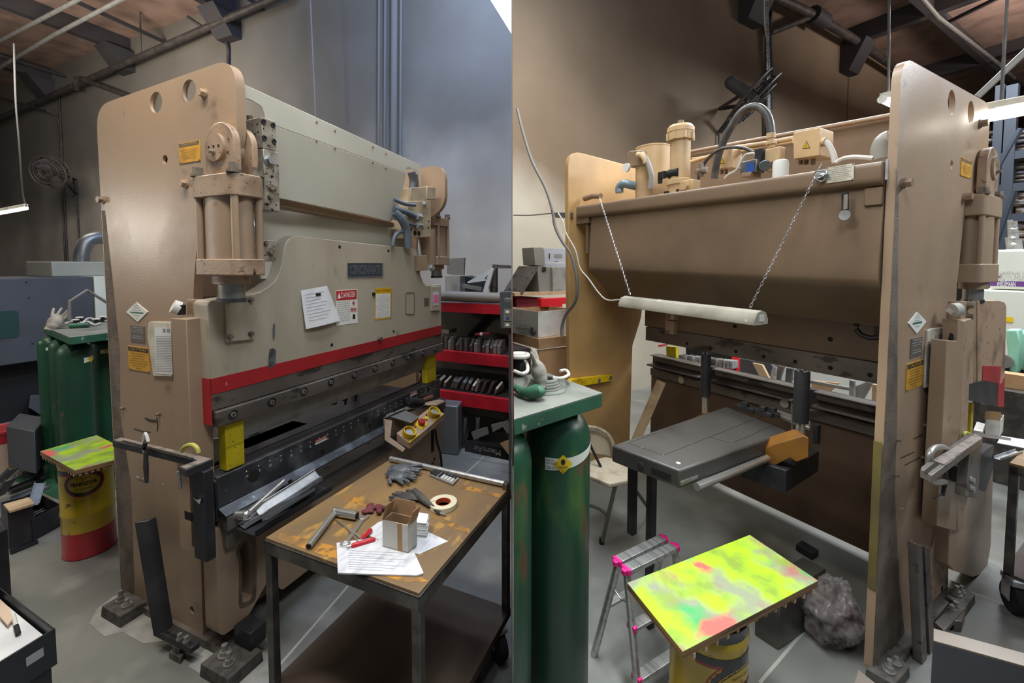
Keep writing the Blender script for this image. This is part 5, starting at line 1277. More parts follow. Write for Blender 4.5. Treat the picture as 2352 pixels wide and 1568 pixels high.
# calculator
P = [L(x, y, z=ZC) for x, y in ((985, 1093), (1040, 1116), (1058, 1100), (1001, 1080))]
cal = thing('calculator', 'grey desk calculator at the far end of the cart', 'calculator', 'L', center(P))
e1, e2 = P[1] - P[0], P[3] - P[0]
def cq(s0, s1, t0, t1, z0, z1): return [P[0] + e1 * s + e2 * t + Vector((0, 0, z0)) for s, t in ((s0, t0), (s1, t0), (s1, t1), (s0, t1))], [P[0] + e1 * s + e2 * t + Vector((0, 0, z1)) for s, t in ((s0, t0), (s1, t0), (s1, t1), (s0, t1))]
part('case', M(mat('grey plastic', '8e8d8a', .5)).hull(*cq(0, 1, 0, 1, 0, .010)), cal, .002)
part('display', M(mat('display hood', '2a2c2e', .25)).hull(*cq(.03, .3, .06, .94, .0101, .017)), cal, .001)
for i in range(5):
    for j in range(5): part('key', M(ink if j > 2 or i == 0 else whiteplastic).hull(*cq(.36 + i * .122, .445 + i * .122, .08 + j * .175, .21 + j * .175, .0101, .0135)), cal)

# ---- support arm clamped to the side plate: slotted L-shaped arm, slide and clamps
sa = thing('support_arm', 'L-shaped slotted steel arm fixed level on the left side plate of the press', 'support arm', 'L', L(440, 1230, u=.98))
ZA = .87
Q = [L(x, y, z=ZA) for x, y in ((258, 1011), (276, 1003), (490, 1054), (428, 1079), (410, 1071), (450, 1057))]
dk = Vector((0, 0, -.028)); part('arm', M(blacksteel).hull([p + dk for p in Q], Q), sa, .002)
Q2 = [L(x, y, z=ZA + .003) for x, y in ((262, 1010), (278, 1004), (486, 1053), (428, 1076), (414, 1071), (455, 1056))]
part('top_strip', M(mat('dusty machined top', '8c8178', .6, .2, col2='6c645d', scale=30)).hull([p - Vector((0, 0, .003)) for p in Q2], Q2), sa)
Q2 = [L(x, y, z=ZA + .0034) for x, y in ((276, 1013), (284, 1010.5), (448, 1052), (441, 1055))]; part('slot', M(dark).hull([p - Vector((0, 0, .0004)) for p in Q2], Q2), sa)
x0 = L(440, 1100, u=1.0)
m = M(blacksteel); m.box((.965, L(440, 1100, u=.965).y, .5), (1.0, L(468, 1100, u=.965).y, ZA - .028)); part('vertical_slide', m, sa, .003)
m = M(blacksteel); m.box((1.0, 1.74, .50), (1.05, 1.80, .80)); m.box((1.0, 1.76, .60), (1.045, 1.84, .64)); part('mount_block', m, sa, .003)
m = M(steel2); m.tube([L(410, 1082, u=.93), L(412, 1100, u=.93), L(414, 1122, u=.93)], .006, 8); part('adjusting_screw', m, sa)
part('tab', M(whiteplastic).hull([L(x, y, u=.96) for x, y in ((444, 1143), (452, 1148), (462, 1145), (458, 1158), (450, 1150))], [L(x, y, u=.955) for x, y in ((444, 1143), (452, 1148), (462, 1145), (458, 1158), (450, 1150))]), sa)
gc = thing('clamp', 'black C-clamp with white tip hanging under the slotted arm', 'clamp', 'L', L(335, 1030, u=.95))
part('screw_rod', M(blacksteel).tube([L(335, 1038, u=.95), L(335, 1072, u=.95), L(337, 1108, u=.95)], [.007, .009, .006], 10), gc); part('handle_bar', M(blacksteel).cyl(L(318, 1101, u=.95), L(340, 1107, u=.95), .003, 8), gc)
part('white_tip', M(whiteplastic).tube([L(330, 1014, u=.95), L(334, 995, u=.95), L(341, 1014, u=.95)], .006, 8, smooth=3), gc)
part('frame', M(blacksteel).tube([L(335, 1014, u=.95), L(330, 1030, u=.955), L(335, 1040, u=.95)], .008, 8), gc)
yc = M(mat('olive yellow clamp', 'a9a34a', .5)); yc.tube([L(418, 1036, u=.93), L(424, 1026, u=.93), L(440, 1021, u=.93), L(452, 1028, u=.93), L(456, 1040, u=.93)], .0075, 8, smooth=4)
solo('spring_clamp', yc, 'olive yellow curved clamp on the corner of the slotted arm', 'clamp', 'L')

# ---- black support arm standing on the floor, leaning on the side plate
la = thing('leaning_support_arm', 'black slotted support arm standing on the floor against the side plate', 'support arm', 'L', L(350, 1455, z=0))
T0, T1 = L(308, 1200, u=.955), L(337, 1196, u=.985)
B0, B1 = L(352, 1462, u=.955), L(377, 1452, u=.985)
o1 = Vector((.035, 0, 0))
m = M(blacksteel); m.hull([B0, B1, B1 + o1, B0 + o1], [T0, T1, T1 + o1, T0 + o1]); part('upright', m, la, .003)
ZF = .075
Q = [L(x, y, z=ZF) for x, y in ((352, 1448), (373, 1433), (459, 1474), (437, 1489))]
m = M(blacksteel); m.hull([p - Vector((0, 0, .024)) for p in Q], Q); ft = part('foot', m, la, .003)
Q2 = [L(x, y, z=ZF + .0006) for x, y in ((378, 1452), (384, 1449), (446, 1475), (441, 1480))]; part('foot_slot', M(dark).hull([p - Vector((0, 0, .0006)) for p in Q2], Q2), ft)
for x, y in ((413, 1467), (428, 1473)): part('foot_bolt', M(steel2).hexbolt(L(x, y, z=ZF), (0, 0, 1), .010, .022), ft)
Q = [L(x, y, z=.0) for x, y in ((388, 1512), (404, 1496), (428, 1505), (415, 1526))]; m = M(steel); m.hull(Q, [q + Vector((0, 0, .028)) for q in Q]); Q3 = [q + (center(Q) - q) * .45 for q in Q]; m.hull([q + Vector((0, 0, .028)) for q in Q3], [q + Vector((0, 0, .052)) for q in Q3]); part('toe_block', m, la, .002)
Q = [L(x, y, z=.0) for x, y in ((352, 1470), (366, 1480), (455, 1500), (440, 1490))]

# ---- drum with paint board, gas bottles behind
dc = (1.22, 3.13, 0)
oil_drum('L', dc, .112, .575, math.atan2(-3.13, -1.22) - .12, 'yellow and red oil drum with dark top, left of the press', .145, .40, .74)
paint_board('L', [L(92, 1036, z=.602), L(172, 1080, z=.602), L(312, 1043, z=.602), L(222, 999, z=.602)], .022, 'fluorescent yellow-green painted board on the drum left of the press')
gz = 1.22
gxs = ((118, 1150, .062, 'green gas cylinder, leftmost of those left of the press', greensplash), (176, 1172, .092, 'large green gas cylinder with dome, middle one left of the press', green), (244, 1150, .078, 'green gas cylinder partly hidden by the press side plate', green), (150, 1130, .075, 'green gas cylinder half hidden behind the large domed one', green))
GV = 3.95
for i, (x, y, r, lab, mt) in enumerate(gxs):
    q = L(x, 900, v=(4.45, 3.98, 4.10, 4.28)[i]); c = (q.x, q.y, .006)
    gas_cylinder('L', c, r, 1.06, lab, mt, math.atan2(-c[1], -c[0]) + (.25 if i != 1 else 1.0), text=False)
ctm = M(greentray)
Q = [L(80, 762, v=GV - .10), L(163, 776, v=GV - .16), L(250, 768, v=GV - .16), L(250, 742, v=GV + .5), L(80, 742, v=GV + .5)]
zt_ = 1.072
Q = [(1.43, 3.80, zt_), (2.05, 3.80, zt_), (2.10, 4.64, zt_), (1.60, 4.64, zt_)]
ctm.hull(Q, [(a, b, c + .05) for a, b, c in Q]); ctm.use(dusty); ctm.hull([(a, b, c + .05) for a, b, c in Q], [(a, b, c + .054) for a, b, c in Q])
# plinth of the rack
rk = thing('cylinder_rack', 'green rack tray capping the gas cylinders left of the press', 'rack', 'L', (1.74, 4.25, 0))
part('tray', ctm, rk, .004)
part('rack_base', M(greentray).box((1.40, 3.80, 0), (2.05, 4.70, .006)), rk)
part('rack_post', M(greentray).box((2.05, 4.60, 0.006), (2.07, 4.63, zt_)), rk); part('rack_post', M(greentray).box((1.61, 4.60, 0.006), (1.63, 4.63, zt_)), rk)
part('rack_handle', M(cable).tube([L(160, 735, v=4.3), L(160, 692, v=4.3), L(200, 666, v=4.3), L(232, 686, v=4.3), L(262, 705, v=4.3)], .011, 8), rk)
for i, (x, y) in enumerate(((173, 735), (183, 729), (222, 733), (236, 727))):
    tank_valve('L', L(x, y + 12, z=zt_ + .056), .8, ['black valve nearest the glove on the left tray', 'black valve just behind the first on the left tray', 'black valve beside the side plate on the left tray', 'black valve farthest right on the left tray'][i])
for i, pts in enumerate((((150, 742), (165, 738), (172, 745), (185, 740)), ((180, 746), (200, 738), (215, 745), (230, 742)), ((190, 740), (205, 730), (222, 735), (240, 733)))):
    solo('hose_loop', M(cablewhite).tube([L(x, y, z=zt_ + .07) for x, y in pts], .007, 8, smooth=5), ['pale hose loop at the left of the left tray', 'pale hose loop in the middle of the left tray', 'pale hose loop at the back of the left tray'][i], 'hose', 'L')
m = M(greentray); m.cyl(L(160, 748, z=zt_ + .075), L(205, 746, z=zt_ + .075), .018, 14); solo('regulator_tube', m, 'dull green tube lying on the left tray', 'tube', 'L')
c = L(128, 738, z=zt_ + .11); m = M(mat_leather); glove_mesh(m, T(c) @ rmat('Z', .3) @ rmat('Y', -1.0) @ rmat('X', .9), .19, seed=9, fl=.7); fuse(solo('work_glove', m, 'pale crumpled work glove standing on the left tray', 'glove', 'L'), .005, 2)

# ---- dark machine enclosure far left
en = thing('machine_enclosure', 'large dark blue-grey machine enclosure behind the gas cylinders', 'machine', 'L', L(100, 1010, v=6.2))
VE = 6.2
def le(x, y, v=VE): return L(x, y, v=v)
zt2 = le(100, 637).z; u0_, u1_ = le(-60, 700).x, le(216, 700).x
m = M(darkgrey); m.box((u0_, VE, .62), (u1_, VE + .9, zt2)); part('upper_panel', m, en, .01)
m = M(mat('black recess panel', '14161a', .7)); m.box((u0_, VE + .25, .0), (u1_ + .1, VE + .9, .62)); part('lower_recess', m, en)
m = M(cream); m.box((u1_ + .01, VE - .0, .5), (u1_ + .5, VE + .9, zt2)); part('pale_side', m, en)
m = M(mat('pale grey panel', '8f9086', .5)); a, b = le(120, 637, VE + .3), le(245, 600, VE + .3); m.box((a.x, VE + .3, zt2), (b.x + .3, VE + .9, le(245, 601, VE + .3).z)); part('top_box', m, en, .01)
m = M(mat('tinted window', '2f4543', .2)); a, b = le(-40, 783), le(42, 712); m.prism(rpoly([(a.x, a.z), (b.x, a.z), (b.x, b.z), (a.x, b.z)], .04, 4), 'v', VE - .004, VE + .001); part('window_panel', m, en)
for x, y in ((66, 684), (74, 789), (60, 648)): part('panel_screw', M(black).cyl(le(x, y), le(x, y) + Vector((0, -.004, 0)), .008, 8), en)
m = M(darkgrey); m.hull([le(65, 935, VE - .3), le(105, 960, VE - .3), le(105, 905, VE - .3), le(70, 908, VE - .3)], [le(65, 935, VE + .3), le(105, 960, VE + .3), le(105, 905, VE + .3), le(70, 908, VE + .3)]); part('chip_chute', m, en, .005)
a = L(40, 1020, z=.25); m = M(darkgrey); pbox(m, [L(20, 1075, z=.1), L(85, 1090, z=.1), L(110, 1050, z=.1)], .32); cd = part('conveyor_motor', m, en, .01)
part('duct_hose', M(grey_sheet).tube([le(188, 601, VE + .5), le(190, 580, VE + .5), le(200, 556, VE + .5), le(222, 546, VE + .5), le(250, 548, VE + .5)], .075, 16, smooth=6), en)

# yellow kerb, floor hose, bucket
m = M(safety); Q = [L(5, 1073, z=0), L(22, 1083, z=0), L(118, 1055, z=0), L(118, 1043, z=0)]; m.hull(Q, [q + Vector((0, 0, .07)) for q in Q]); solo('floor_barrier', m, 'low yellow floor barrier beside the red and white bucket', 'barrier', 'L')
m = M(softblack)
for k in range(3): m.torus((0, 0, .012 + k * .016), .13 - k * .012, .011, X=T(L(112, 1078, z=0)), n=24)
solo('hose_coil', m, 'black hose coiled on the floor behind the drum, left half', 'hose', 'L')
bc = L(0, 1075, z=0); bk = thing('bucket', 'red and white plastic bucket cut by the left edge', 'bucket', 'L', bc)
b = M(mat('bucket label white', 'b9a497', .5)); b.lathe([(.125, 0.0), (.135, .22)], bc, 32); b.use(MATS['red stripe paint'] if 'red stripe paint' in MATS else redp).lathe([(.135, .22), (.138, .30)], bc, 32); part('pail', b, bk)
part('lid', M(mat('red lid', '9a3038', .45)).lathe([(.142, .29), (.145, .30), (.145, .315), (.13, .32), (.12, .312), (.001, .312)], bc, 32), bk)

# scrap bins
def bin_(name, px, z0, h, mt, label, th=.004):
    P = [L(x, y, z=z0) for x, y in px]; m = M(mt); tray(m, P, h, th); return solo(name, m, label, 'bin', 'L')
bin_('scrap_bin', ((76, 1243), (143, 1206), (78, 1170), (20, 1205)), 0.0, .13, blacksteel, 'open black steel bin of metal scraps left of the drum')
bin_('scrap_bin', ((22, 1262), (79, 1240), (60, 1222), (6, 1238)), 0.0, .22, blacksteel, 'tall narrow black bin with a wooden rim strip')
P = [L(x, y, z=.221) for x, y in ((8, 1162), (22, 1178), (80, 1160), (66, 1146))]; solo('wood_strip', M(pine).hull(P, [p + Vector((0, 0, .012)) for p in P]), 'pale wooden strip lying on top of the tall narrow bin', 'wood', 'L')
rnd = random.Random(5)
labs = ['folded grey scrap sheet leaning out of the bins, far left', 'grey scrap angle lying over the black bin', 'narrow scrap strip on the floor behind the bins', 'grey folded scrap sheet at the back of the bins', 'bent scrap strip propped up in the bins', 'short scrap angle at the rim of the black bin', 'long scrap angle on the floor in front of the bins']
for i, (a, za, b, zb) in enumerate((((0, 1110), .15, (35, 1075), .35), ((30, 1150), .16, (110, 1118), .16), ((20, 1130), .02, (100, 1098), .02), ((75, 1160), .14, (90, 1110), .22), ((0, 1140), .15, (28, 1100), .33), ((78, 1185), .13, (100, 1175), .13), ((24, 1272), 0.003, (86, 1246), .003))):
    solo('scrap_sheet', channel(M(grey_sheet if i % 2 else blacksteel), L(*a, z=za), L(*b, z=zb), .05 if i < 5 else .02, .02, .003, rnd.uniform(-.5, .5) if i < 6 else 0), labs[i], 'scrap', 'L')

# tool cabinet with an open drawer, bottom left
kc = M(blacksteel); kq = [L(x, y, z=0) for x, y in ((-60, 1450), (28, 1400), (20, 1372))]
tb = thing('tool_cabinet', 'black tool cabinet with one drawer pulled open, bottom left corner', 'cabinet', 'L', L(30, 1600, z=.0))
zf = .42
F0, F1 = L(127, 1475, z=zf), L(127, 1432, z=zf)
A, B_, C_ = L(-60, 1560, z=zf), L(123, 1452, z=zf), L(2, 1362, z=zf)
m = M(blacksteel)
A2, B2 = L(-70, 1565, z=zf), L(125, 1445, z=zf); inn = L(0, 1330, z=zf) - L(122, 1424, z=zf)
P = [A2, B2, B2 + inn, A2 + inn]; tray(m, [p + Vector((0, 0, -.09)) for p in P], .09, .006); dw = part('drawer', m, tb, .002)
fp = M(mat('cabinet drawer front', '2e3034', .35, .2)); d_ = (B2 - A2).normalized(); nn = Vector((d_.y, -d_.x, 0)) * .006
fp.hull([A2 + Vector((0, 0, -.115)), B2 + Vector((0, 0, -.115)), B2 + nn + Vector((0, 0, -.115)), A2 + nn + Vector((0, 0, -.115))], [A2 + Vector((0, 0, .006)), B2 + Vector((0, 0, .006)), B2 + nn + Vector((0, 0, .006)), A2 + nn + Vector((0, 0, .006))]); dfp = part('drawer_front', fp, tb, .001)
c = A2.lerp(B2, .72) + nn * 1.1 + Vector((0, 0, -.045)); part('worn_label', M(zinc).cbox((0, 0, 0), (.04, .001, .028), T(c) @ d_.to_track_quat('X', 'Z').to_matrix().to_4x4()), dfp)
# cabinet carcass behind the drawer and the stile beside it
cc = M(blacksteel); q1 = B2 + inn; cc.hull([A2 + inn + Vector((0, 0, -zf + .0)), q1 + Vector((0, 0, -zf)), q1 + inn * .8 + Vector((0, 0, -zf)), A2 + inn * 1.8 + Vector((0, 0, -zf))], [A2 + inn + Vector((0, 0, .18)), q1 + Vector((0, 0, .18)), q1 + inn * .8 + Vector((0, 0, .18)), A2 + inn * 1.8 + Vector((0, 0, .18))]); part('carcass', cc, tb, .004); kp = [L(x, y, z=.0) for x, y in ((-50, 1475), (30, 1420), (12, 1380))]; pbox(kc, kp, .42); part('side_column', kc, tb, .004)
lg = M(blacksteel); q = A2.lerp(B2, .66); lg.hull([q + Vector((0, 0, -zf)), q + d_ * .05 + Vector((0, 0, -zf)), q + d_ * .05 + inn + Vector((0, 0, -zf)), q + inn + Vector((0, 0, -zf))], [q + Vector((0, 0, -.12)), q + d_ * .05 + Vector((0, 0, -.12)), q + d_ * .05 + inn + Vector((0, 0, -.12)), q + inn + Vector((0, 0, -.12))]); part('stand_leg', lg, tb)
P2 = [p.lerp(center(P), .12) + Vector((0, 0, -.03)) for p in P]
solo('paper_bundle', M(paper).hull([p + Vector((0, 0, -.05)) for p in P2], P2), 'bundle of white papers lying in the open drawer', 'paper', 'L')
a, b = L(30, 1412, z=zf - .02), L(42, 1455, z=zf - .02); mk = thing('marker', 'white marker with dark cap in the open drawer', 'marker', 'L', a); part('barrel', M(whiteplastic).cyl(a, a.lerp(b, .6), .006, 12), mk); part('cap', M(ink).cyl(a.lerp(b, .6), b, .0065, 12), mk)
P3 = [L(x, y, z=zf - .022) for x, y in ((0, 1380), (22, 1400), (30, 1425), (18, 1440), (0, 1420))]; solo('cloth', M(mat('pinkish cloth', 'd6bda6', .8)).hull(P3, [p + Vector((0, 0, .008)) for p in P3]), 'pale pinkish cloth among the papers in the open drawer', 'cloth', 'L')

# ---- red rack with dies, right of the press
RU = 3.25
rr_ = thing('storage_rack', 'red steel rack full of press dies, right of the press', 'rack', 'L', (RU + .3, 1.9, 0))
def ru(x, y, u=RU): return L(x, y, u=u)
vmax, vmin = 2.75, 1.38
shelves = []
for y0, y1 in ((698, 720), (812, 838), (908, 938)):
    zt_, zb2 = ru(1100, y0).z, ru(1100, y1).z; shelves.append(zt_)
    part('beam', M(red_rack).box((RU, vmin, zb2), (RU + .04, vmax, zt_)), rr_, .002, clip=True)
    part('shelf_board', M(grey_sheet).box((RU + .02, vmin, zt_ - .02), (RU + .75, vmax, zt_ - .004)), rr_, clip=True)
for v in (2.70,): part('upright', M(red_rack).box((RU - .005, v, 0), (RU + .05, v + .05, shelves[0])), rr_)
part('upright', M(red_rack).box((RU + .7, 2.7, 0), (RU + .75, 2.75, shelves[0])), rr_)
part('upright', M(red_rack).box((RU + .7, 1.72, 0), (RU + .75, 1.77, shelves[0])), rr_)
part('back_panel', M(mat('dull wall behind rack', '6f6a62', .8)).box((RU + .752, 1.76, .0), (RU + .76, vmax, shelves[0] - .05)), rr_)
part('brace', M(blacksteel).tube([(RU + .7, 1.85, shelves[0] - .05), (RU + .7, 2.2, shelves[1] + .02)], .03, 6), rr_)
part('top_tube', M(mat('long tan roll', '8d8478', .5, .2)).cyl((RU + .03, vmax + .1, shelves[0] + .055), (RU + .03, vmin + .05, shelves[0] + .055), .045, 22), rr_, clip=True)
die = bpy.data.objects.new('tmp', None)
def die_mesh(k, s=1.0):
    m = M([steel, steel2, grey_sheet][k % 3]); h = .11 * s
    if k % 4 == 3: m.prism([(-.05, 0), (.05, 0), (.06, .05 * s), (.0, h), (-.06, .05 * s)], 'v', -.011, .011)
    elif k % 4 == 1: m.prism([(-.055, 0), (.02, 0), (.055, .03 * s), (.05, h), (-.01, h), (-.055, .07 * s)], 'v', -.016, .016)
    else: m.prism([(-.06, 0), (.06, 0), (.06, h * .8), (.02, h), (-.06, h)], 'v', -.013, .013)
    return m
protos = {}
def put_die(k, u, v, z, rz, rx, group, label, s=1.0):
    if k not in protos:
        o = solo('press_die', die_mesh(k, s), label, 'die', 'L', loc=(0, 0, 0)); protos[k] = o; bevel(o, .002)
    else: o = protos[k].copy(); COL.objects.link(o)
    o['label'] = label; o['category'] = 'die'; o['group'] = group
    o.matrix_world = BAY['L'] @ T(u, v, z) @ rmat('Z', rz) @ rmat('X', rx)
rnd = random.Random(11)
v = 2.66
while v > 1.55:
    put_die(rnd.randrange(4), RU + .10, v, shelves[1] + .001, rnd.uniform(-.15, .15), 0.0, 'steel dies on the middle rack shelf', 'small dark steel die standing in the row on the middle rack shelf'); v -= rnd.uniform(.036, .05)
v = 2.62
while v > 1.55:
    put_die(4 + rnd.randrange(4), RU + .12, v, shelves[2] + .012, rnd.uniform(-.3, .3), .42, 'steel dies leaning on the lower rack shelf', 'dark angular steel die leaning in the row on the lower rack shelf', 1.0); v -= rnd.uniform(.05, .065)
a, b = ru(1016, 753, RU + .3), ru(1044, 762, RU + .3); solo('punch_bar', M(steel2).box((RU + .2, b.y - .0, shelves[1] + .115), (RU + .34, a.y, shelves[1] + .155)), 'bright steel punch bar lying on the dies nearest the press', 'bar', 'L', bev=.002)
a = thing('brush', 'reddish-handled brush lying on top of the dies', 'brush', 'L', ru(1100, 776)); p, q = ru(1086, 775), ru(1119, 773); part('handle', M(maroon).cyl(p + Vector((.05, 0, .02)), q + Vector((.05, 0, .02)), .013, 12), a); part('paper_band', M(white).cyl(p.lerp(q, .35) + Vector((.05, 0, .02)), p.lerp(q, .52) + Vector((.05, 0, .02)), .015, 12), a)
# clutter on top of the rack
zt_ = shelves[0] + .0
def ru2(x, y): return ru(x, y, RU + .25)
def slab(name, px, th, mt, label, cat, d=.0):
    P = [ru(x, y, RU + .2 + d) for x, y in px]; return solo(name, M(mt).hull(P, [p + Vector((th, 0, 0)) for p in P]), label, cat, 'L', clip=True)
slab('steel_box', ((1022, 634), (1056, 634), (1056, 700), (1022, 700)), .25, mat('mottled galvanised sheet', '9a9a92', .5, .4, col2='7d7d76', scale=8), 'mottled grey sheet box standing on the rack right behind the press', 'box')
slab('black_case', ((1060, 635), (1118, 640), (1118, 678), (1060, 676)), .2, blacksteel, 'black open case on top of the red rack', 'case', .1)
slab('white_bracket', ((1072, 648), (1128, 616), (1132, 619), (1112, 640), (1118, 644), (1076, 650)), .03, mat('white painted steel', 'c8c8c4', .5), 'white triangular folded bracket lying on the rack top', 'bracket', -.05)
slab('white_bracket', ((1108, 676), (1113, 655), (1126, 616), (1134, 618), (1122, 660), (1124, 676)), .03, MATS['white painted steel'], 'white upright bracket with holes on the rack top', 'bracket', -.08)
slab('frame_stand', ((1131, 607), (1176, 610), (1176, 616), (1138, 616), (1138, 672), (1131, 672)), .05, steel, 'grey steel frame standing on the rack top at the picture middle', 'frame', -.02)
slab('steel_tube', ((1062, 652), (1104, 660), (1104, 668), (1062, 660)), .04, steel2, 'short grey tube in front of the black case', 'tube', -.06)
slab('folded_sheet', ((1028, 594), (1067, 592), (1065, 632), (1044, 632), (1026, 628)), .02, mat('tan-grey folded panel', '77736a', .5, .3), 'folded grey panel sticking up behind the far cylinder', 'panel', .05)
# pendant control at the middle edge
pc = thing('control_pendant', 'dark grey control pendant with push buttons, at the middle edge of the picture', 'control', 'L', ru(1165, 755, 2.6))
P = [L(x, y, u=2.6) for x, y in ((1147, 670), (1178, 668), (1178, 756), (1149, 755))]; part('housing', M(darkgrey).hull(P, [p + Vector((.12, 0, 0)) for p in P]), pc, .006, clip=True)
for y, mt in ((716, white), (730, blue), (746, white)):
    a, b = L(1158, y - 7, u=2.6), L(1176, y + 7, u=2.6); part('button_frame', M(midgrey).box((2.594, b.y, b.z), (2.6, a.y, a.z)), pc, clip=True)
    c = L(1166, y, u=2.594); part('push_button', M(mt).cbox(c, (.008, .022, .016)), pc, clip=True)
t = M(white); t.text('CINC', frame('-u', L(1167, 686, u=2.5985)), .018, width=.05, depth=.0004); t.box(L(1159, 691, u=2.5995), L(1175, 692, u=2.598)); part('lettering', t, pc, clip=True)
part('stand', M(darkgrey).box((2.64, P[0].y - .05, 0), (2.68, P[0].y - .09, P[3].z)), pc, clip=True)
# cabinet and cartons under the rack
a = L(1018, 1048, z=0)
m = M(mat('grey cabinet steel', '85878a', .45, .4)); P = [L(x, y, z=0) for x, y in ((1003, 1040), (1052, 1046), (1062, 1028))]; pbox(m, P, .42); solo('steel_cabinet', m, 'plain grey steel cabinet on the floor under the red rack', 'cabinet', 'L', bev=.01)
cb = thing('carton', 'black carton lying open on the floor under the rack, printed MacroAir', 'carton', 'L', L(1120, 1040, z=0))
P = [L(x, y, z=0) for x, y in ((1068, 1036), (1172, 1058), (1174, 1020), (1080, 1010))]; dkc = mat('dark printed carton', '2c2a2a', .7); b = M(dkc); tray(b, P, .10, .006); part('carton_body', b, cb, clip=True)
d_ = (P[1] - P[0]).normalized(); nn = Vector((d_.y, -d_.x, 0)); cx = P[0].lerp(P[1], .5) + nn * .002 + Vector((0, 0, .05)); X = T(cx) @ Matrix((d_, Vector((0, 0, 1)), nn)).transposed().to_4x4() @ rmat('Z', PI)
t = M(mat('grey carton print', '8f8d8a', .7)); t.text('MacroAir', X, .07, width=(P[1] - P[0]).length * .6, depth=.0006); part('lettering', t, cb, clip=True)
for q in (((1082, 992), (1118, 980), (1122, 996), (1088, 1010)), ((1128, 975), (1165, 966), (1176, 990), (1165, 996), (1155, 980), (1132, 992))):
    P4 = [L(x, y, u=3.05) for x, y in q]; part('carton_flap', M(mat('grey carton flap', '6d6b67', .8)).hull(P4, [p + Vector((.01, 0, 0)) for p in P4]), cb, clip=True)
P4 = [L(x, y, u=2.95) for x, y in ((1148, 1018), (1174, 1008), (1175, 1050), (1165, 1040))]; part('torn_flap', M(card).hull(P4, [p + Vector((.01, 0, 0)) for p in P4]), cb, clip=True)
for i, (x, lab) in enumerate(((1066, 'grey slotted rail leaning under the rack, left one'), (1095, 'grey slotted rail leaning under the rack, right one'))):
    a, b = L(x, 1028, z=.003), L(x + 3, 960, u=3.2); solo('slotted_rail', channel(M(grey_sheet), a, b, .03, .015, .003), lab, 'rail', 'L')
# ================================================================== the press seen from the rear (right half)
W0 = 0.641
pr = thing('press_brake', 'tall tan press seen from its rear, with oil tank and hanging strip lamp', 'press', 'R', (1.5, -2.5, 0))
def RC(x, y, **k): p = R(x, y, **k); return (p.y, p.z)
prof = rpoly([(-2.02, 0.03), (-2.045, 2.36), (-3.18, 2.40), (-3.18, 2.10), (-2.86, 1.86), (-2.80, 1.5), (-2.86, .03)], [.01, .10, .11, .12, .1, .05, .01], 7)
hr_ = lambda k: [circle(RC(2186, 235, u=W0), .047 * k, 26, .052 * k), circle(RC(2230, 258, u=W0), .047 * k, 26, .052 * k)]
m = M(tan); m.prism(prof, 'u', W0 + .008, .669, holes=hr_(1.7)); m.prism(prof, 'u', W0, W0 + .008, holes=hr_(1) + [ circle(RC(2186, 378, u=W0), .019, 16)])
spR = part('side_plate', m, pr)
m = M(grime); m.prism([(-2.04, 1.95), (-2.06, 1.90), (-2.09, 1.6), (-2.12, 1.3), (-2.15, 1.0), (-2.16, .7), (-2.25, .3), (-2.34, .035), (-2.022, .035), (-2.03, 1.0)], 'u', W0 - .0015, W0); part('caked_dirt', m, spR)
m = M(mat('olive lit edge', '5f5636', .5, col2='7a7038', scale=3)); m.box((.642, -2.0215, .35), (.668, -2.0198, .93)); part('olive_edge_light', m, spR)  # olive light on the lower rear edge, put into this strip's colour
prof2 = rpoly([(-1.99, 0.03), (-1.945, 2.42), (-3.1, 2.34), (-3.1, 2.10), (-2.75, 1.86), (-2.72, 1.18), (-2.62, .95), (-2.60, .03)], [.01, .13, .11, .12, .1, .05, .01, .01], 7)
m = M(mat('yellowish tan enamel', 'b8935f', .42, col2='9c7b50', scale=2.5, lo=.4, hi=.7, bump=.05)); m.prism(prof2, 'u', 2.45, 2.49); part('side_plate', m, pr, .004)
for (x, y) in ((2250, 285), (2213, 452), (2072, 421)): part('bolt', M(tan_dirty).hexbolt(R(x, y, u=W0), (-1, 0, 0), .017, .03), pr)
for (x, y) in ((2060, 1009), (2124, 976), (2055, 1090), (2119, 1050)): part('small_screw', M(bolt).hexbolt(R(x, y, u=W0), (-1, 0, 0), .006, .014), pr)
sc = M(black)
for q in (((2068, 1052), (2098, 1038)), ((2078, 1068), (2112, 1050)), ((2098, 1008), (2118, 998))): sc.tube([R(*q[0], u=W0 - .0005), R(*q[1], u=W0 - .0005)], .0016, 4)
part('scratches', sc, pr)
rnd = random.Random(8)
for k in range(7):
    x = rnd.uniform(2062, 2125); y = 1172 - (x - 2062) * .62 + rnd.uniform(-4, 4); part('paint_chip', M(white).ball(R(x, y, u=W0), (.0007, .003, .0045), n=6, k=4), pr)

# rear oil tank: rounded top lip, face leaning inward, belly fold
VL = -2.0; ZL = 1.985
def sweep(m, prof, u0, u1):
    """profile (v,z) list swept in u; z drops slightly towards the near end as seen in the photo"""
    n = len(prof); m.add([(u0, p[0], p[1]) for p in prof] + [(u1, p[0], p[1] + .035) for p in prof], [tuple(range(n)), tuple(range(n, 2 * n))] + [(i, (i + 1) % n, n + (i + 1) % n, n + i) for i in range(n)]); return m
lip = rpoly([(VL, ZL), (VL, ZL - .078), (VL - .03, ZL - .09), (VL - .07, ZL - .09), (VL - .07, ZL - .05), (VL - .42, ZL - .05), (VL - .42, ZL)], [.02, .02, .0, 0, 0, 0, 0], 5)
tkp = mat('shaded brown press paint', '806a54', .42, col2='6e5a47', scale=3, lo=.4, hi=.7, bump=.05)  # darker press tan, shade of the rear side put into the colour
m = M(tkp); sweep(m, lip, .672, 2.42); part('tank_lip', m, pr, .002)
zc = 1.535
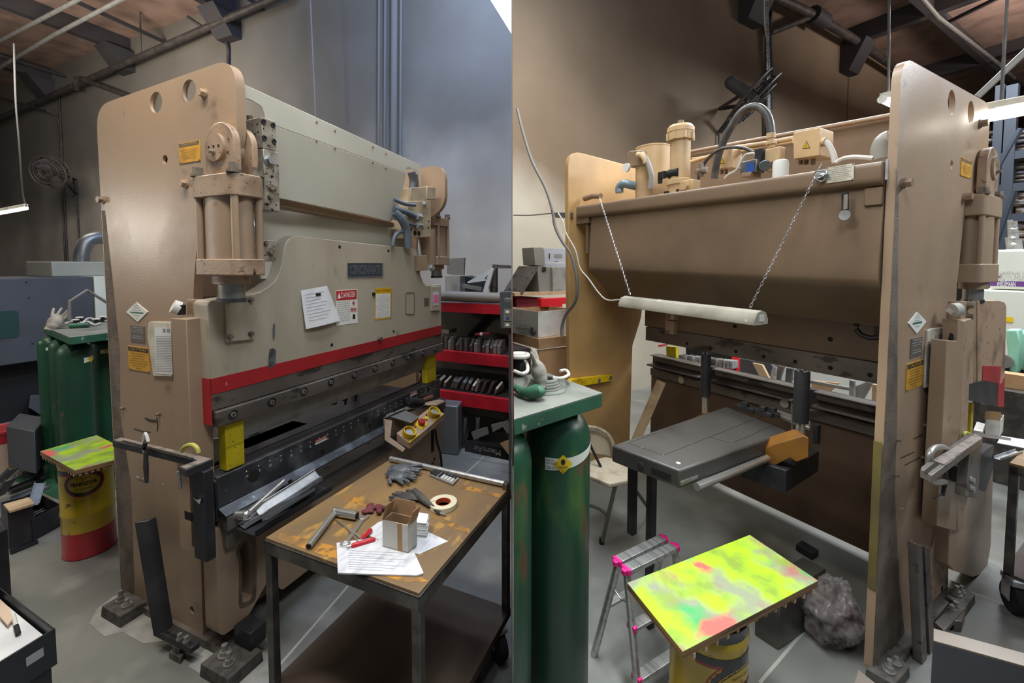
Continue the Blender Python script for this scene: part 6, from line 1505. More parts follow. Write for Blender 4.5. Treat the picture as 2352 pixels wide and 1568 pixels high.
body = [(VL - .035, ZL - .085), (VL - .015, zc + .03), (VL - .02, zc - .01), (VL - .22, zc - .19), (VL - .42, zc - .20), (VL - .42, ZL - .05)]
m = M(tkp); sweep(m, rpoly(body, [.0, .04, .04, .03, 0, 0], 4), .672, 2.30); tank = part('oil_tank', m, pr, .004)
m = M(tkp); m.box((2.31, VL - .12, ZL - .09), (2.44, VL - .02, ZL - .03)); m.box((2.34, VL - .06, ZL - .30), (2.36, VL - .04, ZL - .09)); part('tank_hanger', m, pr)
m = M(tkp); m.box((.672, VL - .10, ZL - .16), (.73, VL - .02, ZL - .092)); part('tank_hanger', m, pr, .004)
# rear of the upper cover rising behind the tank
A = [R(x, y, v=-2.75) for x, y in ((1560, 356), (1893, 294), (2046, 265), (2046, 420), (1560, 450))]
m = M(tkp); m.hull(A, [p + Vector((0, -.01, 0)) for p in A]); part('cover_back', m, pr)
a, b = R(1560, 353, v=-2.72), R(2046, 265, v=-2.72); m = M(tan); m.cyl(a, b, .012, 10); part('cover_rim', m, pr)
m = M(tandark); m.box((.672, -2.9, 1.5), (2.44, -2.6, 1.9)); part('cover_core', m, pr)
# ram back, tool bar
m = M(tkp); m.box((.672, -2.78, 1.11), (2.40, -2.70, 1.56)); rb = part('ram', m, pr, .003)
d = M(dark)
for x, y, r in ((1688, 749, .013), (1907, 779, .013)):
    p = R(x, y, v=-2.7); d.cyl(p, p + Vector((0, .0008, 0)), r, 16)
part('ram_holes', d, rb)
m = M(steel); m.box((.672, -2.76, 1.0), (2.38, -2.69, 1.108)); tbar = part('ram_tool_bar', m, pr, .003)
for x, y in ((1578, 795), (1631, 806), (1690, 814), (1754, 826), (1826, 838), (1907, 853), (1998, 870)):
    p = R(x, y - 0, v=-2.69); part('tapped_hole', M(dark).cyl(p + Vector((0, 0, .02)), p + Vector((0, .0008, .02)), .012, 14), tbar)
m = M(blacksteel); p = R(2000, 752, v=-2.5); m.tube([(p.x + .06 * math.cos(a), p.y, p.z + .05 * math.sin(a)) for a in [i * .6 for i in range(11)]], .012, 7); m.box(p + Vector((-.08, -.05, -.03)), p + Vector((-.02, .02, .06))); part('cut_out_edge', m, pr)
# guide block at the far end
m = M(tan_dirty); 
for q, dd in ((((1530, 712), (1549, 712), (1549, 735), (1530, 735)), .05), (((1528, 735), (1548, 738), (1547, 768), (1528, 766)), .04)):
    P = [R(x, y, v=-2.55) for x, y in q]; m.hull(P, [p + Vector((0, -dd, 0)) for p in P])
gb = part('guide_block', m, pr, .002); part('bolt', M(bolt).hexbolt(R(1534, 726, v=-2.55), (0, 1, 0), .014, .012), gb); part('bolt', M(bolt).hexbolt(R(1534, 762, v=-2.55), (0, 1, 0), .012, .012), gb)

# bed back, die rail flanges in three lengths
m = M(blacksteel); m.box((.672, -2.86, .70), (2.40, -2.80, .87)); part('bed_beam', m, pr, .003)
m = M(mat('dark brown bed paint', '5d4a3a', .45, col2='4d3d30', scale=3)); m.box((.672, -2.86, .05), (2.42, -2.81, .72)); part('bed_plate', m, pr, .003)
m = M(steel); m.box((.672, -2.80, .70), (2.40, -2.775, .76)); bb_ = part('bed_rail', m, pr, .003)
def zat(x, y, v=-2.72): return R(x, y, v=v)
for k, (xa, ya, xb, yb) in enumerate(((1496, 818, 1609, 838), (1638, 850, 1826, 887), (1871, 900, 2012, 926))):
    a, b = zat(xa, ya), zat(xb, yb); z = .885
    fl = M(steel); ua, ub = a.x, b.x
    if k == 2: ub = .672
    fl.box((ub, -2.78, z - .006), (ua, -2.70, z)); fl.prism([(-2.78, z - .006), (-2.74, z - .006), (-2.745, z - .05), (-2.78, z - .075)], 'u', ub, ua); fl.box((ub - .0, -2.78, z - .088), (ua + (.02 if k == 0 else 0), -2.69, z - .075))
    part('die_rail', fl, pr, .002)
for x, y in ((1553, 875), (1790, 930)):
    p = R(x, y, v=-2.70); part('hole_daylight', M(mat('pale daylight spot steel', 'b9b6b0', .3, .6)).cyl(p + Vector((0, -.06, 0)), p + Vector((0, -.055, 0)), .026, 18), pr)  # pale disc in place of a hole, daylight put into its colour

# gauge posts, table, castings
def post(x, yt, yb, ybb, v, r):
    a, b, c = R(x, yt, v=v), R(x, yb, v=v), R(x, ybb, v=v)
    m = M(blacksteel); m.cyl((a.x, v, b.z), (a.x, v, a.z), r, 24); p_ = part('gauge_post', m, pr)
    for k in range(5): part('cap_screw', M(steel2).cyl((a.x + r * .65 * math.cos(k * 1.26), v + r * .65 * math.sin(k * 1.26), a.z), (a.x + r * .65 * math.cos(k * 1.26), v + r * .65 * math.sin(k * 1.26), a.z + .005), .005, 8), p_)
    part('post_shaft', M(chrome).cyl((a.x, v, c.z), (a.x, v, b.z), r * .6, 20), p_)
    return a.x
x1 = post(1622, 812, 910, 950, -2.45, .030)
x2 = post(1843, 852, 970, 1020, -2.12, .031)
GZ = .80
P = [R(x, y, z=GZ) for x, y in ((1405, 1022), (1561, 1080), (1812, 990), (1668, 933))]
dkp = mat('dark grey table paint', '4b4946', .42, .1, col2='3d3b39', scale=4, bump=.08, bs=200)
m = M(dkp); m.hull([p + Vector((0, 0, -.075)) for p in P], P); gt = part('gauge_table', m, pr, .008)
e1, e2 = P[1] - P[0], P[3] - P[0]
ln = M(dark)
for (s0, t0, s1, t1) in ((.62, .08, .62, .98), (.08, .08, .62, .08), (.62, .45, .93, .45), (.93, .45, .93, .9), (.08, .08, .08, .3)):
    ln.tube([P[0] + e1 * s0 + e2 * t0, P[0] + e1 * s1 + e2 * t1], .0012, 4)
part('panel_seams', ln, gt)
for s, t in ((.62, .08), (.62, .3), (.08, .08), (.3, .08), (.62, .6), (.93, .45), (.62, .9)): part('screw', M(bolt).cyl(P[0] + e1 * s + e2 * t, P[0] + e1 * s + e2 * t + Vector((0, 0, .002)), .004, 8), gt)
nn = Vector((e1.y, -e1.x, 0)).normalized()
if nn.dot(e2) > 0: nn = -nn
c = P[0] + e1 * .62 + nn * .001 + Vector((0, 0, -.04)); X = T(c) @ Matrix((e1.normalized(), Vector((0, 0, 1)), e1.normalized().cross(Vector((0, 0, 1))))).transposed().to_4x4()
part('end_slot', M(dark).box((-.0, -.014, -.001), (.085, .010, .001), X), gt); part('end_knob', M(blacksteel).cyl((-.05, 0, 0), (-.05, 0, .006), .013, 16, X=X), gt)
q = P[0] + e1 * .87 + e2 * .06; part('blue_spot_badge', M(white).cyl(q, q + Vector((0, 0, .001)), .009, 14), gt)
a, b = P[1] + Vector((0, -.0, -.06)), P[1] + e2 * .66 + Vector((0, 0, -.06)); off_ = e1.normalized() * .045
part('guide_rail', M(steel2).box((0, -.004, -.004), ((b - a).length, .004, .010), T(P[1] + e1.normalized() * .004 + Vector((0, 0, -.055))) @ e2.to_track_quat('X', 'Z').to_matrix().to_4x4()), gt)
part('guide_shaft', M(chrome).cyl(R(1600, 1118, z=GZ - .075), R(1762, 1052, z=GZ - .075), .016, 20), pr)
for x, yb, z0 in ((1430, 1245, 0), (1483, 1250, 0)):
    q = P[0] + e1 * (.12 if x < 1450 else .42) + e2 * .10; h0 = .0
    part('table_leg', M(blacksteel).box((q.x - .016, q.y - .016, .38 if x < 1450 else 0), (q.x + .016, q.y + .016, GZ - .075)), pr, .002)
gc_ = M(goldcast); q = R(1800, 1060, z=.70)
Q = [R(x, y, v=-2.0) for x, y in ((1755, 1030), (1772, 1022), (1845, 1000), (1858, 1005), (1858, 1050), (1830, 1062), (1815, 1052), (1775, 1072), (1757, 1065))]
gc_.hull(Q, [p + Vector((.06, -.05, 0)) for p in Q]); part('gauge_casting', gc_, pr, .004)
m = M(goldcast); m.cyl((x2, -2.12, R(1840, 1060, v=-2.06).z), (x2, -2.12, R(1840, 1022, v=-2.06).z), .036, 22); cc_ = part('post_foot', m, pr, .003)
for y in (1033, 1051): p = R(1838, y, v=-2.085); part('socket_hole', M(dark).cyl(p + Vector((0, .0, 0)), p + Vector((0, .004, 0)), .007, 12), cc_)
m = M(goldcast); m.hull([R(x, y, v=-2.4) for x, y in ((1598, 968), (1600, 955), (1622, 948), (1650, 945), (1648, 958))], [R(x, y, v=-2.5) for x, y in ((1598, 968), (1600, 955), (1622, 948), (1650, 945), (1648, 958))]); part('gauge_casting', m, pr, .002)
Q = [R(x, y, z=.60) for x, y in ((1700, 1095), (1805, 1132), (1880, 1082), (1790, 1050))]; m = M(blacksteel); m.hull(Q, [p + Vector((0, 0, .10)) for p in Q]); part('motor_box', m, pr, .003)
m = M(alum); Q = [R(x, y, z=GZ + .001) for x, y in ((1764, 948), (1770, 943), (1862, 975), (1860, 990), (1845, 985))]; m.hull(Q, [p + Vector((0, 0, .02)) for p in Q]); part('end_casting', m, pr, .004)
m = M(blacksteel)
for q, s in (((1712, 938), .05), ((1752, 948), .05), ((1775, 950), .03)):
    p = R(*q, z=GZ + .02); part('gauge_finger', M(blacksteel).cbox(p, (.10 * s / .05, .03, .025)).cbox(p + Vector((.0, 0, .02)), (.03, .03, .03)), pr, .002)
part('thin_rod', M(steel).tube([R(1819, 925, v=-2.05), R(1820, 1066, v=-2.05)], .003, 6), pr)
part('mount_plate', M(blacksteel).box(R(1868, 975, v=-2.3), R(1884, 1018, v=-2.33)), pr)

# anchored pads
def padR(px, z, bl):
    Q = [R(x, y, z=0) for x, y in px]; m = M(MATS['grey caked pad']); m.hull(Q, [p.lerp(center(Q), .04) + Vector((0, 0, z)) for p in Q]); pd = part('floor_pad', m, pr, .003)
    for x, y, r, h in bl:
        q = R(x, y, z=z); part('anchor_bolt', M(steel2).cyl(q, q + Vector((0, 0, .008)), r * 1.6, 16).cyl(q + Vector((0, 0, .008)), q + Vector((0, 0, h * .5)), r * 1.2, 6).cyl(q + Vector((0, 0, h * .5)), q + Vector((0, 0, h)), r * .7, 10), pd)
padR(((1985, 1560), (2055, 1600), (2090, 1555), (2040, 1510)), .045, [(2042, 1543, .012, .05), (2058, 1525, .011, .03)])
padR(((2170, 1390), (2215, 1420), (2240, 1385), (2195, 1360)), .045, [(2197, 1366, .013, .045), (2208, 1361, .01, .035)])
m = M(steel); m.box((.60, -2.95, 0), (.66, -2.10, .03)); part('sole_bar', m, pr)

# front side seen past the plate: cylinder, guide, ram end, guard post, bed end
v1, v2 = R(2264, 470, u=.575).y, R(2306, 470, u=.575).y
u2 = R(2232, 470, v=v1).x
pcyl(.575, .69, v2, v1, (R(2280, 496, u=.575).z, R(2280, 448, u=.575).z), (R(2280, 648, u=.575).z, R(2280, 606, u=.575).z), tan, pb=pr)
vc_ = R(2279, 400, u=.60).y; w_ = abs(R(2262, 400, u=.60).y - R(2289, 400, u=.60).y) / 2
za_ = R(2279, 385, u=.60).z; zb_2 = R(2279, 450, u=.6).z
arc = [(vc_ + w_ * math.cos(t), za_ + w_ * math.sin(t) * 1.0) for t in [PI * i / 14 for i in range(15)]]
m = M(tan_dirty); m.prism(arc + [(vc_ - w_, zb_2), (vc_ + w_, zb_2)], 'u', .598, .632); clR = part('clevis', m, pr, .003)
pn = M(tan_dirty); pn.cyl((.588, vc_ - .01, za_), (.66, vc_ - .01, za_), w_ * .55, 22); pn.use(bolt).hexbolt((.588, vc_ - .01, za_ - .02), (-1, 0, 0), .008, .016); part('clevis_pin', pn, pr)
UE = .60
def ue(x, y, u=UE): return R(x, y, u=u)
def face(name, px, d, mt, u=UE, bev=.003, parent=pr):
    P = [ue(x, y, u) for x, y in px]; return part(name, M(mt).hull(P, [p + Vector((d, 0, 0)) for p in P]), parent, bev)
face('guide_bar', ((2208, 692), (2238, 692), (2236, 880), (2218, 885), (2206, 880)), .05, tan_dirty)
face('guide_bar', ((2238, 692), (2246, 693), (2243, 880), (2237, 880)), .045, tan_dirty, u=UE + .006)
re = face('ram', ((2246, 690), (2296, 690), (2308, 694), (2312, 704), (2306, 930), (2292, 934), (2246, 918)), .06, tan_dirty, u=UE)
face('red_stripe', ((2258, 840), (2300, 841), (2296, 881), (2257, 872)), .002, redp, u=UE - .002, bev=0)
face('red_stripe', ((2300, 880), (2308, 860), (2306, 934), (2292, 934), (2293, 880)), .002, redp, u=UE - .002, bev=0)
face('tool_bar_end', ((2220, 884), (2256, 874), (2292, 880), (2290, 934), (2222, 918)), .003, blacksteel, u=UE - .003, bev=0)
for x, y in ((2223, 700), (2221, 726)): part('bolt', M(bolt).hexbolt(ue(x, y), (-1, 0, 0), .016, .02), pr)
P = [ue(x, y, .575) for x, y in ((2176, 782), (2200, 783), (2201, 733), (2232, 731), (2231, 790), (2213, 1215), (2196, 1220), (2152, 1208))]
face('guard_post', ((2176, 782), (2200, 783), (2201, 733), (2214, 737), (2196, 1220), (2152, 1208)), .05, tan, u=.575)
face('guard_post_side', ((2214, 737), (2232, 731), (2214, 1212), (2196, 1220)), .05, tan_dirty, u=.578)
m = M(cablewhite); a = ue(2188, 712, .59); m.cyl(a, a + Vector((-.015, -.02, .005)), .028, 18); m.tube([ue(2180, 718, .60), a], .016, 8); gcp = part('grease_cap', m, pr); part('cap_stem', M(softblack).tube([ue(2190, 745, .595), ue(2184, 780, .595)], .008, 8), pr)
ap = face('bed_apron', ((2184, 1120), (2282, 1060), (2276, 1250), (2268, 1300), (2255, 1318), (2235, 1325), (2190, 1310), (2178, 1296)), .06, tan, u=.59)
face('number_rail_end', ((2252, 1030), (2285, 1022), (2282, 1075), (2250, 1085)), .06, blacksteel, u=.575)
face('bed_inner', ((2150, 1215), (2180, 1225), (2178, 1345), (2130, 1395), (2110, 1400)), .02, tan_dirty, u=.635)
m = M(dark); p = R(2164, 1351, u=.6345); m.cyl(p, p + Vector((-.0008, 0, 0)), .014, 14); part('bolt_hole', m, pr)

# placards of the right half
plate_px(R, 'caution_plate', '-u', ((2207, 362), (2230, 370), (2229, 411), (2205, 403)), dict(u=W0), yellow_plate, parent=pr, head='CAUTION', headcol=grey_plate, headtxt=yellow_plate, lines=['', 'DO NOT ALLOW PRESSURE', 'TO EXCEED THE MAXIMUM', 'SHOWN ON CAPACITY', 'PLATE. CHECK OIL', ''], lead=.6)
plate_px(R, 'caution_plate', '-u', ((2082, 835), (2119, 825), (2117, 886), (2079, 896)), dict(u=W0), yellow_plate, parent=pr, head='CAUTION', lines=CAUT, lead=.7)
plate_px(R, 'data_plate', '-u', ((2092, 778), (2117, 773), (2114, 816), (2089, 821)), dict(u=W0), grey_plate, parent=pr, lines=['CAPACITY TONS', 'ooo ooo ooo ooo', 'ooo ooo ooo ooo', '', 'ooo ooo ooo', 'MAXIMUM STROKE', ''], inkm=white, lead=.55)
dcen = R(2105, 740, u=W0); dP = [R(x, y, u=W0) for x, y in ((2085, 742), (2106, 716), (2126, 738), (2104, 766))]
dd = part('diamond_plate', M(white).hull(dP, [p + Vector((-.003, 0, 0)) for p in dP]), pr); X = frame('-u', dcen); dt = M(MATS['green print']); dt.box((-.05, -.006, .003), (.05, .002, .0036), X)
for i, s in enumerate(('THE PRESS', 'BRAKE SAFETY', 'AND OPERATION', 'STANDARD')): dt.text(s, X @ T(0, .038 - i * .010, .0034), .006, width=.02 + .016 * i)
dt.text('SEE MANUAL', X @ T(0, -.016, .0034), .007, width=.05); part('lettering', dt, dd)
P = [R(x, y, u=W0) for x, y in ((2127, 758), (2134, 754), (2176, 750), (2173, 790), (2168, 875), (2120, 890), (2121, 850))]
sl = part('document_sleeve', M(oldpaper).hull(P, [p + Vector((-.008, 0, 0)) for p in P]), pr, .002)
t = M(mat('faint print', '8d8b86')); 
for k in range(22): t.tube([R(2128, 792 + k * 4.1, u=W0 - .0087), R(2167, 784 + k * 3.95, u=W0 - .0087)], .0009, 3)
t.box(R(2148, 770, u=W0 - .0083), R(2151, 780, u=W0 - .009)); t.box(R(2156, 767, u=W0 - .0083), R(2163, 778, u=W0 - .009)); part('printed_lines', t, sl)
# tank placard, level gauge
op = plate_px(R, 'oil_plate', '+v', ((1898, 385), (1962, 375), (1962, 413), (1897, 421)), dict(v=VL), oldpaper, parent=pr, lines=['HYDRAULIC RESERVOIR', 'ADD OIL WHEN LEVEL IS BELOW SIGHT', 'WITH RAM IN UP POSITION', 'USE LIGHT HYDRAULIC OIL VISCOSITY', '150 SSU AT 100 F WITH ANTI', 'RUST AND OXIDATION ADDITIVES', 'REPLACE FILTER CART EVERY 1000 HRS', 'CHANGE OIL EVERY YEAR'], lead=.75)
P = [R(x, y, v=VL) for x, y in ((1935, 443), (1950, 441), (1950, 496), (1945, 503), (1938, 502), (1936, 490))]
lg = part('level_gauge', M(softblack).hull(P, [p + Vector((0, .012, 0)) for p in P]), pr, .002); p = R(1942, 494, v=VL + .013); part('gauge_dial', M(zinc).cyl(p, p + Vector((0, .008, 0)), .02, 18), lg)
part('sight_tube', M(steel2).box(R(1939, 447, v=VL + .012), R(1946, 480, v=VL + .016)), lg)

# ---- fittings standing on the tank
ZT2 = ZL + .004
def tv(x, y, v=-2.16): return R(x, y, v=v)
def base_z(u): return ZL + .035 * (u - .672) / 1.75
def up_cyl(name, xc, wpx, ytop, v, mt, parent=pr, prof=None, z0=None):
    c = tv(xc, 420, v); r = abs(tv(xc + wpx / 2, 420, v).x - tv(xc - wpx / 2, 420, v).x) / 2 * .82; zt = tv(xc, ytop, v).z; z0 = base_z(c.x) if z0 is None else z0
    h = zt - z0; m = M(mt); m.lathe(prof(r, h) if prof else [(r, 0), (r, h)], (c.x, v, z0), 34); return part(name, m, parent), c, r, z0, zt
can, c, r, z0, zt = up_cyl('filter_canister', 1500, 76, 338, -2.24, tanlight, prof=lambda r, h: [(r, 0), (r, h - .014), (r * 1.02, h - .012), (r * 1.02, h - .004), (r * .9, h), (.001, h)])
fil, c, r, z0, zt = up_cyl('breather_filter', 1561, 46, 318, -2.14, tanlight, prof=lambda r, h: [(r * 1.15, 0), (r * 1.15, h * .16), (r * 1.3, h * .18), (r * 1.3, h * .26), (r, h * .28), (r, h)])
part('filter_cap', M(tanlight).lathe([(r * 1.05, -.02), (r * 1.25, -.015), (r * 1.28, .03), (r * 1.33, .032), (r * 1.33, .055), (r * 1.1, .07), (r * .3, .078), (.001, .078)], (c.x, c.y, zt), 34), fil)
part('cap_nut', M(bolt).cyl((c.x, c.y, zt + .078), (c.x, c.y, zt + .1), .018, 6), fil)
for k in range(8):
    a = k * PI / 4 + .2; part('cap_rib', M(tanlight).cbox((c.x + r * 1.3 * math.cos(a), c.y + r * 1.3 * math.sin(a), zt + .005), (.012, .012, .04)), fil)
bx_ = M(tanlight); q = tv(1580, 405, -2.11); bx_.cbox((q.x, -2.12, base_z(q.x) + .035), (.10, .07, .07)); hb = part('pump_head', bx_, pr, .006); p = (q.x - .005, -2.085, base_z(q.x) + .035); part('hex_plug', M(tanlight).hexbolt(p, (0, 1, 0), .024, .02), hb)
q = tv(1547, 398, -2.1); part('solenoid_valve', M(softblack).cyl((q.x + .03, -2.1, q.z), (q.x - .04, -2.1, q.z), .026, 18), pr); part('valve_foot', M(softblack).box((q.x - .05, -2.13, base_z(q.x)), (q.x + .05, -2.08, base_z(q.x) + .025)), pr)
q = tv(1523, 402, -2.09); part('plug_connector', M(softblack).box((q.x - .018, -2.1, q.z - .02), (q.x + .03, -2.08, q.z + .02)).box((q.x + .012, -2.1, q.z - .045), (q.x + .03, -2.08, q.z)), pr)
# motor terminal box with grey spiral conduit
P = [tv(x, y, -2.12) for x, y in ((1439, 352), (1446, 346), (1478, 344), (1482, 350), (1481, 380), (1441, 384))]
jb = part('junction_box', M(tandark).hull(P, [p + Vector((0, -.07, 0)) for p in P]), pr, .006); q = tv(1441, 385, -2.12); part('round_cap', M(whiteplastic).cyl(q, q + Vector((.0, .015, 0)), .028, 18), jb)
gz_ = [tv(x, y, -2.1) for x, y in ((1474, 352), (1484, 364), (1492, 385), (1497, 405), (1494, 434))]
part('spiral_conduit', M(mat('grey spiral conduit', '8f8a84', .5)).tube(gz_, [.016, .017, .016, .017, .017], 12, smooth=0), pr)
part('conduit_elbow', M(tanlight).tube([tv(1466, 356, -2.11), tv(1476, 356, -2.1), tv(1483, 366, -2.1), tv(1485, 376, -2.1)], .021, 12), pr)
bp_ = mat('blue-grey pipe', '76868f', .35, .1)
part('suction_pipe', M(bp_).tube([tv(1423, 442, -2.1), tv(1423, 430, -2.1), tv(1432, 422, -2.1), tv(1446, 424, -2.12), tv(1470, 430, -2.2)], .027, 14, smooth=4), pr)
part('small_pipe', M(tandark).tube([tv(1343, 456, -2.08), tv(1362, 450, -2.08), tv(1380, 450, -2.08)], .02, 12), pr)
# electrical boxes with lightning signs
def ebox(px, v, d, label):
    P = [R(x, y, v=v) for x, y in px]; b = part('junction_box', M(tanlight).hull(P, [p + Vector((0, -d, 0)) for p in P]), pr, .004, label=label); return b, P
b1, P1 = ebox(((1641, 344), (1681, 340), (1681, 385), (1641, 389)), -2.35, .10, 'smaller tan electrical box')
b2, P2 = ebox(((1822, 304), (1883, 292), (1883, 357), (1822, 366)), -2.3, .14, 'larger tan electrical box')
for b, (x, y), s, v in ((b1, (1658, 369), 14, -2.349), (b2, (1852, 332), 19, -2.299)):
    tri = [R(x - s * .45, y + s * .5, v=v), R(x + s * .45, y + s * .42, v=v), R(x + s * .02, y - s * .5, v=v)]; w = M(black); w.hull(tri, [p + Vector((0, .001, 0)) for p in tri]); c = center(tri); w.use(safety); t2 = [c + (p - c) * .82 for p in tri]; w.hull([p + Vector((0, .001, 0)) for p in t2], [p + Vector((0, .0018, 0)) for p in t2])
    z_ = [(.15, .28), (-.12, -.02), (.02, -.02), (-.1, -.3), (.16, .04), (.02, .04)]; k = (tri[2] - tri[0]).length * .8; w.use(black); w.add([(c.x - a * k * .8, c.y + .0022, c.z + bq * k - .002) for a, bq in z_], [tuple(range(6))])
    part('hazard_sign', w, b)
for x in (1839, 1852, 1868): p = R(x, 364, v=-2.36); part('cable_gland', M(bolt).cyl(p, p + Vector((0, 0, -.03)), .011, 8), b2)
for x in (1648, 1658, 1668): p = R(x, 388, v=-2.4); part('cable_gland', M(bolt).cyl(p, p + Vector((0, 0, -.03)), .009, 8), b1)
part('flexible_conduit', M(cablewhite).tube([R(x, y, v=-2.32) for x, y in ((1888, 326), (1896, 326), (1906, 338), (1914, 356), (1918, 374))], .013, 10, smooth=4), pr); part('conduit_nut', M(tanlight).cyl(R(1886, 326, v=-2.32), R(1896, 326, v=-2.32), .02, 10), pr)
for pts, r in (([(1586, 372), (1640, 356)], .012), ([(1683, 340), (1760, 330), (1822, 318)], .014), ([(1590, 365), (1700, 348), (1822, 326)], .008)): part('pipe', M(tanlight).tube([R(x, y, v=-2.45) for x, y in pts], r, 10), pr)
bh = mat('black hydraulic hose', '3b3a39', .45, col2='5a5651', scale=12)
part('hydraulic_hose', M(bh).tube([R(x, y, v=-2.30) for x, y in ((1640, 410), (1645, 380), (1654, 345), (1672, 305), (1698, 262), (1722, 247), (1744, 247), (1760, 262), (1768, 284), (1771, 306))], .020, 14, smooth=5), pr, label='large dark hose arching over the tank')
part('hose_fitting', M(tanlight).cyl(R(1771, 306, v=-2.3), R(1771, 318, v=-2.3), .022, 14).cyl(R(1771, 318, v=-2.3), R(1771, 340, v=-2.3), .018, 14).cyl(R(1771, 326, v=-2.3), R(1771, 332, v=-2.3), .027, 8), pr)
part('thin_hose', M(bh).tube([R(x, y, v=-2.18) for x, y in ((1604, 415), (1606, 400), (1616, 378), (1634, 356), (1660, 341), (1690, 338), (1712, 341), (1730, 350))], .009, 10, smooth=4), pr)
part('solenoid_block', M(softblack).box(R(1733, 343, v=-2.15), R(1763, 372, v=-2.2)), pr, .004)
sv = part('solenoid_body', M(grey_sheet).box(R(1700, 372, v=-2.12), R(1756, 398, v=-2.19)).cyl(R(1757, 380, v=-2.15), R(1757, 380, v=-2.12), .026, 16), pr, .004); a, b = R(1714, 376, v=-2.119), R(1732, 393, v=-2.119); part('blue_label', M(blue).box(a, b + Vector((0, .002, 0))), sv)
part('manifold_base', M(tandark).box(R(1702, 398, v=-2.11), R(1748, 408, v=-2.2)), pr, .003)
part('motor_end', M(tanlight).cyl(R(1771, 368, v=-2.2), R(1771, 368, v=-2.34), .055, 26).cbox(R(1778, 358, v=-2.2), (.08, .05, .07)), pr, .004)
fo, c, r, z0, zt = up_cyl('oil_filter', 1792, 42, 368, -2.14, whiteplastic, prof=lambda r, h: [(r, 0), (r, h * .82), (r * .9, h * .96), (r * .7, h), (.001, h)])
part('signal_wire', M(cablewhite).tube([R(x, y, v=-2.1) for x, y in ((1732, 352), (1712, 356), (1700, 374), (1692, 390), (1672, 402), (1664, 410))], .006, 8, smooth=4), pr)
part('cable_bundle', M(cablewhite).tube([R(x, y, v=-2.2) for x, y in ((1920, 374), (1935, 365), (1958, 361), (1985, 362), (2005, 364))], .010, 8, smooth=4), pr)
part('valve_cluster', M(bolt).cyl(R(1600, 395, v=-2.15), R(1625, 390, v=-2.15), .018, 10).cyl(R(1611, 405, v=-2.15), R(1611, 376, v=-2.15), .013, 10), pr, .002)
m = M(mat('grey elbow cap', '8f8f88', .4)); m.tube([R(2030, 366, v=-2.3), R(2030, 345, v=-2.3), R(2036, 328, v=-2.3), R(2048, 322, v=-2.3)], .045, 16, smooth=4); part('large_elbow', m, pr)
m = M(zinc); a, b = R(2036, 366, v=-1.998), R(2040, 412, v=-1.998); m.box(a, b + Vector((0, .006, 0))); part('blue_grey_strip', m, pr)

# ---- strip lamp hung on chains from the tank
VLm = -1.72
la_, lb_ = R(1436, 690, v=VLm), R(1748, 728, v=VLm)
sl_ = thing('strip_lamp', 'dusty white strip lamp hanging on two chains below the oil tank', 'lamp', 'R', (la_ + lb_) / 2)
d = (lb_ - la_); X = T(la_) @ d.to_track_quat('X', 'Z').to_matrix().to_4x4(); Lh = d.length
m = M(mat('dusty white lamp shade', 'b9b3a3', .6, col2='9c9686', scale=6, col3='dedacd', scale3=13, lo3=.66, hi3=.68))
pf = [(-.046, -.03), (-.048, -.012), (-.03, .018), (0, .026), (.03, .018), (.048, -.012), (.046, -.03), (.043, -.03), (.044, -.012), (.027, .014), (0, .021), (-.027, .014), (-.044, -.012), (-.043, -.03)]
m.prism(pf, 'u', 0, Lh, X=X); sh_ = part('shade', m, sl_)
part('end_cap', M(m.mats[0]).prism([p for p in pf[:7]], 'u', -.002, .001, X=X), sl_); ec = part('end_cap', M(m.mats[0]).prism([p for p in pf[:7]], 'u', Lh - .001, Lh + .002, X=X), sl_)
part('outlet', M(whiteplastic).cbox((Lh + .003, 0, -.004), (.004, .03, .026), X), ec)
part('tube', M(lampglow).cyl((.02, 0, -.012), (Lh - .02, 0, -.012), .010, 12, X=X), sl_)
area('strip_lamp_light', 'R', (la_ + lb_) / 2 + Vector((0, 0, -.035)), (.9, .05), 4, (1, .97, .9)).rotation_euler = (BAY['R'].to_3x3() @ (X.to_3x3() @ Matrix(((1, 0, 0), (0, 1, 0), (0, 0, 1))))).to_euler()
def chain(name, a, b, label):
    a, b = Vector(a), Vector(b); L_ = (b - a).length; n = int(L_ / .016); q = (b - a).to_track_quat('X', 'Z').to_matrix().to_4x4(); m = M(zinc)
    for k in range(n):
        X = T(a.lerp(b, (k + .5) / n)) @ q @ rmat('X', (k % 2) * PI / 2 + .4)
        m.tube([(.010 * math.cos(t) , .0045 * math.sin(t), 0) for t in [2 * PI * i / 8 for i in range(9)]], .0013, 4, caps=False, X=X)
    return solo(name, m, label, 'chain', 'R')
chain('chain', R(1377, 455, v=-1.99), R(1447, 676, v=VLm), 'left chain holding the strip lamp, hooked on the tank lip')
chain('chain', R(1886, 378, v=-1.985), R(1723, 705, v=VLm), 'right chain holding the strip lamp, hooked on the tank lip')
m = M(zinc)
for k in range(7): a = k * 1.3; m.torus((0, 0, 0), .016, .003, X=T(R(1886 + 6 * math.cos(a), 402 + 5 * math.sin(a), v=-1.985)) @ rmat('X', a), n=12, k=5)
solo('chain_knot', m, 'bunched spare chain links knotted beside the oil placard', 'chain', 'R')
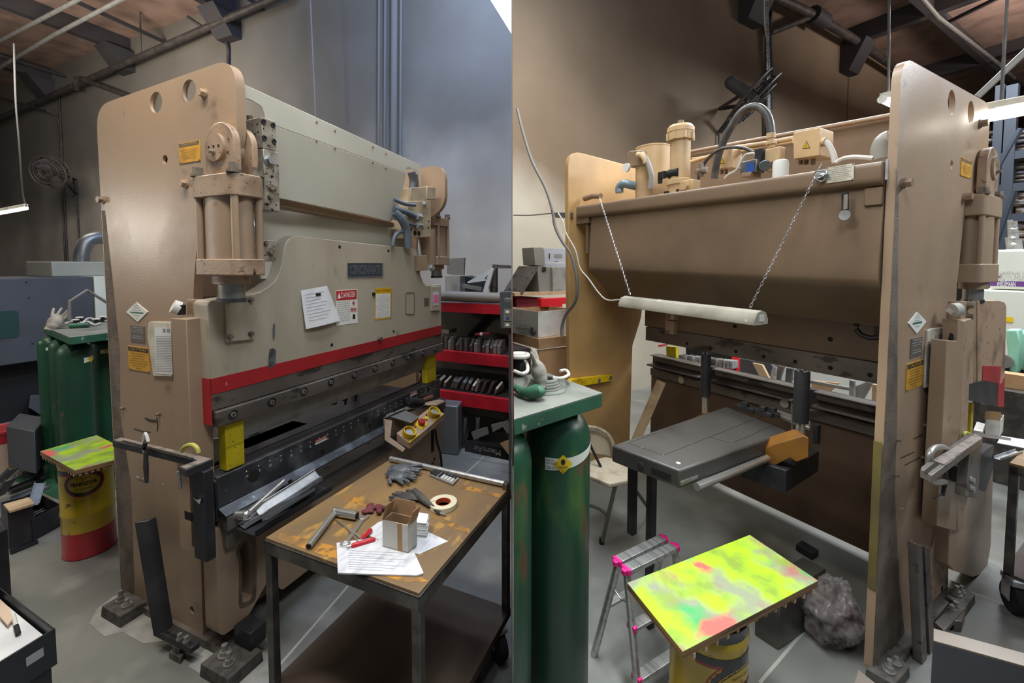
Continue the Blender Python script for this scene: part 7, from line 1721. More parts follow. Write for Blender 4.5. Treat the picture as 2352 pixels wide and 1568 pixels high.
# ================================================================== room fittings and things of the right half
def rw(x, y, o=.04): return R(x, y, u=WR - o)
t = thing('sprinkler_pipe', 'long dark pipe sloping along the top of the wall, right half', 'pipe', 'R', rw(1900, 60, .25))
part('pipe_run', M(pipe_m).tube([rw(1760, -16, .25), rw(1875, 38, .25), rw(1960, 90, .25), rw(2110, 192, .25)], .07, 12), t)
part('valve', M(joist_m).cyl(rw(1866, 32, .25), rw(1892, 50, .25), .13, 12).cyl(rw(1880, 25, .25), rw(1886, 55, .25), .09, 10), t)
part('branch', M(pipe_m).tube([rw(1858, 40, .22), rw(1768, 75, .12)], .05, 10), t)
pipe_run('conduit', 'R', [rw(1762, -20, .06), rw(1761, 345, .06)], .035, pipe_m, 'dark vertical conduit on the wall behind the tank hose', 'conduit')
pipe_run('conduit', 'R', [rw(1790, -12, .16), rw(1772, 8, .14), rw(1768, 60, .12), rw(1771, 160, .12), rw(1772, 250, .12)], .025, pipe_m, 'curved dark conduit beside the straight one at the wall', 'conduit')
pipe_run('wall_rope', 'R', [rw(1756, -20, .5), rw(1758, 60, .5), rw(1765, 120, .5), rw(1766, 240, .5)], .014, cablewhite, 'pale cord hanging in front of the vertical conduit', 'cord', smooth=4)
m = M(zinc); a, b = rw(1761, -20, .55), rw(1766, 262, .55)
for k in range(70):
    X = T(a.lerp(b, k / 70)) @ rmat('X', PI / 2) @ rmat('Y', (k % 2) * PI / 2); m.tube([(.02 * math.cos(q), .035 * math.sin(q), 0) for q in [2 * PI * i / 6 for i in range(7)]], .006, 4, caps=False, X=X)
solo('chain', m, 'thin chain hanging down beside the vertical conduit', 'chain', 'R')
wall_fan('R', rw(1738, 232, .75), Vector((-.5, -.45, -.6)), .36, (rw(1698, 243, .35), rw(1652, 250, .03), rw(1653, 304, .03)), 'wall fan tilted down, seen edge-on above the tank hose')
pipe_run('fan_cord', 'R', [rw(1652, 304, .04), rw(1650, 345, .04)], .012, pipe_m, 'thin cord below the tilted fan bracket', 'cord')
pipe_run('hanging_rod', 'R', [rw(2006, 72, .2), rw(2007, 118, .2)], .014, pipe_m, 'thin rod holding the right wall pipe', 'rod')
m = M(mat('wall joint', '5f5648', .9)); m.box((WR - .012, rw(1955, 160).y - .02, 0), (WR, rw(1955, 160).y + .02, CZ)); struct('trim_%d' % n_t, m, 'R'); n_t += 1
# hanging lamps
t = thing('hanging_lamp', 'small lit lamp hanging on a chain left of the side plate top', 'lamp', 'R', R(2033, 245, v=-5.5))
P = [R(x, y, v=-5.5) for x, y in ((2020, 215), (2046, 208), (2046, 222), (2021, 228))]; part('housing', M(lampbody).hull(P, [p + Vector((0, -.5, 0)) for p in P]), t)
part('tube', M(lampglow).cyl(R(2033, 232, v=-5.5), R(2033, 232, v=-5.5) + Vector((0, -.3, 0)), .03, 12), t); part('socket', M(lampbody).cyl(R(2026, 228, v=-5.48), R(2026, 228, v=-5.5), .04, 12), t)
part('chain', M(cable).tube([R(2041, 208, v=-5.6), R(2042, -60, v=-5.6)], .012, 6), t)
t = thing('ceiling_fixture', 'bright fluorescent fixture at the right edge beside the side plate', 'lamp', 'R', R(2320, 262, v=-3.3))
a, b = R(2255, 262, v=-3.35), R(2420, 232, v=-3.35)
part('housing', M(lampbody).hull([R(x, y, v=-3.3) for x, y in ((2255, 238), (2420, 206), (2420, 222), (2255, 252))], [R(x, y, v=-3.45) for x, y in ((2255, 238), (2420, 206), (2420, 222), (2255, 252))]), t, .004)
P = [R(x, y, v=-3.32) for x, y in ((2255, 254), (2420, 222), (2420, 243), (2255, 273))]; part('diffuser', M(lampglow).hull(P, [p + Vector((0, -.1, 0)) for p in P]), t)
part('hanger', M(pipe_m).tube([R(2300, 232, v=-3.38), R(2300, 232, v=-3.38) + Vector((0, 0, CZ - R(2300, 232, v=-3.38).z))], .008, 6), t)
pipe_run('roof_pipe', 'R', [R(2070, -60, z=CZ - .5), R(2155, 40, z=CZ - .5), R(2285, 140, z=CZ - .5), R(2330, 180, z=CZ - .5)], .03, steel2, 'bright pipe running under the roof, top right', 'pipe')
pipe_run('roof_rod', 'R', [R(2245, 222, v=-6), R(2370, 105, v=-6)], .03, cable, 'diagonal pale rod under the roof at the right edge', 'rod')

# ---- big hose and wires at the left of the right half
pipe_run('drop_cable', 'R', [R(x, y, v=-1.75) for x, y in ((1188, 250), (1200, 300), (1222, 370), (1252, 430), (1268, 480), (1275, 520), (1292, 555), (1312, 585), (1325, 640), (1322, 690), (1300, 722), (1291, 750), (1291, 772))], .010, cable, 'thick grey cable drooping from the top left to the white carton', 'cable', smooth=5)
pipe_run('wire', 'R', [R(x, y, v=-1.8) for x, y in ((1180, 494), (1220, 494), (1272, 489))], .004, cable, 'thin dark wire stretched to the bracket at the far side plate', 'wire', smooth=4)
pipe_run('wire', 'R', [R(x, y, v=-1.8) for x, y in ((1282, 489), (1294, 510), (1300, 535), (1322, 575), (1332, 615), (1352, 640), (1375, 672), (1396, 689), (1434, 687))], .0045, cablewhite, 'white wire hanging down to the left end of the strip lamp', 'wire', smooth=5)
m = M(grey_sheet); P = [R(x, y, v=-1.97) for x, y in ((1272, 488), (1312, 488), (1312, 501), (1276, 500))]; m.hull(P, [p + Vector((0, -.02, 0)) for p in P]); solo('cable_bracket', m, 'short grey bracket holding cables beside the far side plate', 'bracket', 'R')

# ---- cartons and scrap stacked left of the far side plate
def rblk(name, face_px, u, du, mt, label, cat, bev=0):
    P = [R(x, y, u=u) for x, y in face_px]; return solo(name, M(mt).hull(P, [p + Vector((du, 0, 0)) for p in P]), label, cat, 'R', bev=bev, clip=True)
UC = 2.75
bt = thing('workbench', 'brown-paper covered counter under the white carton', 'bench', 'R', R(1280, 900, u=UC))
P = [R(x, y, u=UC) for x, y in ((1237, 778), (1326, 768), (1326, 791), (1238, 802))]; part('counter_edge', M(card).hull(P, [p + Vector((.6, 0, 0)) for p in P]), bt, .002, clip=True)
P = [R(x, y, u=UC + .01) for x, y in ((1237, 805), (1326, 795), (1331, 1120), (1240, 1120))]; z0 = 0
pa, pb_ = R(1237, 800, u=UC + .01), R(1331, 800, u=UC + .01); part('front_panel', M(card).box((UC + .01, pa.y, 0), (UC + .03, pb_.y, P[0].z)), bt, clip=True)
pa2 = R(1180, 800, u=UC + .05); part('dark_side', M(mat('dark bench side', '3c3330', .8)).box((UC + .12, pa2.y, 0), (UC + .5, pa.y - .001, P[0].z)), bt, clip=True)
cl = thing('carton', 'white-faced open carton with CLASSIC printed upside down, on the counter', 'carton', 'R', R(1250, 790, u=UC + .1))
zc0 = R(1240, 778, u=UC).z + .004
A, B_, C_ = R(1177, 779, u=UC + .35), R(1236, 789, u=UC + .03), R(1316, 772, u=UC + .08)
A.z = B_.z = C_.z = zc0; hC = R(1236, 716, u=UC + .03).z - zc0
D_ = A + C_ - B_; up = Vector((0, 0, hC)); cen = center([A, B_, C_, D_])
gf = mat('grey printed carton face', '8b867d', .7, col2='77726a', scale=6); wf = mat('white carton face', 'd2d0ca', .7, col2='b9b6af', scale=7)
def wallq(p, q, mt, name):
    i = lambda r: r + (cen - r).normalized() * .012
    return part(name, M(mt).hull([p, q, i(q), i(p)], [p + up, q + up, i(q) + up, i(p) + up]), cl, clip=True)
gw = wallq(A, B_, gf, 'printed_face'); wallq(B_, C_, wf, 'white_face'); wallq(C_, D_, card, 'back_face'); wallq(D_, A, card, 'back_face')
e = (B_ - A).normalized(); n_ = e.cross(Vector((0, 0, 1))); 
if n_.dot(cen - A) > 0: n_ = -n_
X = T(A.lerp(B_, .42) + Vector((0, 0, hC * .24)) + n_ * .0015) @ Matrix((e, Vector((0, 0, 1)), e.cross(Vector((0, 0, 1))))).transposed().to_4x4()
Lb = (B_ - A).length
tx = M(ink); X2 = X @ rmat('Z', PI); tx.text('CLASSIC', X2, .035, width=Lb * .55, depth=.001); tx.text('SIGMA', X2 @ T(0, .03, 0), .016, width=Lb * .28, depth=.001)
tx.text('Direct Film', X2 @ T(0, -.03, 0), .016, width=Lb * .3, depth=.001)
for r in (.034, .022, .010): tx.torus((Lb * .4, 0, .001), r, .0025, X=X, n=20, k=4, a0=r * 60, a1=r * 60 + 4.6)
part('lettering', tx, gw, clip=True)
rblk('red_tub', ((1184, 680), (1250, 684), (1250, 706), (1188, 706)), UC + .5, .2, maroon, 'dull red crate behind the white carton', 'crate')
rblk('red_bracket', ((1242, 686), (1318, 682), (1321, 686), (1314, 697), (1292, 698), (1292, 705), (1244, 705)), UC + .35, .05, mat('bright red part', 'd5222b', .4), 'bright red steel part lying behind the white carton', 'bracket', .002)
rblk('board_shelf', ((1182, 672), (1320, 669), (1320, 675), (1182, 680)), UC + .45, .3, pine, 'grey and wood shelf strip under the sheet metal pieces', 'shelf')
rblk('grey_box', ((1234, 612), (1268, 614), (1270, 671), (1238, 671)), UC + .5, .25, midgrey, 'grey sheet metal box with a small square hole', 'box', .002)
rblk('mottled_box', ((1269, 614), (1318, 612), (1319, 668), (1270, 672)), UC + .48, .25, MATS['mottled galvanised sheet'], 'mottled bright sheet box beside the grey one', 'box', .002)
P = [R(x, y, u=UC + .495) for x, y in ((1245, 613), (1254, 613), (1254, 623), (1245, 623))]; solo('square_opening', M(dark).hull(P, [p + Vector((-.003, 0, 0)) for p in P]), 'small black square opening in the grey sheet box', 'opening', 'R')
rblk('curved_sheet', ((1226, 568), (1246, 568), (1250, 574), (1252, 612), (1229, 609)), UC + .5, .2, midgrey, 'grey curved end of the folded panel on the boxes', 'panel', .002)
ho = rblk('punched_sheet', ((1248, 569), (1300, 571), (1310, 580), (1311, 602), (1251, 603)), UC + .52, .02, mat('bluish printed sheet', '9fa3ab', .5, .2), 'pale folded metal panel with black marks and an oblong hole', 'panel', .001)
pt = M(ink); p0 = UC + .519
for x, y, w, h in ((1262, 588, .012, .05), (1278, 600, .03, .006), (1303, 588, .012, .012)): pt.cbox(R(x, y, u=p0), (.002, w, h))
c = R(1282, 588, u=p0); pt.use(midgrey).prism(rpoly([(c.y - .05, c.z - .018), (c.y + .05, c.z - .018), (c.y + .05, c.z + .018), (c.y - .05, c.z + .018)], .018, 5), 'u', p0 - .001, p0 + .001); part('printed_marks', pt, ho)
rblk('printed_ledge', ((1250, 604), (1309, 604), (1308, 613), (1249, 612)), UC + .50, .05, MATS['bluish printed sheet'], 'narrow pale strip below the printed metal panel', 'strip', .001)
P = [R(x, y, u=UC + .45) for x, y in ((1194, 676), (1199, 678), (1238, 614), (1232, 611))]; m = M(steel); m.hull(P, [p + Vector((.3, 0, 0)) for p in P]); solo('leaning_channel', m, 'dark channel leaning diagonally against the grey sheet box', 'channel', 'R')
P = [R(x, y, u=2.40) for x, y in ((1300, 884), (1300, 893), (1316, 890), (1406, 874), (1407, 861), (1316, 872))]; m = M(safety); m.hull(P, [p + Vector((.045, 0, 0)) for p in P]); yb = solo('yellow_bracket', m, 'yellow flat bar bolted to the far side plate behind the green tray', 'bar', 'R')
for x, y in ((1375, 873), (1401, 867)): part('bolt', M(blacksteel).cyl(R(x, y, u=2.398), R(x, y, u=2.40), .016, 14), yb)
a, b = R(1448, 1040, v=-2.3), R(1519, 876, v=-2.5)
pk = M(pine); X = T(a) @ (b - a).to_track_quat('X', 'Z').to_matrix().to_4x4(); pk.box((0, -.012, -.03), ((b - a).length, .012, .03), X); solo('leaning_plank', pk, 'pale plank leaning behind the gauge table by the far side plate', 'plank', 'R')

# ---- green gas bottles with tray, clipped by the middle wall
gas_cylinder('R', (1.22, -.93, 0), .116, 1.09, 'large green oxygen bottle with white and yellow label, front of the right half', greensplash, math.atan2(.93, -1.22) + .16)
gas_cylinder('R', (1.17, -.645, 0), .116, 1.09, 'green bottle cut off by the middle of the picture', greensplash, None, clip=True)
tr_ = thing('bottle_tray', 'dusty green steel tray over the gas bottles, right half', 'tray', 'R', (1.25, -.85, 1.095))
Q = [R(x, y, z=1.15) for x, y in ((1384, 902), (1140, 975))]; Q += [Q[1] + Vector((.36, .04, 0)), Q[0] + Vector((.36, .0, 0))]
m = M(greentray); m.hull([p - Vector((0, 0, .05)) for p in Q], [p - Vector((0, 0, .002)) for p in Q]); part('tray_rim', m, tr_, .003, clip=True); m = M(dusty); m.hull([p - Vector((0, 0, .002)) for p in Q], Q); part('dusty_top', m, tr_, clip=True)
ZT_ = 1.151
c = R(1250, 893, z=ZT_); m = M(dusty)
for k in range(4): m.torus((0, 0, .008 + k * .009), .055 - k * .004, .008, X=T(c), n=26)
m.lathe([(.08, 0), (.078, .003), (.06, .008)], c, 30); solo('hose_ring', m, 'dusty coiled hose ring under the plastic-wrapped glove', 'hose', 'R', clip=True)
c = R(1237, 872, z=ZT_ + .05); m = M(mat_leather); glove_mesh(m, T(c + Vector((0, 0, .03))) @ rmat('Z', .4) @ rmat('Y', -1.25) @ rmat('X', .4), .15, seed=12, fl=.6); fuse(solo('work_glove', m, 'dirty pale glove sticking up from the green tray, right half', 'glove', 'R'), .005, 2)
m = M(greentray); m.tube([R(1180, 888, z=ZT_ + .02), R(1200, 900, z=ZT_ + .02), R(1222, 902, z=ZT_ + .025), R(1240, 896, z=ZT_ + .035)], [.012, .014, .022, .02], 14); m.ball(R(1232, 898, z=ZT_ + .028), (.034, .03, .022)); solo('torch_handle', m, 'dark green torch handle below the glove on the tray', 'torch', 'R', clip=True)
solo('hose_loop', M(cablewhite).tube([R(x, y, z=ZT_ + .04) for x, y in ((1270, 868), (1290, 868), (1306, 860), (1300, 850), (1286, 852))], .006, 8, smooth=5), 'pale hose loop at the right of the glove', 'hose', 'R')
solo('hose_loop', M(cablewhite).tube([R(x, y, z=ZT_ + .05) for x, y in ((1182, 852), (1200, 858), (1212, 850), (1208, 832), (1196, 828))], .007, 8, smooth=5), 'pale hose loop at the middle edge on the right tray', 'hose', 'R')
tank_valve('R', R(1192, 862, z=ZT_ + .002), 1.5, 'black valve with pale handwheel at the middle edge', clip=True)
solo('paper_scrap', M(paper).hull([R(x, y, z=ZT_ - .03) for x, y in ((1250, 926), (1270, 932), (1262, 924))], [R(x, y, z=ZT_ - .026) for x, y in ((1250, 926), (1270, 932), (1262, 924))]), 'torn white paper scrap stuck at the tray edge', 'paper', 'R')

# ---- drum with painted board
oil_drum('R', (.79, -1.195, 0), .111, .545, math.atan2(1.17, -.80) + .95, 'yellow oil drum with oval badge under the painted board, right half', .12, .36, .95)
paint_board('R', [R(x, y, z=.58) for x, y in ((1568, 1496), (1879, 1333), (1722, 1228), (1441, 1338))], .022, 'fluorescent yellow board with green and pink spray on the right drum')

# ---- step stool
st = thing('step_stool', 'folding aluminium step stool with pink plastic corners', 'step stool', 'R', (1.15, -1.3, 0))
def bar(a, b, w, h, mt, name, bev=.002):
    a, b = Vector(a), Vector(b); X = T(a) @ (b - a).to_track_quat('X', 'Z').to_matrix().to_4x4(); return part(name, M(mt).box((0, -w / 2, -h / 2), ((b - a).length, w / 2, h / 2), X), st, bev)
SZ = .45
a1, b1 = R(1420, 1288, z=SZ), R(1522, 1238, z=SZ); a2, b2 = R(1440, 1308, z=SZ), R(1548, 1256, z=SZ)
ribbed = mat('ribbed step aluminium', 'bdbdb8', .4, .75, col2='97978f', scale=60, stretch=(.05, 1, 1))
bar(a1, b1, .040, .020, ribbed, 'top_step'); bar(a2, b2, .040, .020, ribbed, 'top_step')
for p, q in ((a1, b1), (b1, a1), (a2, b2), (b2, a2)):
    dq = (p - q).normalized(); part('pink_cap', M(pink).cbox((0, 0, 0), (.016, .042, .023), T(p + dq * .004) @ dq.to_track_quat('X', 'Z').to_matrix().to_4x4()).cyl(p + dq * .012 + Vector((0, 0, -.012)), p + dq * .012 + Vector((0, 0, .008)), .013, 14), st, .003)
spl = Vector((.10, .02, 0)); fw = Vector((-.16, .06, 0))
legs = []
for p, s, nm in ((a1, 1, 'rear_leg'), (b1, 1, 'rear_leg'), (a2, -1, 'front_leg'), (b2, -1, 'front_leg')):
    foot = Vector(p); foot.z = 0; foot += Vector((.10 * s, 0.0, 0)) + ((p - (b1 if p is a1 else a1)).normalized() * .03 if p in (a1, b1) else (p - (b2 if p is a2 else a2)).normalized() * .03)
    legs.append((p, foot)); part(nm, M(alum).tube([p - Vector((0, 0, .01)), foot], .0145, 12), st)
for f, mt in ((.42, ribbed), (.78, ribbed)):
    i, j = (2, 3) if f > .3 else (0, 1)
    p, q = legs[2][0].lerp(legs[2][1], f), legs[3][0].lerp(legs[3][1], f); bar(p, q, .04, .014, mt, 'step')
    for r in (p, q): part('pink_cap', M(pink).cbox(r, (.04, .018, .022)), st, .003)
p, q = legs[0][0].lerp(legs[0][1], .45), legs[1][0].lerp(legs[1][1], .45); bar(p, q, .03, .012, ribbed, 'rear_brace')
p, q = legs[0][0].lerp(legs[0][1], .25), legs[2][0].lerp(legs[2][1], .25); part('hinge_bar', M(zinc).tube([p, p.lerp(q, .5) + Vector((0, 0, -.02)), q], .003, 6), st)

# ---- folding chair
fc = thing('folding_chair', 'old cream metal folding chair behind the gas bottles', 'chair', 'R', (1.78, -1.72, 0))
crm = mat('chipped cream enamel', 'b8ad98', .5, col2='8f8470', scale=9, lo=.5, hi=.65)
P = [R(x, y, z=.42) for x, y in ((1340, 1085), (1400, 1110), (1462, 1098), (1455, 1060), (1390, 1048), (1345, 1060))]
s = part('seat', M(crm).hull([p - Vector((0, 0, .028)) for p in P], P), fc, .008)
bk_ = M(crm); Pb = [R(x, y, u=1.95) for x, y in ((1350, 985), (1372, 988), (1392, 1000), (1404, 1018), (1404, 1050), (1390, 1046), (1350, 1040))]; bk_.hull(Pb, [p + Vector((.012, 0, 0)) for p in Pb]); part('backrest', bk_, fc, .004)
part('back_frame', M(crm).tube([R(x, y, u=1.93) for x, y in ((1346, 980), (1372, 984), (1396, 998), (1408, 1022), (1410, 1060))], .012, 10, smooth=4), fc)
for a, b in (((1413, 1118), (1384, 1245)), ((1352, 1162), (1352, 1195))): pass
f1 = R(1382, 1248, z=0); part('leg', M(cable).tube([R(1414, 1112, z=.40), f1 + Vector((0, 0, .0))], .011, 10), fc); part('leg_foot', M(softblack).cyl(f1, f1 + Vector((0, 0, .03)), .015, 12), fc)
part('leg', M(cable).tube([R(1352, 1160, z=.2), R(1375, 1168, z=.2), R(1394, 1185, z=.17), f1.lerp(R(1414, 1112, z=.40), .3)], .009, 8, smooth=3), fc)
part('leg', M(cable).tube([R(1440, 1095, z=.39), R(1500, 1182, z=0)], .011, 10), fc); part('leg', M(cable).tube([R(1350, 1072, z=.39), (1.95, -1.6, 0)], .011, 10), fc)
part('side_bar', M(softblack).tube([R(1350, 1010, u=1.9), R(1380, 1072, z=.42)], .008, 8), fc)

# ---- steel box and black bar under the tank, crumpled bag, floor plates
m = M(mat('grey bin sheet', '6b6962', .35, .65, col2='4f4d48', scale=5, rvar=.1)); Pq = [R(x, y, z=0) for x, y in ((1733, 1458), (1787, 1494), (1893, 1420))]; pbox(m, Pq, .235); sb_ = solo('steel_chest', m, 'closed grey steel box on the floor behind the painted board', 'box', 'R', bev=.003)
Pq = [R(x, y, z=.006) for x, y in ((1828, 1262), (1866, 1285), (1880, 1275), (1842, 1252))]; m = M(blacksteel); pbox(m, Pq, .03); solo('black_bar', m, 'short black bar lying on the floor step behind the steel box', 'bar', 'R')
from mathutils import noise
bg = M(bagfilm); cb_ = R(1932, 1478, z=.0); cb_.x += .035
def bag_pt(i, j, k=1.0):
    a = 2 * PI * i; t = PI * (0.02 + .96 * j); d = Vector((math.sin(t) * math.cos(a), math.sin(t) * math.sin(a), math.cos(t)))
    q = d * 2.2 + Vector((3, 1, 5)); n1 = noise.noise(q); n2 = abs(noise.noise(d * 5.5 + Vector((7, 2, 1)))); n3 = abs(noise.noise(d * 12 + Vector((1, 9, 4)))); n4 = abs(noise.noise(d * 20))
    r = k * (1 + .22 * n1 - .20 * n2 - .05 * n3 - .02 * n4)
    top = max(0, d.z); sh = 1 - .30 * top
    return (cb_.x + d.x * .115 * r * sh, cb_.y + d.y * .135 * r * sh, max(.003, .125 + d.z * .145 * r))
NU, NV = 96, 60
vs = [bag_pt(i / NU, j / NV) for j in range(NV + 1) for i in range(NU)]
bg.add(vs, [(j * NU + i, j * NU + (i + 1) % NU, (j + 1) * NU + (i + 1) % NU, (j + 1) * NU + i) for j in range(NV) for i in range(NU)] + [tuple(range(NU)), tuple(range(NV * NU, NV * NU + NU))])
bgt = thing('plastic_bag', 'crumpled clear plastic bag of rubbish on the floor by the side plate', 'bag', 'R', (cb_.x, cb_.y, 0))
part('film', bg, bgt, smooth=70)
rb_ = M(mat('brown rags in bag', '3d302c', .9, col2='5e504a', scale=14, lo=.45, hi=.6)); vs = [tuple(Vector(bag_pt(i / 40, j / 24, .88)) + Vector((0, 0, .004))) for j in range(25) for i in range(40)]
vs = [(x, y, min(z, .17)) for x, y, z in vs]
rb_.add(vs, [(j * 40 + i, j * 40 + (i + 1) % 40, (j + 1) * 40 + (i + 1) % 40, (j + 1) * 40 + i) for j in range(24) for i in range(40)] + [tuple(range(40)), tuple(range(24 * 40, 25 * 40))]); part('rubbish', rb_, bgt)

# ---- support arm leaning, clamped arm with C-clamp
la = thing('leaning_support_arm', 'slotted steel support arm standing on the floor against the near side plate, right half', 'support arm', 'R', R(2115, 1480, z=0))
Tt = [R(x, y, u=.56) for x, y in ((2107, 1250), (2114, 1246), (2136, 1257), (2127, 1262))]
f0 = R(2122, 1482, z=0); f1_ = R(2145, 1488, z=0)
m = M(steel); A0, A1 = R(2121, 1478, u=.56), R(2147, 1487, u=.56); B0, B1 = R(2107, 1250, u=.56), R(2136, 1259, u=.56)
dz = Vector((.03, 0, 0)); A0.z = A1.z = 0
for s0, s1 in ((0, .38), (.62, 1)):
    m.hull([A0.lerp(A1, s0), A0.lerp(A1, s1), A0.lerp(A1, s1) + dz, A0.lerp(A1, s0) + dz], [B0.lerp(B1, s0), B0.lerp(B1, s1), B0.lerp(B1, s1) + dz, B0.lerp(B1, s0) + dz])
m.use(blacksteel).hull([A0.lerp(A1, .3) + dz * .5, A0.lerp(A1, .7) + dz * .5, A0.lerp(A1, .7) + dz, A0.lerp(A1, .3) + dz], [B0.lerp(B1, .3) + dz * .5, B0.lerp(B1, .7) + dz * .5, B0.lerp(B1, .7) + dz, B0.lerp(B1, .3) + dz])
part('upright', m, la, .002)
P = [R(x, y, z=.055) for x, y in ((2146, 1428), (2168, 1448), (2220, 1395), (2198, 1378))]; ft = part('foot', M(steel).hull([p - Vector((0, 0, .02)) for p in P], P), la, .002)
for x, y in ((2186, 1400), (2195, 1392)): part('foot_bolt', M(steel2).hexbolt(R(x, y, z=.055), (0, 0, 1), .010, .022), ft)
P = [R(x, y, z=.0) for x, y in ((2190, 1450), (2208, 1452), (2216, 1428), (2200, 1424))]; part('toe_block', M(steel).hull(P, [p + Vector((0, 0, .05)) for p in P]), la, .003)
sa = thing('support_arm', 'L-shaped slotted arm clamped level on the press, pointing left, right half', 'support arm', 'R', R(2230, 1150, u=.52))
ZB_ = .875
Q = [R(x, y, z=ZB_) for x, y in ((2114, 1078), (2116, 1071), (2215, 1000), (2240, 992), (2257, 1003), (2250, 1010), (2140, 1092))]
part('arm', M(steel).hull([p - Vector((0, 0, .028)) for p in Q], Q), sa, .002)
Q2 = [R(x, y, z=ZB_ + .003) for x, y in ((2144, 1056), (2168, 1066), (2256, 1006), (2240, 996))]; part('top_strip', M(MATS['dusty machined top']).hull([p - Vector((0, 0, .0025)) for p in Q2], Q2), sa)
Q2 = [R(x, y, z=ZB_ + .0005) for x, y in ((2120, 1083), (2130, 1087), (2162, 1063), (2152, 1058))]; part('slot', M(dark).hull([p - Vector((0, 0, .0005)) for p in Q2], Q2), sa)
P = [R(x, y, u=.50) for x, y in ((2228, 1032), (2256, 1012), (2246, 1145), (2216, 1140))]; vs_ = part('vertical_slide', M(steel).hull(P, [p + Vector((.03, 0, 0)) for p in P]), sa, .003)
for y in (1102, 1122): part('slide_bolt', M(steel2).hexbolt(R(2229, y, u=.50), (-1, 0, 0), .012, .012), vs_)
P = [R(x, y, u=.53) for x, y in ((2210, 1075), (2284, 1022), (2282, 1075), (2264, 1130), (2212, 1112))]; part('mount_block', M(blacksteel).hull(P, [p + Vector((.04, 0, 0)) for p in P]), sa, .004)
part('side_arm', M(steel).hull([R(x, y, z=ZB_) for x, y in ((2240, 992), (2256, 1003), (2322, 1012), (2322, 1006))], [R(x, y, z=ZB_ - .01) for x, y in ((2240, 992), (2256, 1003), (2322, 1012), (2322, 1006))]), sa)
gc = thing('clamp', 'silver C-clamp gripping the slotted arm, right half', 'clamp', 'R', R(2150, 1110, u=.53))
cp = M(mat('cast silver clamp', 'a7a5a0', .4, .6)); cp.tube([R(x, y, u=.54) for x, y in ((2182, 1040), (2170, 1028), (2150, 1027), (2136, 1040), (2134, 1060))], .011, 10, smooth=4); cp.tube([R(x, y, u=.54) for x, y in ((2134, 1060), (2131, 1088), (2134, 1102), (2148, 1108), (2170, 1106))], .011, 10, smooth=4); part('frame', cp, gc)
ct_ = M(ink); part('screw_rod', M(blacksteel).tube([R(2172, 1085, u=.54), R(2170, 1110, u=.54), R(2165, 1138, u=.54)], [.006, .008, .006], 8), gc); part('handle_bar', M(blacksteel).cyl(R(2146, 1144, u=.54), R(2168, 1132, u=.54), .003, 8), gc)
solo('spring_clamp', M(MATS['olive yellow clamp']).tube([R(x, y, u=.56) for x, y in ((2213, 1002), (2216, 994), (2226, 996), (2234, 1006))], .008, 8, smooth=4), 'olive yellow clamp handle above the slotted arm, right half', 'clamp', 'R')
p = R(2236, 985, u=.62); m = M(yellow); a, b = R(2212, 925, v=-3.1), R(2232, 925, v=-3.1); zz = R(2222, 1000, v=-3.1).z; m.box((min(a.x, b.x), -3.14, zz), (max(a.x, b.x), -3.1, a.z)); solo('wooden_block', m, 'yellow wooden block under the red ram end, right half', 'block', 'R')
P = [R(x, y, v=-2.86) for x, y in ((1530, 795), (1552, 797), (1553, 824), (1531, 820))]; m = M(yellow); m.hull(P, [q + Vector((0, -.03, 0)) for q in P]); solo('wooden_block', m, 'yellow wooden block seen through the press gap, right half', 'block', 'R')

# ---- cart at the right edge
c2 = thing('work_cart', 'steel cart with brown top and caster, beyond the press at the right edge', 'cart', 'R', R(2300, 1290, z=.1))
zt = .69; K0, K1 = R(2318, 1062, z=zt), R(2245, 992, z=zt); ev = Vector((K1.x - K0.x, K1.y - K0.y, 0)); 
KU0, KU1 = .02, .58; KV1, KV0 = R(2318, 1062, z=zt).y, R(2318, 1062, z=zt).y - .55
KU1 = R(2318, 1062, z=zt).x
m = M(wood); m.box((KU0, KV0, zt - .012), (KU1, KV1, zt)); part('table_top', m, c2, .002)
for a, b in (((KU0, KV1 - .004), (KU1, KV1)), ((KU1 - .004, KV0), (KU1, KV1))): part('edge_angle', M(fs_).box((a[0], a[1], zt - .05), (b[0], b[1], zt - .013)), c2)
for u, v in ((KU1 - .03, KV1 - .03), (KU1 - .03, KV0), (KU0, KV1 - .03)): part('leg', M(fs_).box((u, v, .14), (u + .03, v + .03, zt - .013)), c2, .003)
m = M(MATS['grimy lower shelf']); m.box((KU0, KV0, .16), (KU1, KV1, .172)); part('lower_shelf', m, c2)
caster(c2, KU1 - .02, KV1 - .03, .068, .16, 2.2)
bx2 = thing('cardboard_box', 'small cardboard box with white label faces on the right cart', 'box', 'R', R(2270, 990, z=zt))
Pq = [R(x, y, z=zt + .003) for x, y in ((2262, 1000), (2296, 1004), (2304, 990))]; m = M(boxwhite); tray(m, Pq, .09, .004); part('box_walls', m, bx2)
p, q = Pq[0] + Vector((0, 0, .09)), Pq[1] + Vector((0, 0, .09)); part('flap', M(card).hull([p, q, q + Vector((0, .0, .045)), p + Vector((0, 0, .045))], [r + Vector((.004, .004, 0)) for r in (p, q, q + Vector((0, .0, .045)), p + Vector((0, 0, .045)))]), bx2)
for px, lab in ((((2235, 1000), (2256, 1004), (2262, 985), (2243, 980)), 'stack of white cards left of the small box on the right cart'), (((2290, 1018), (2352, 1030), (2362, 1012), (2300, 1002)), 'white papers on the right cart')):
    Pq = [R(x, y, z=zt + .001) for x, y in px]; m = M(paper); m.hull(Pq, [r + Vector((0, 0, .03 if 'stack' in lab else .004)) for r in Pq]); solo('paper_stack', m, lab, 'paper', 'R')
solo('sheet_offcut', channel(M(zinc), R(2290, 1055, z=zt + .001), R(2340, 1038, z=zt + .001), .025, .012, .002), 'grey folded offcut sticking out over the right cart edge', 'offcut', 'R')

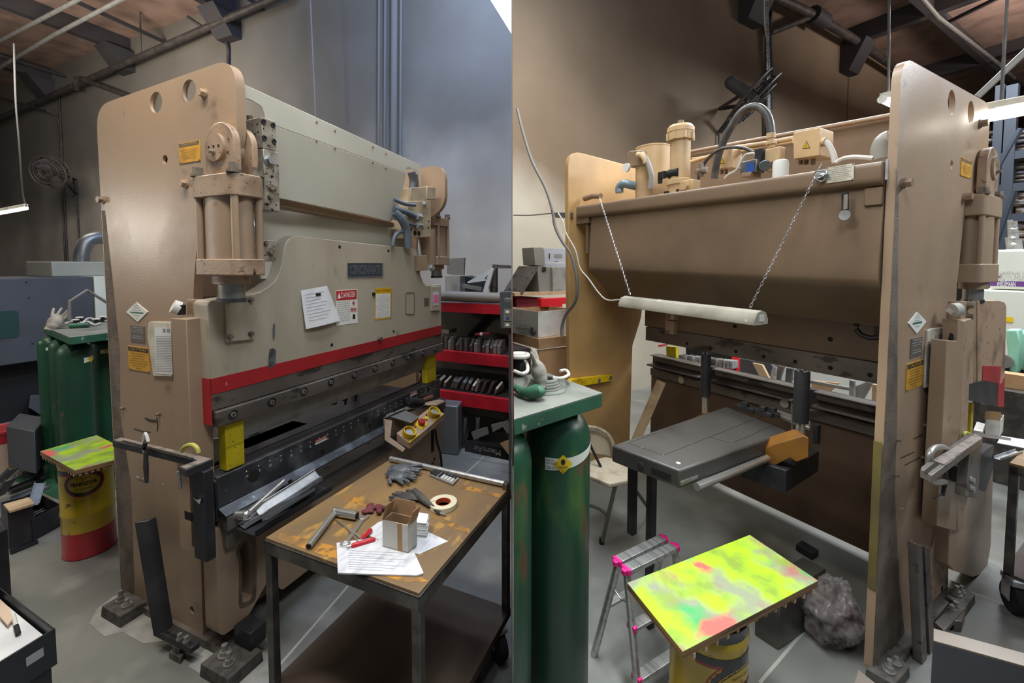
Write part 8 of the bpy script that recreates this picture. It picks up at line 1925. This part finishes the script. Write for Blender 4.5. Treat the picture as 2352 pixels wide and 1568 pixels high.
# ---- bench tops poking in at the bottom right
m = M(mat('dusty brown-grey bench sheet', '7b7268', .45, .4, col2='655d54', scale=4)); P = [R(x, y, z=.62) for x, y in ((2143, 1440), (2420, 1520), (2420, 1700), (2136, 1600))]
P = [R(2144, 1442, z=.60), R(2400, 1512, z=.60)]; dv = Vector((-.22, .10, 0)); Q = [P[0], P[1], P[1] + dv, P[0] + dv]
bs = thing('steel_bench', 'brown-grey steel bench top poking in at the bottom right corner', 'bench', 'R', center(Q))
th3 = [p + (R(2144, 1470, z=.60) - P[0]) for p in P]
part('bench_top', m.hull([p - Vector((0, 0, .006)) for p in (P[0], P[1], th3[1], th3[0])], [P[0], P[1], th3[1], th3[0]]), bs, .001)
sd = M(darkgrey); sd.hull([th3[0] - Vector((0, 0, .6)), th3[1] - Vector((0, 0, .6)), P[1] - Vector((0, 0, .6)), P[0] - Vector((0, 0, .6))], [p - Vector((0, 0, .006)) for p in (th3[0], th3[1], P[1], P[0])]); part('bench_body', sd, bs)
P = [R(x, y, z=.3) for x, y in ((1962, 1568), (1972, 1538), (2010, 1568), (1990, 1600))]; m = M(MATS['dusty brown-grey bench sheet']); m.hull([p - Vector((0, 0, .3)) for p in P], P); solo('sheet_corner', m, 'corner of a grey sheet box at the bottom edge near the side plate', 'box', 'R')

# ---- background right: white punch machine, green grinder, pallet rack, step ladder
wm = thing('punch_machine', 'large cream machine with purple stripe and MOTORUM lettering at the right edge', 'machine', 'R', R(2320, 900, v=-5.6))
VM = -5.6
def rm(x, y, v=VM): return R(x, y, v=v)
ua, ub = rm(2270, 700).x, rm(2440, 700).x
m = M(cream); m.box((ub, VM, rm(2300, 664).z), (ua, VM - .8, rm(2300, 573).z)); up_ = part('upper_cabinet', m, wm, .02)
m = M(cream); m.box((ub, VM + .1, rm(2300, 835).z), (ua + .1, VM - .8, rm(2300, 666).z)); part('lower_cabinet', m, wm, .01)
part('base', M(softblack).box((ub, VM + .05, 0), (ua, VM - .7, rm(2300, 835).z)), wm)
part('purple_stripe', M(purple).box((ub, VM + .003, rm(2300, 657).z), (ua, VM, rm(2300, 645).z)), wm)
t = M(white); c = rm(2311, 652.5, VM + .004); t.text('WIEDEMANN', frame('+v', c), .06, width=abs(rm(2290, 650).x - rm(2333, 650).x), depth=.001); part('lettering', t, wm)
t = M(mat('maroon outline letters', '9c7f86', .5)); c = rm(2326, 634, VM + .003); t.text('MOTORUM', frame('+v', c), .10, width=abs(rm(2290, 650).x - rm(2362, 650).x), depth=.001, off=.010); t.use(cream).text('MOTORUM', frame('+v', c + Vector((0, .0012, 0))), .10, width=abs(rm(2290, 650).x - rm(2362, 650).x), depth=.001, off=-.006); part('lettering', t, wm)
part('warning_sticker', M(safety).box(rm(2311, 727, VM + .102), rm(2327, 741, VM + .105)), wm)
gg = thing('belt_machine', 'mint green belt grinder part in front of the cream machine', 'machine', 'R', R(2325, 860, v=-4.6))
P = [R(x, y, v=-4.6) for x, y in ((2309, 757), (2338, 757), (2346, 790), (2340, 850), (2330, 862), (2318, 850))]; part('belt_cover', M(teal).hull(P, [p + Vector((0, -.12, 0)) for p in P]), gg, .01)
P = [R(x, y, v=-4.75) for x, y in ((2340, 758), (2360, 770), (2380, 860), (2348, 850))]; part('belt_cover', M(teal).hull(P, [p + Vector((0, -.1, 0)) for p in P]), gg, .01)
q = R(2306, 828, v=-4.6); part('wheel', M(steel2).cyl(q, q + Vector((0, .04, 0)), .05, 18), gg); q = R(2325, 862, v=-4.65); part('stand', M(fs_).box((q.x - .15, q.y - .1, 0), (q.x + .15, q.y + .0, q.z)), gg)
bxs = R(2345, 880, v=-4.2); tb_ = thing('side_table', 'grey steel stand with small boxes behind the right cart', 'table', 'R', (bxs.x, bxs.y, 0)); part('top', M(fs_).cbox((bxs.x, bxs.y, bxs.z - .05), (.4, .3, .03)), tb_); part('leg', M(fs_).cbox((bxs.x + .17, bxs.y + .1, (bxs.z - .065) / 2), (.03, .03, bxs.z - .065)), tb_); part('leg', M(fs_).cbox((bxs.x - .17, bxs.y + .1, (bxs.z - .065) / 2), (.03, .03, bxs.z - .065)), tb_)
solo('small_carton', M(card).cbox((bxs.x + .05, bxs.y, bxs.z + .012), (.14, .1, .09)), 'small brown carton on the grey stand at the right edge', 'carton', 'R')
# pallet rack
rkR = thing('pallet_rack', 'tall blue-grey pallet rack with wrapped stacks at the right edge', 'rack', 'R', R(2330, 600, v=-8.2))
VR_ = -8.2; stl = mat('blue-grey rack steel', '2d333c', .6, .1)
for x, w in ((2322, .10), (2294, .08)):
    a, b = R(x, 250, v=VR_), R(x, 600, v=VR_); part('upright', M(stl).box((a.x - w / 2, VR_ - .1, 0), (a.x + w / 2, VR_, a.z + .3)), rkR)
for y in (360, 432, 500, 566): a, b = R(2288, y, v=VR_), R(2420, y, v=VR_); part('rack_beam', M(stl).box((b.x, VR_ - .06, a.z - .06), (a.x, VR_ - .01, a.z + .04)), rkR)
part('brace', M(stl).tube([R(2285, 400, v=VR_ - .02), R(2345, 295, v=VR_ - .02)], .035, 6), rkR); part('brace', M(stl).tube([R(2290, 560, v=VR_ - .02), R(2330, 440, v=VR_ - .02)], .035, 6), rkR)
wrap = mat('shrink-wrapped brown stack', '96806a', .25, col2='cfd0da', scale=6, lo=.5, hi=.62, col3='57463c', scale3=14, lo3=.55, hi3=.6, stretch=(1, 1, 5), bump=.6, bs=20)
wrapd = mat('wrapped stack in shade', '5f5550', .35, col2='9ba3b4', scale=7, lo=.55, hi=.66, stretch=(1, 1, 3), bump=.5, bs=20)  # darker copy of the wrap, shade put into its colours
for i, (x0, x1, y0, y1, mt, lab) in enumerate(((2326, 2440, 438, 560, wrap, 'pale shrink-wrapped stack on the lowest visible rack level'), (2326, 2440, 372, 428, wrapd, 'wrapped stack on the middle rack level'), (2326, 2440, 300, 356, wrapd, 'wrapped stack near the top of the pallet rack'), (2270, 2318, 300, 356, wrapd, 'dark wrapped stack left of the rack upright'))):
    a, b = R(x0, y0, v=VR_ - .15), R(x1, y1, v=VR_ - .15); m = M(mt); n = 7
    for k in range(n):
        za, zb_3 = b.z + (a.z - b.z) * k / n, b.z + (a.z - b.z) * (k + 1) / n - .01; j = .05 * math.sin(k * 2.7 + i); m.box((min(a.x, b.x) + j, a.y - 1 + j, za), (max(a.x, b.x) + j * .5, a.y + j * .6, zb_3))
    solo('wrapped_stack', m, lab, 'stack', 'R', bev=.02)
ld = thing('step_ladder', 'aluminium step ladder standing on the cream machine, right edge', 'ladder', 'R', R(2330, 572, v=-5.9))
for x0, x1, yt in ((2314, 2318, 545), (2320, 2322, 505), (2330, 2336, 508), (2339, 2343, 548)): part('rail', M(alum).tube([R(x1, 572, v=-5.9), R(x0, yt, v=-5.9)], .02, 6), ld)
for y in (525, 545, 560): part('rung', M(alum).cyl(R(2320, y, v=-5.9), R(2336, y, v=-5.9), .02, 6), ld)

# ---- seen through the gap under the ram
def gap(name, px, v, d, mt, label, cat, down=False):
    P = [R(x, y, v=v) for x, y in px]
    if down:
        for i, j in ((1, 2), (0, 3)): P[j] = P[i] + (P[j] - P[i]) * (P[i].z / max(.05, P[i].z - P[j].z))
    return solo(name, M(mt).hull(P, [p + Vector((0, -d, 0)) for p in P]), label, cat, 'R')
gr = thing('storage_rack', 'red rack of dies seen through the gap under the ram', 'rack', 'R', R(1660, 1000, v=-4.0))
for px, mt, d in ((((1512, 792), (1530, 790), (1512, 797)), 'x', .1), (((1635, 838), (1690, 829), (1690, 853), (1635, 847)), 'x', .05), (((1682, 822), (1691, 822), (1691, 856), (1682, 856)), 'x', .05)):
    P = [R(x, y, v=-4.0) for x, y in px]; part('beam', M(MATS['bright red part']).hull(P, [p + Vector((0, -d, 0)) for p in P]), gr)
P = [R(x, y, v=-4.05) for x, y in ((1500, 780), (1690, 780), (1690, 835), (1500, 850))]; part('back_sheet', M(dark).hull([p + Vector((0, -.6, 0)) for p in P], [p + Vector((0, -.62, 0)) for p in P]), gr)
x0 = R(1690, 830, v=-4.03).x; part('upright', M(MATS['bright red part']).box((x0 - .03, -4.05, 0), (x0 + .03, -4.01, R(1690, 820, v=-4).z)), gr)
rnd = random.Random(2)
for k in range(16):
    x = 1556 + k * 8 + rnd.uniform(-2, 2); gap('press_die', ((x, 815 + k * .9), (x + rnd.uniform(3, 6), 815 + k), (x + 5, 832 + k), (x, 831 + k)), -3.9, .1, rnd.choice([steel, zinc, steel2]), 'small steel die on the rack seen through the press gap', 'die')['group'] = 'dies seen through the press gap'
for px, v, mt, lab, cat in ((((1690, 822), (1770, 835), (1790, 870), (1700, 860)), -4.2, darkgrey, 'dark blue-grey sheet behind the gap, right of the red upright', 'sheet'),
    (((1728, 833), (1750, 838), (1772, 880), (1752, 878)), -4.0, pine, 'tan wooden plank leaning, seen through the press gap', 'plank'),
    (((1775, 842), (1782, 843), (1778, 880), (1764, 878)), -4.05, zinc, 'bright metal strip leaning, seen through the gap', 'strip'),
    (((1806, 845), (1820, 847), (1815, 886), (1802, 884)), -3.95, grey_sheet, 'grey square tube leaning, seen through the gap', 'tube'),
    (((1780, 838), (1800, 842), (1786, 884), (1765, 878)), -4.15, steel, 'dark steel sheet leaning, seen through the gap', 'sheet'),
    (((1862, 873), (1926, 880), (1905, 900), (1866, 899)), -4.1, card, 'brown carton seen through the gap right of the post', 'carton'),
    (((1822, 866), (1950, 890), (1950, 897), (1822, 873)), -3.9, alum, 'long pale rail seen through the press gap', 'rail'),
    (((1951, 873), (1961, 875), (1961, 914), (1950, 912)), -3.85, zinc, 'bright upright post seen through the gap', 'post'),
    (((1958, 890), (1990, 877), (2003, 880), (1982, 918), (1966, 918)), -3.95, steel2, 'curved grey chute sheet seen through the gap', 'sheet'),
    (((2003, 882), (2014, 884), (2014, 925), (2002, 923)), -3.9, pine, 'orange-brown board at the right end of the gap', 'board')):
    gap({'sheet': 'metal_sheet', 'plank': 'leaning_plank', 'strip': 'metal_strip', 'tube': 'square_tube', 'carton': 'carton', 'rail': 'metal_rail', 'post': 'metal_post', 'board': 'wooden_board'}[cat], px, v, .03, mt, lab, cat, cat in ('plank', 'strip', 'tube', 'post', 'board') or 'dark' in lab)
gap('pale_board', ((1700, 780), (2030, 790), (2030, 960), (1700, 910)), -4.9, .02, mat('pale blind panel', 'c9cbc6', .7), 'pale panel far behind the press gap', 'panel')
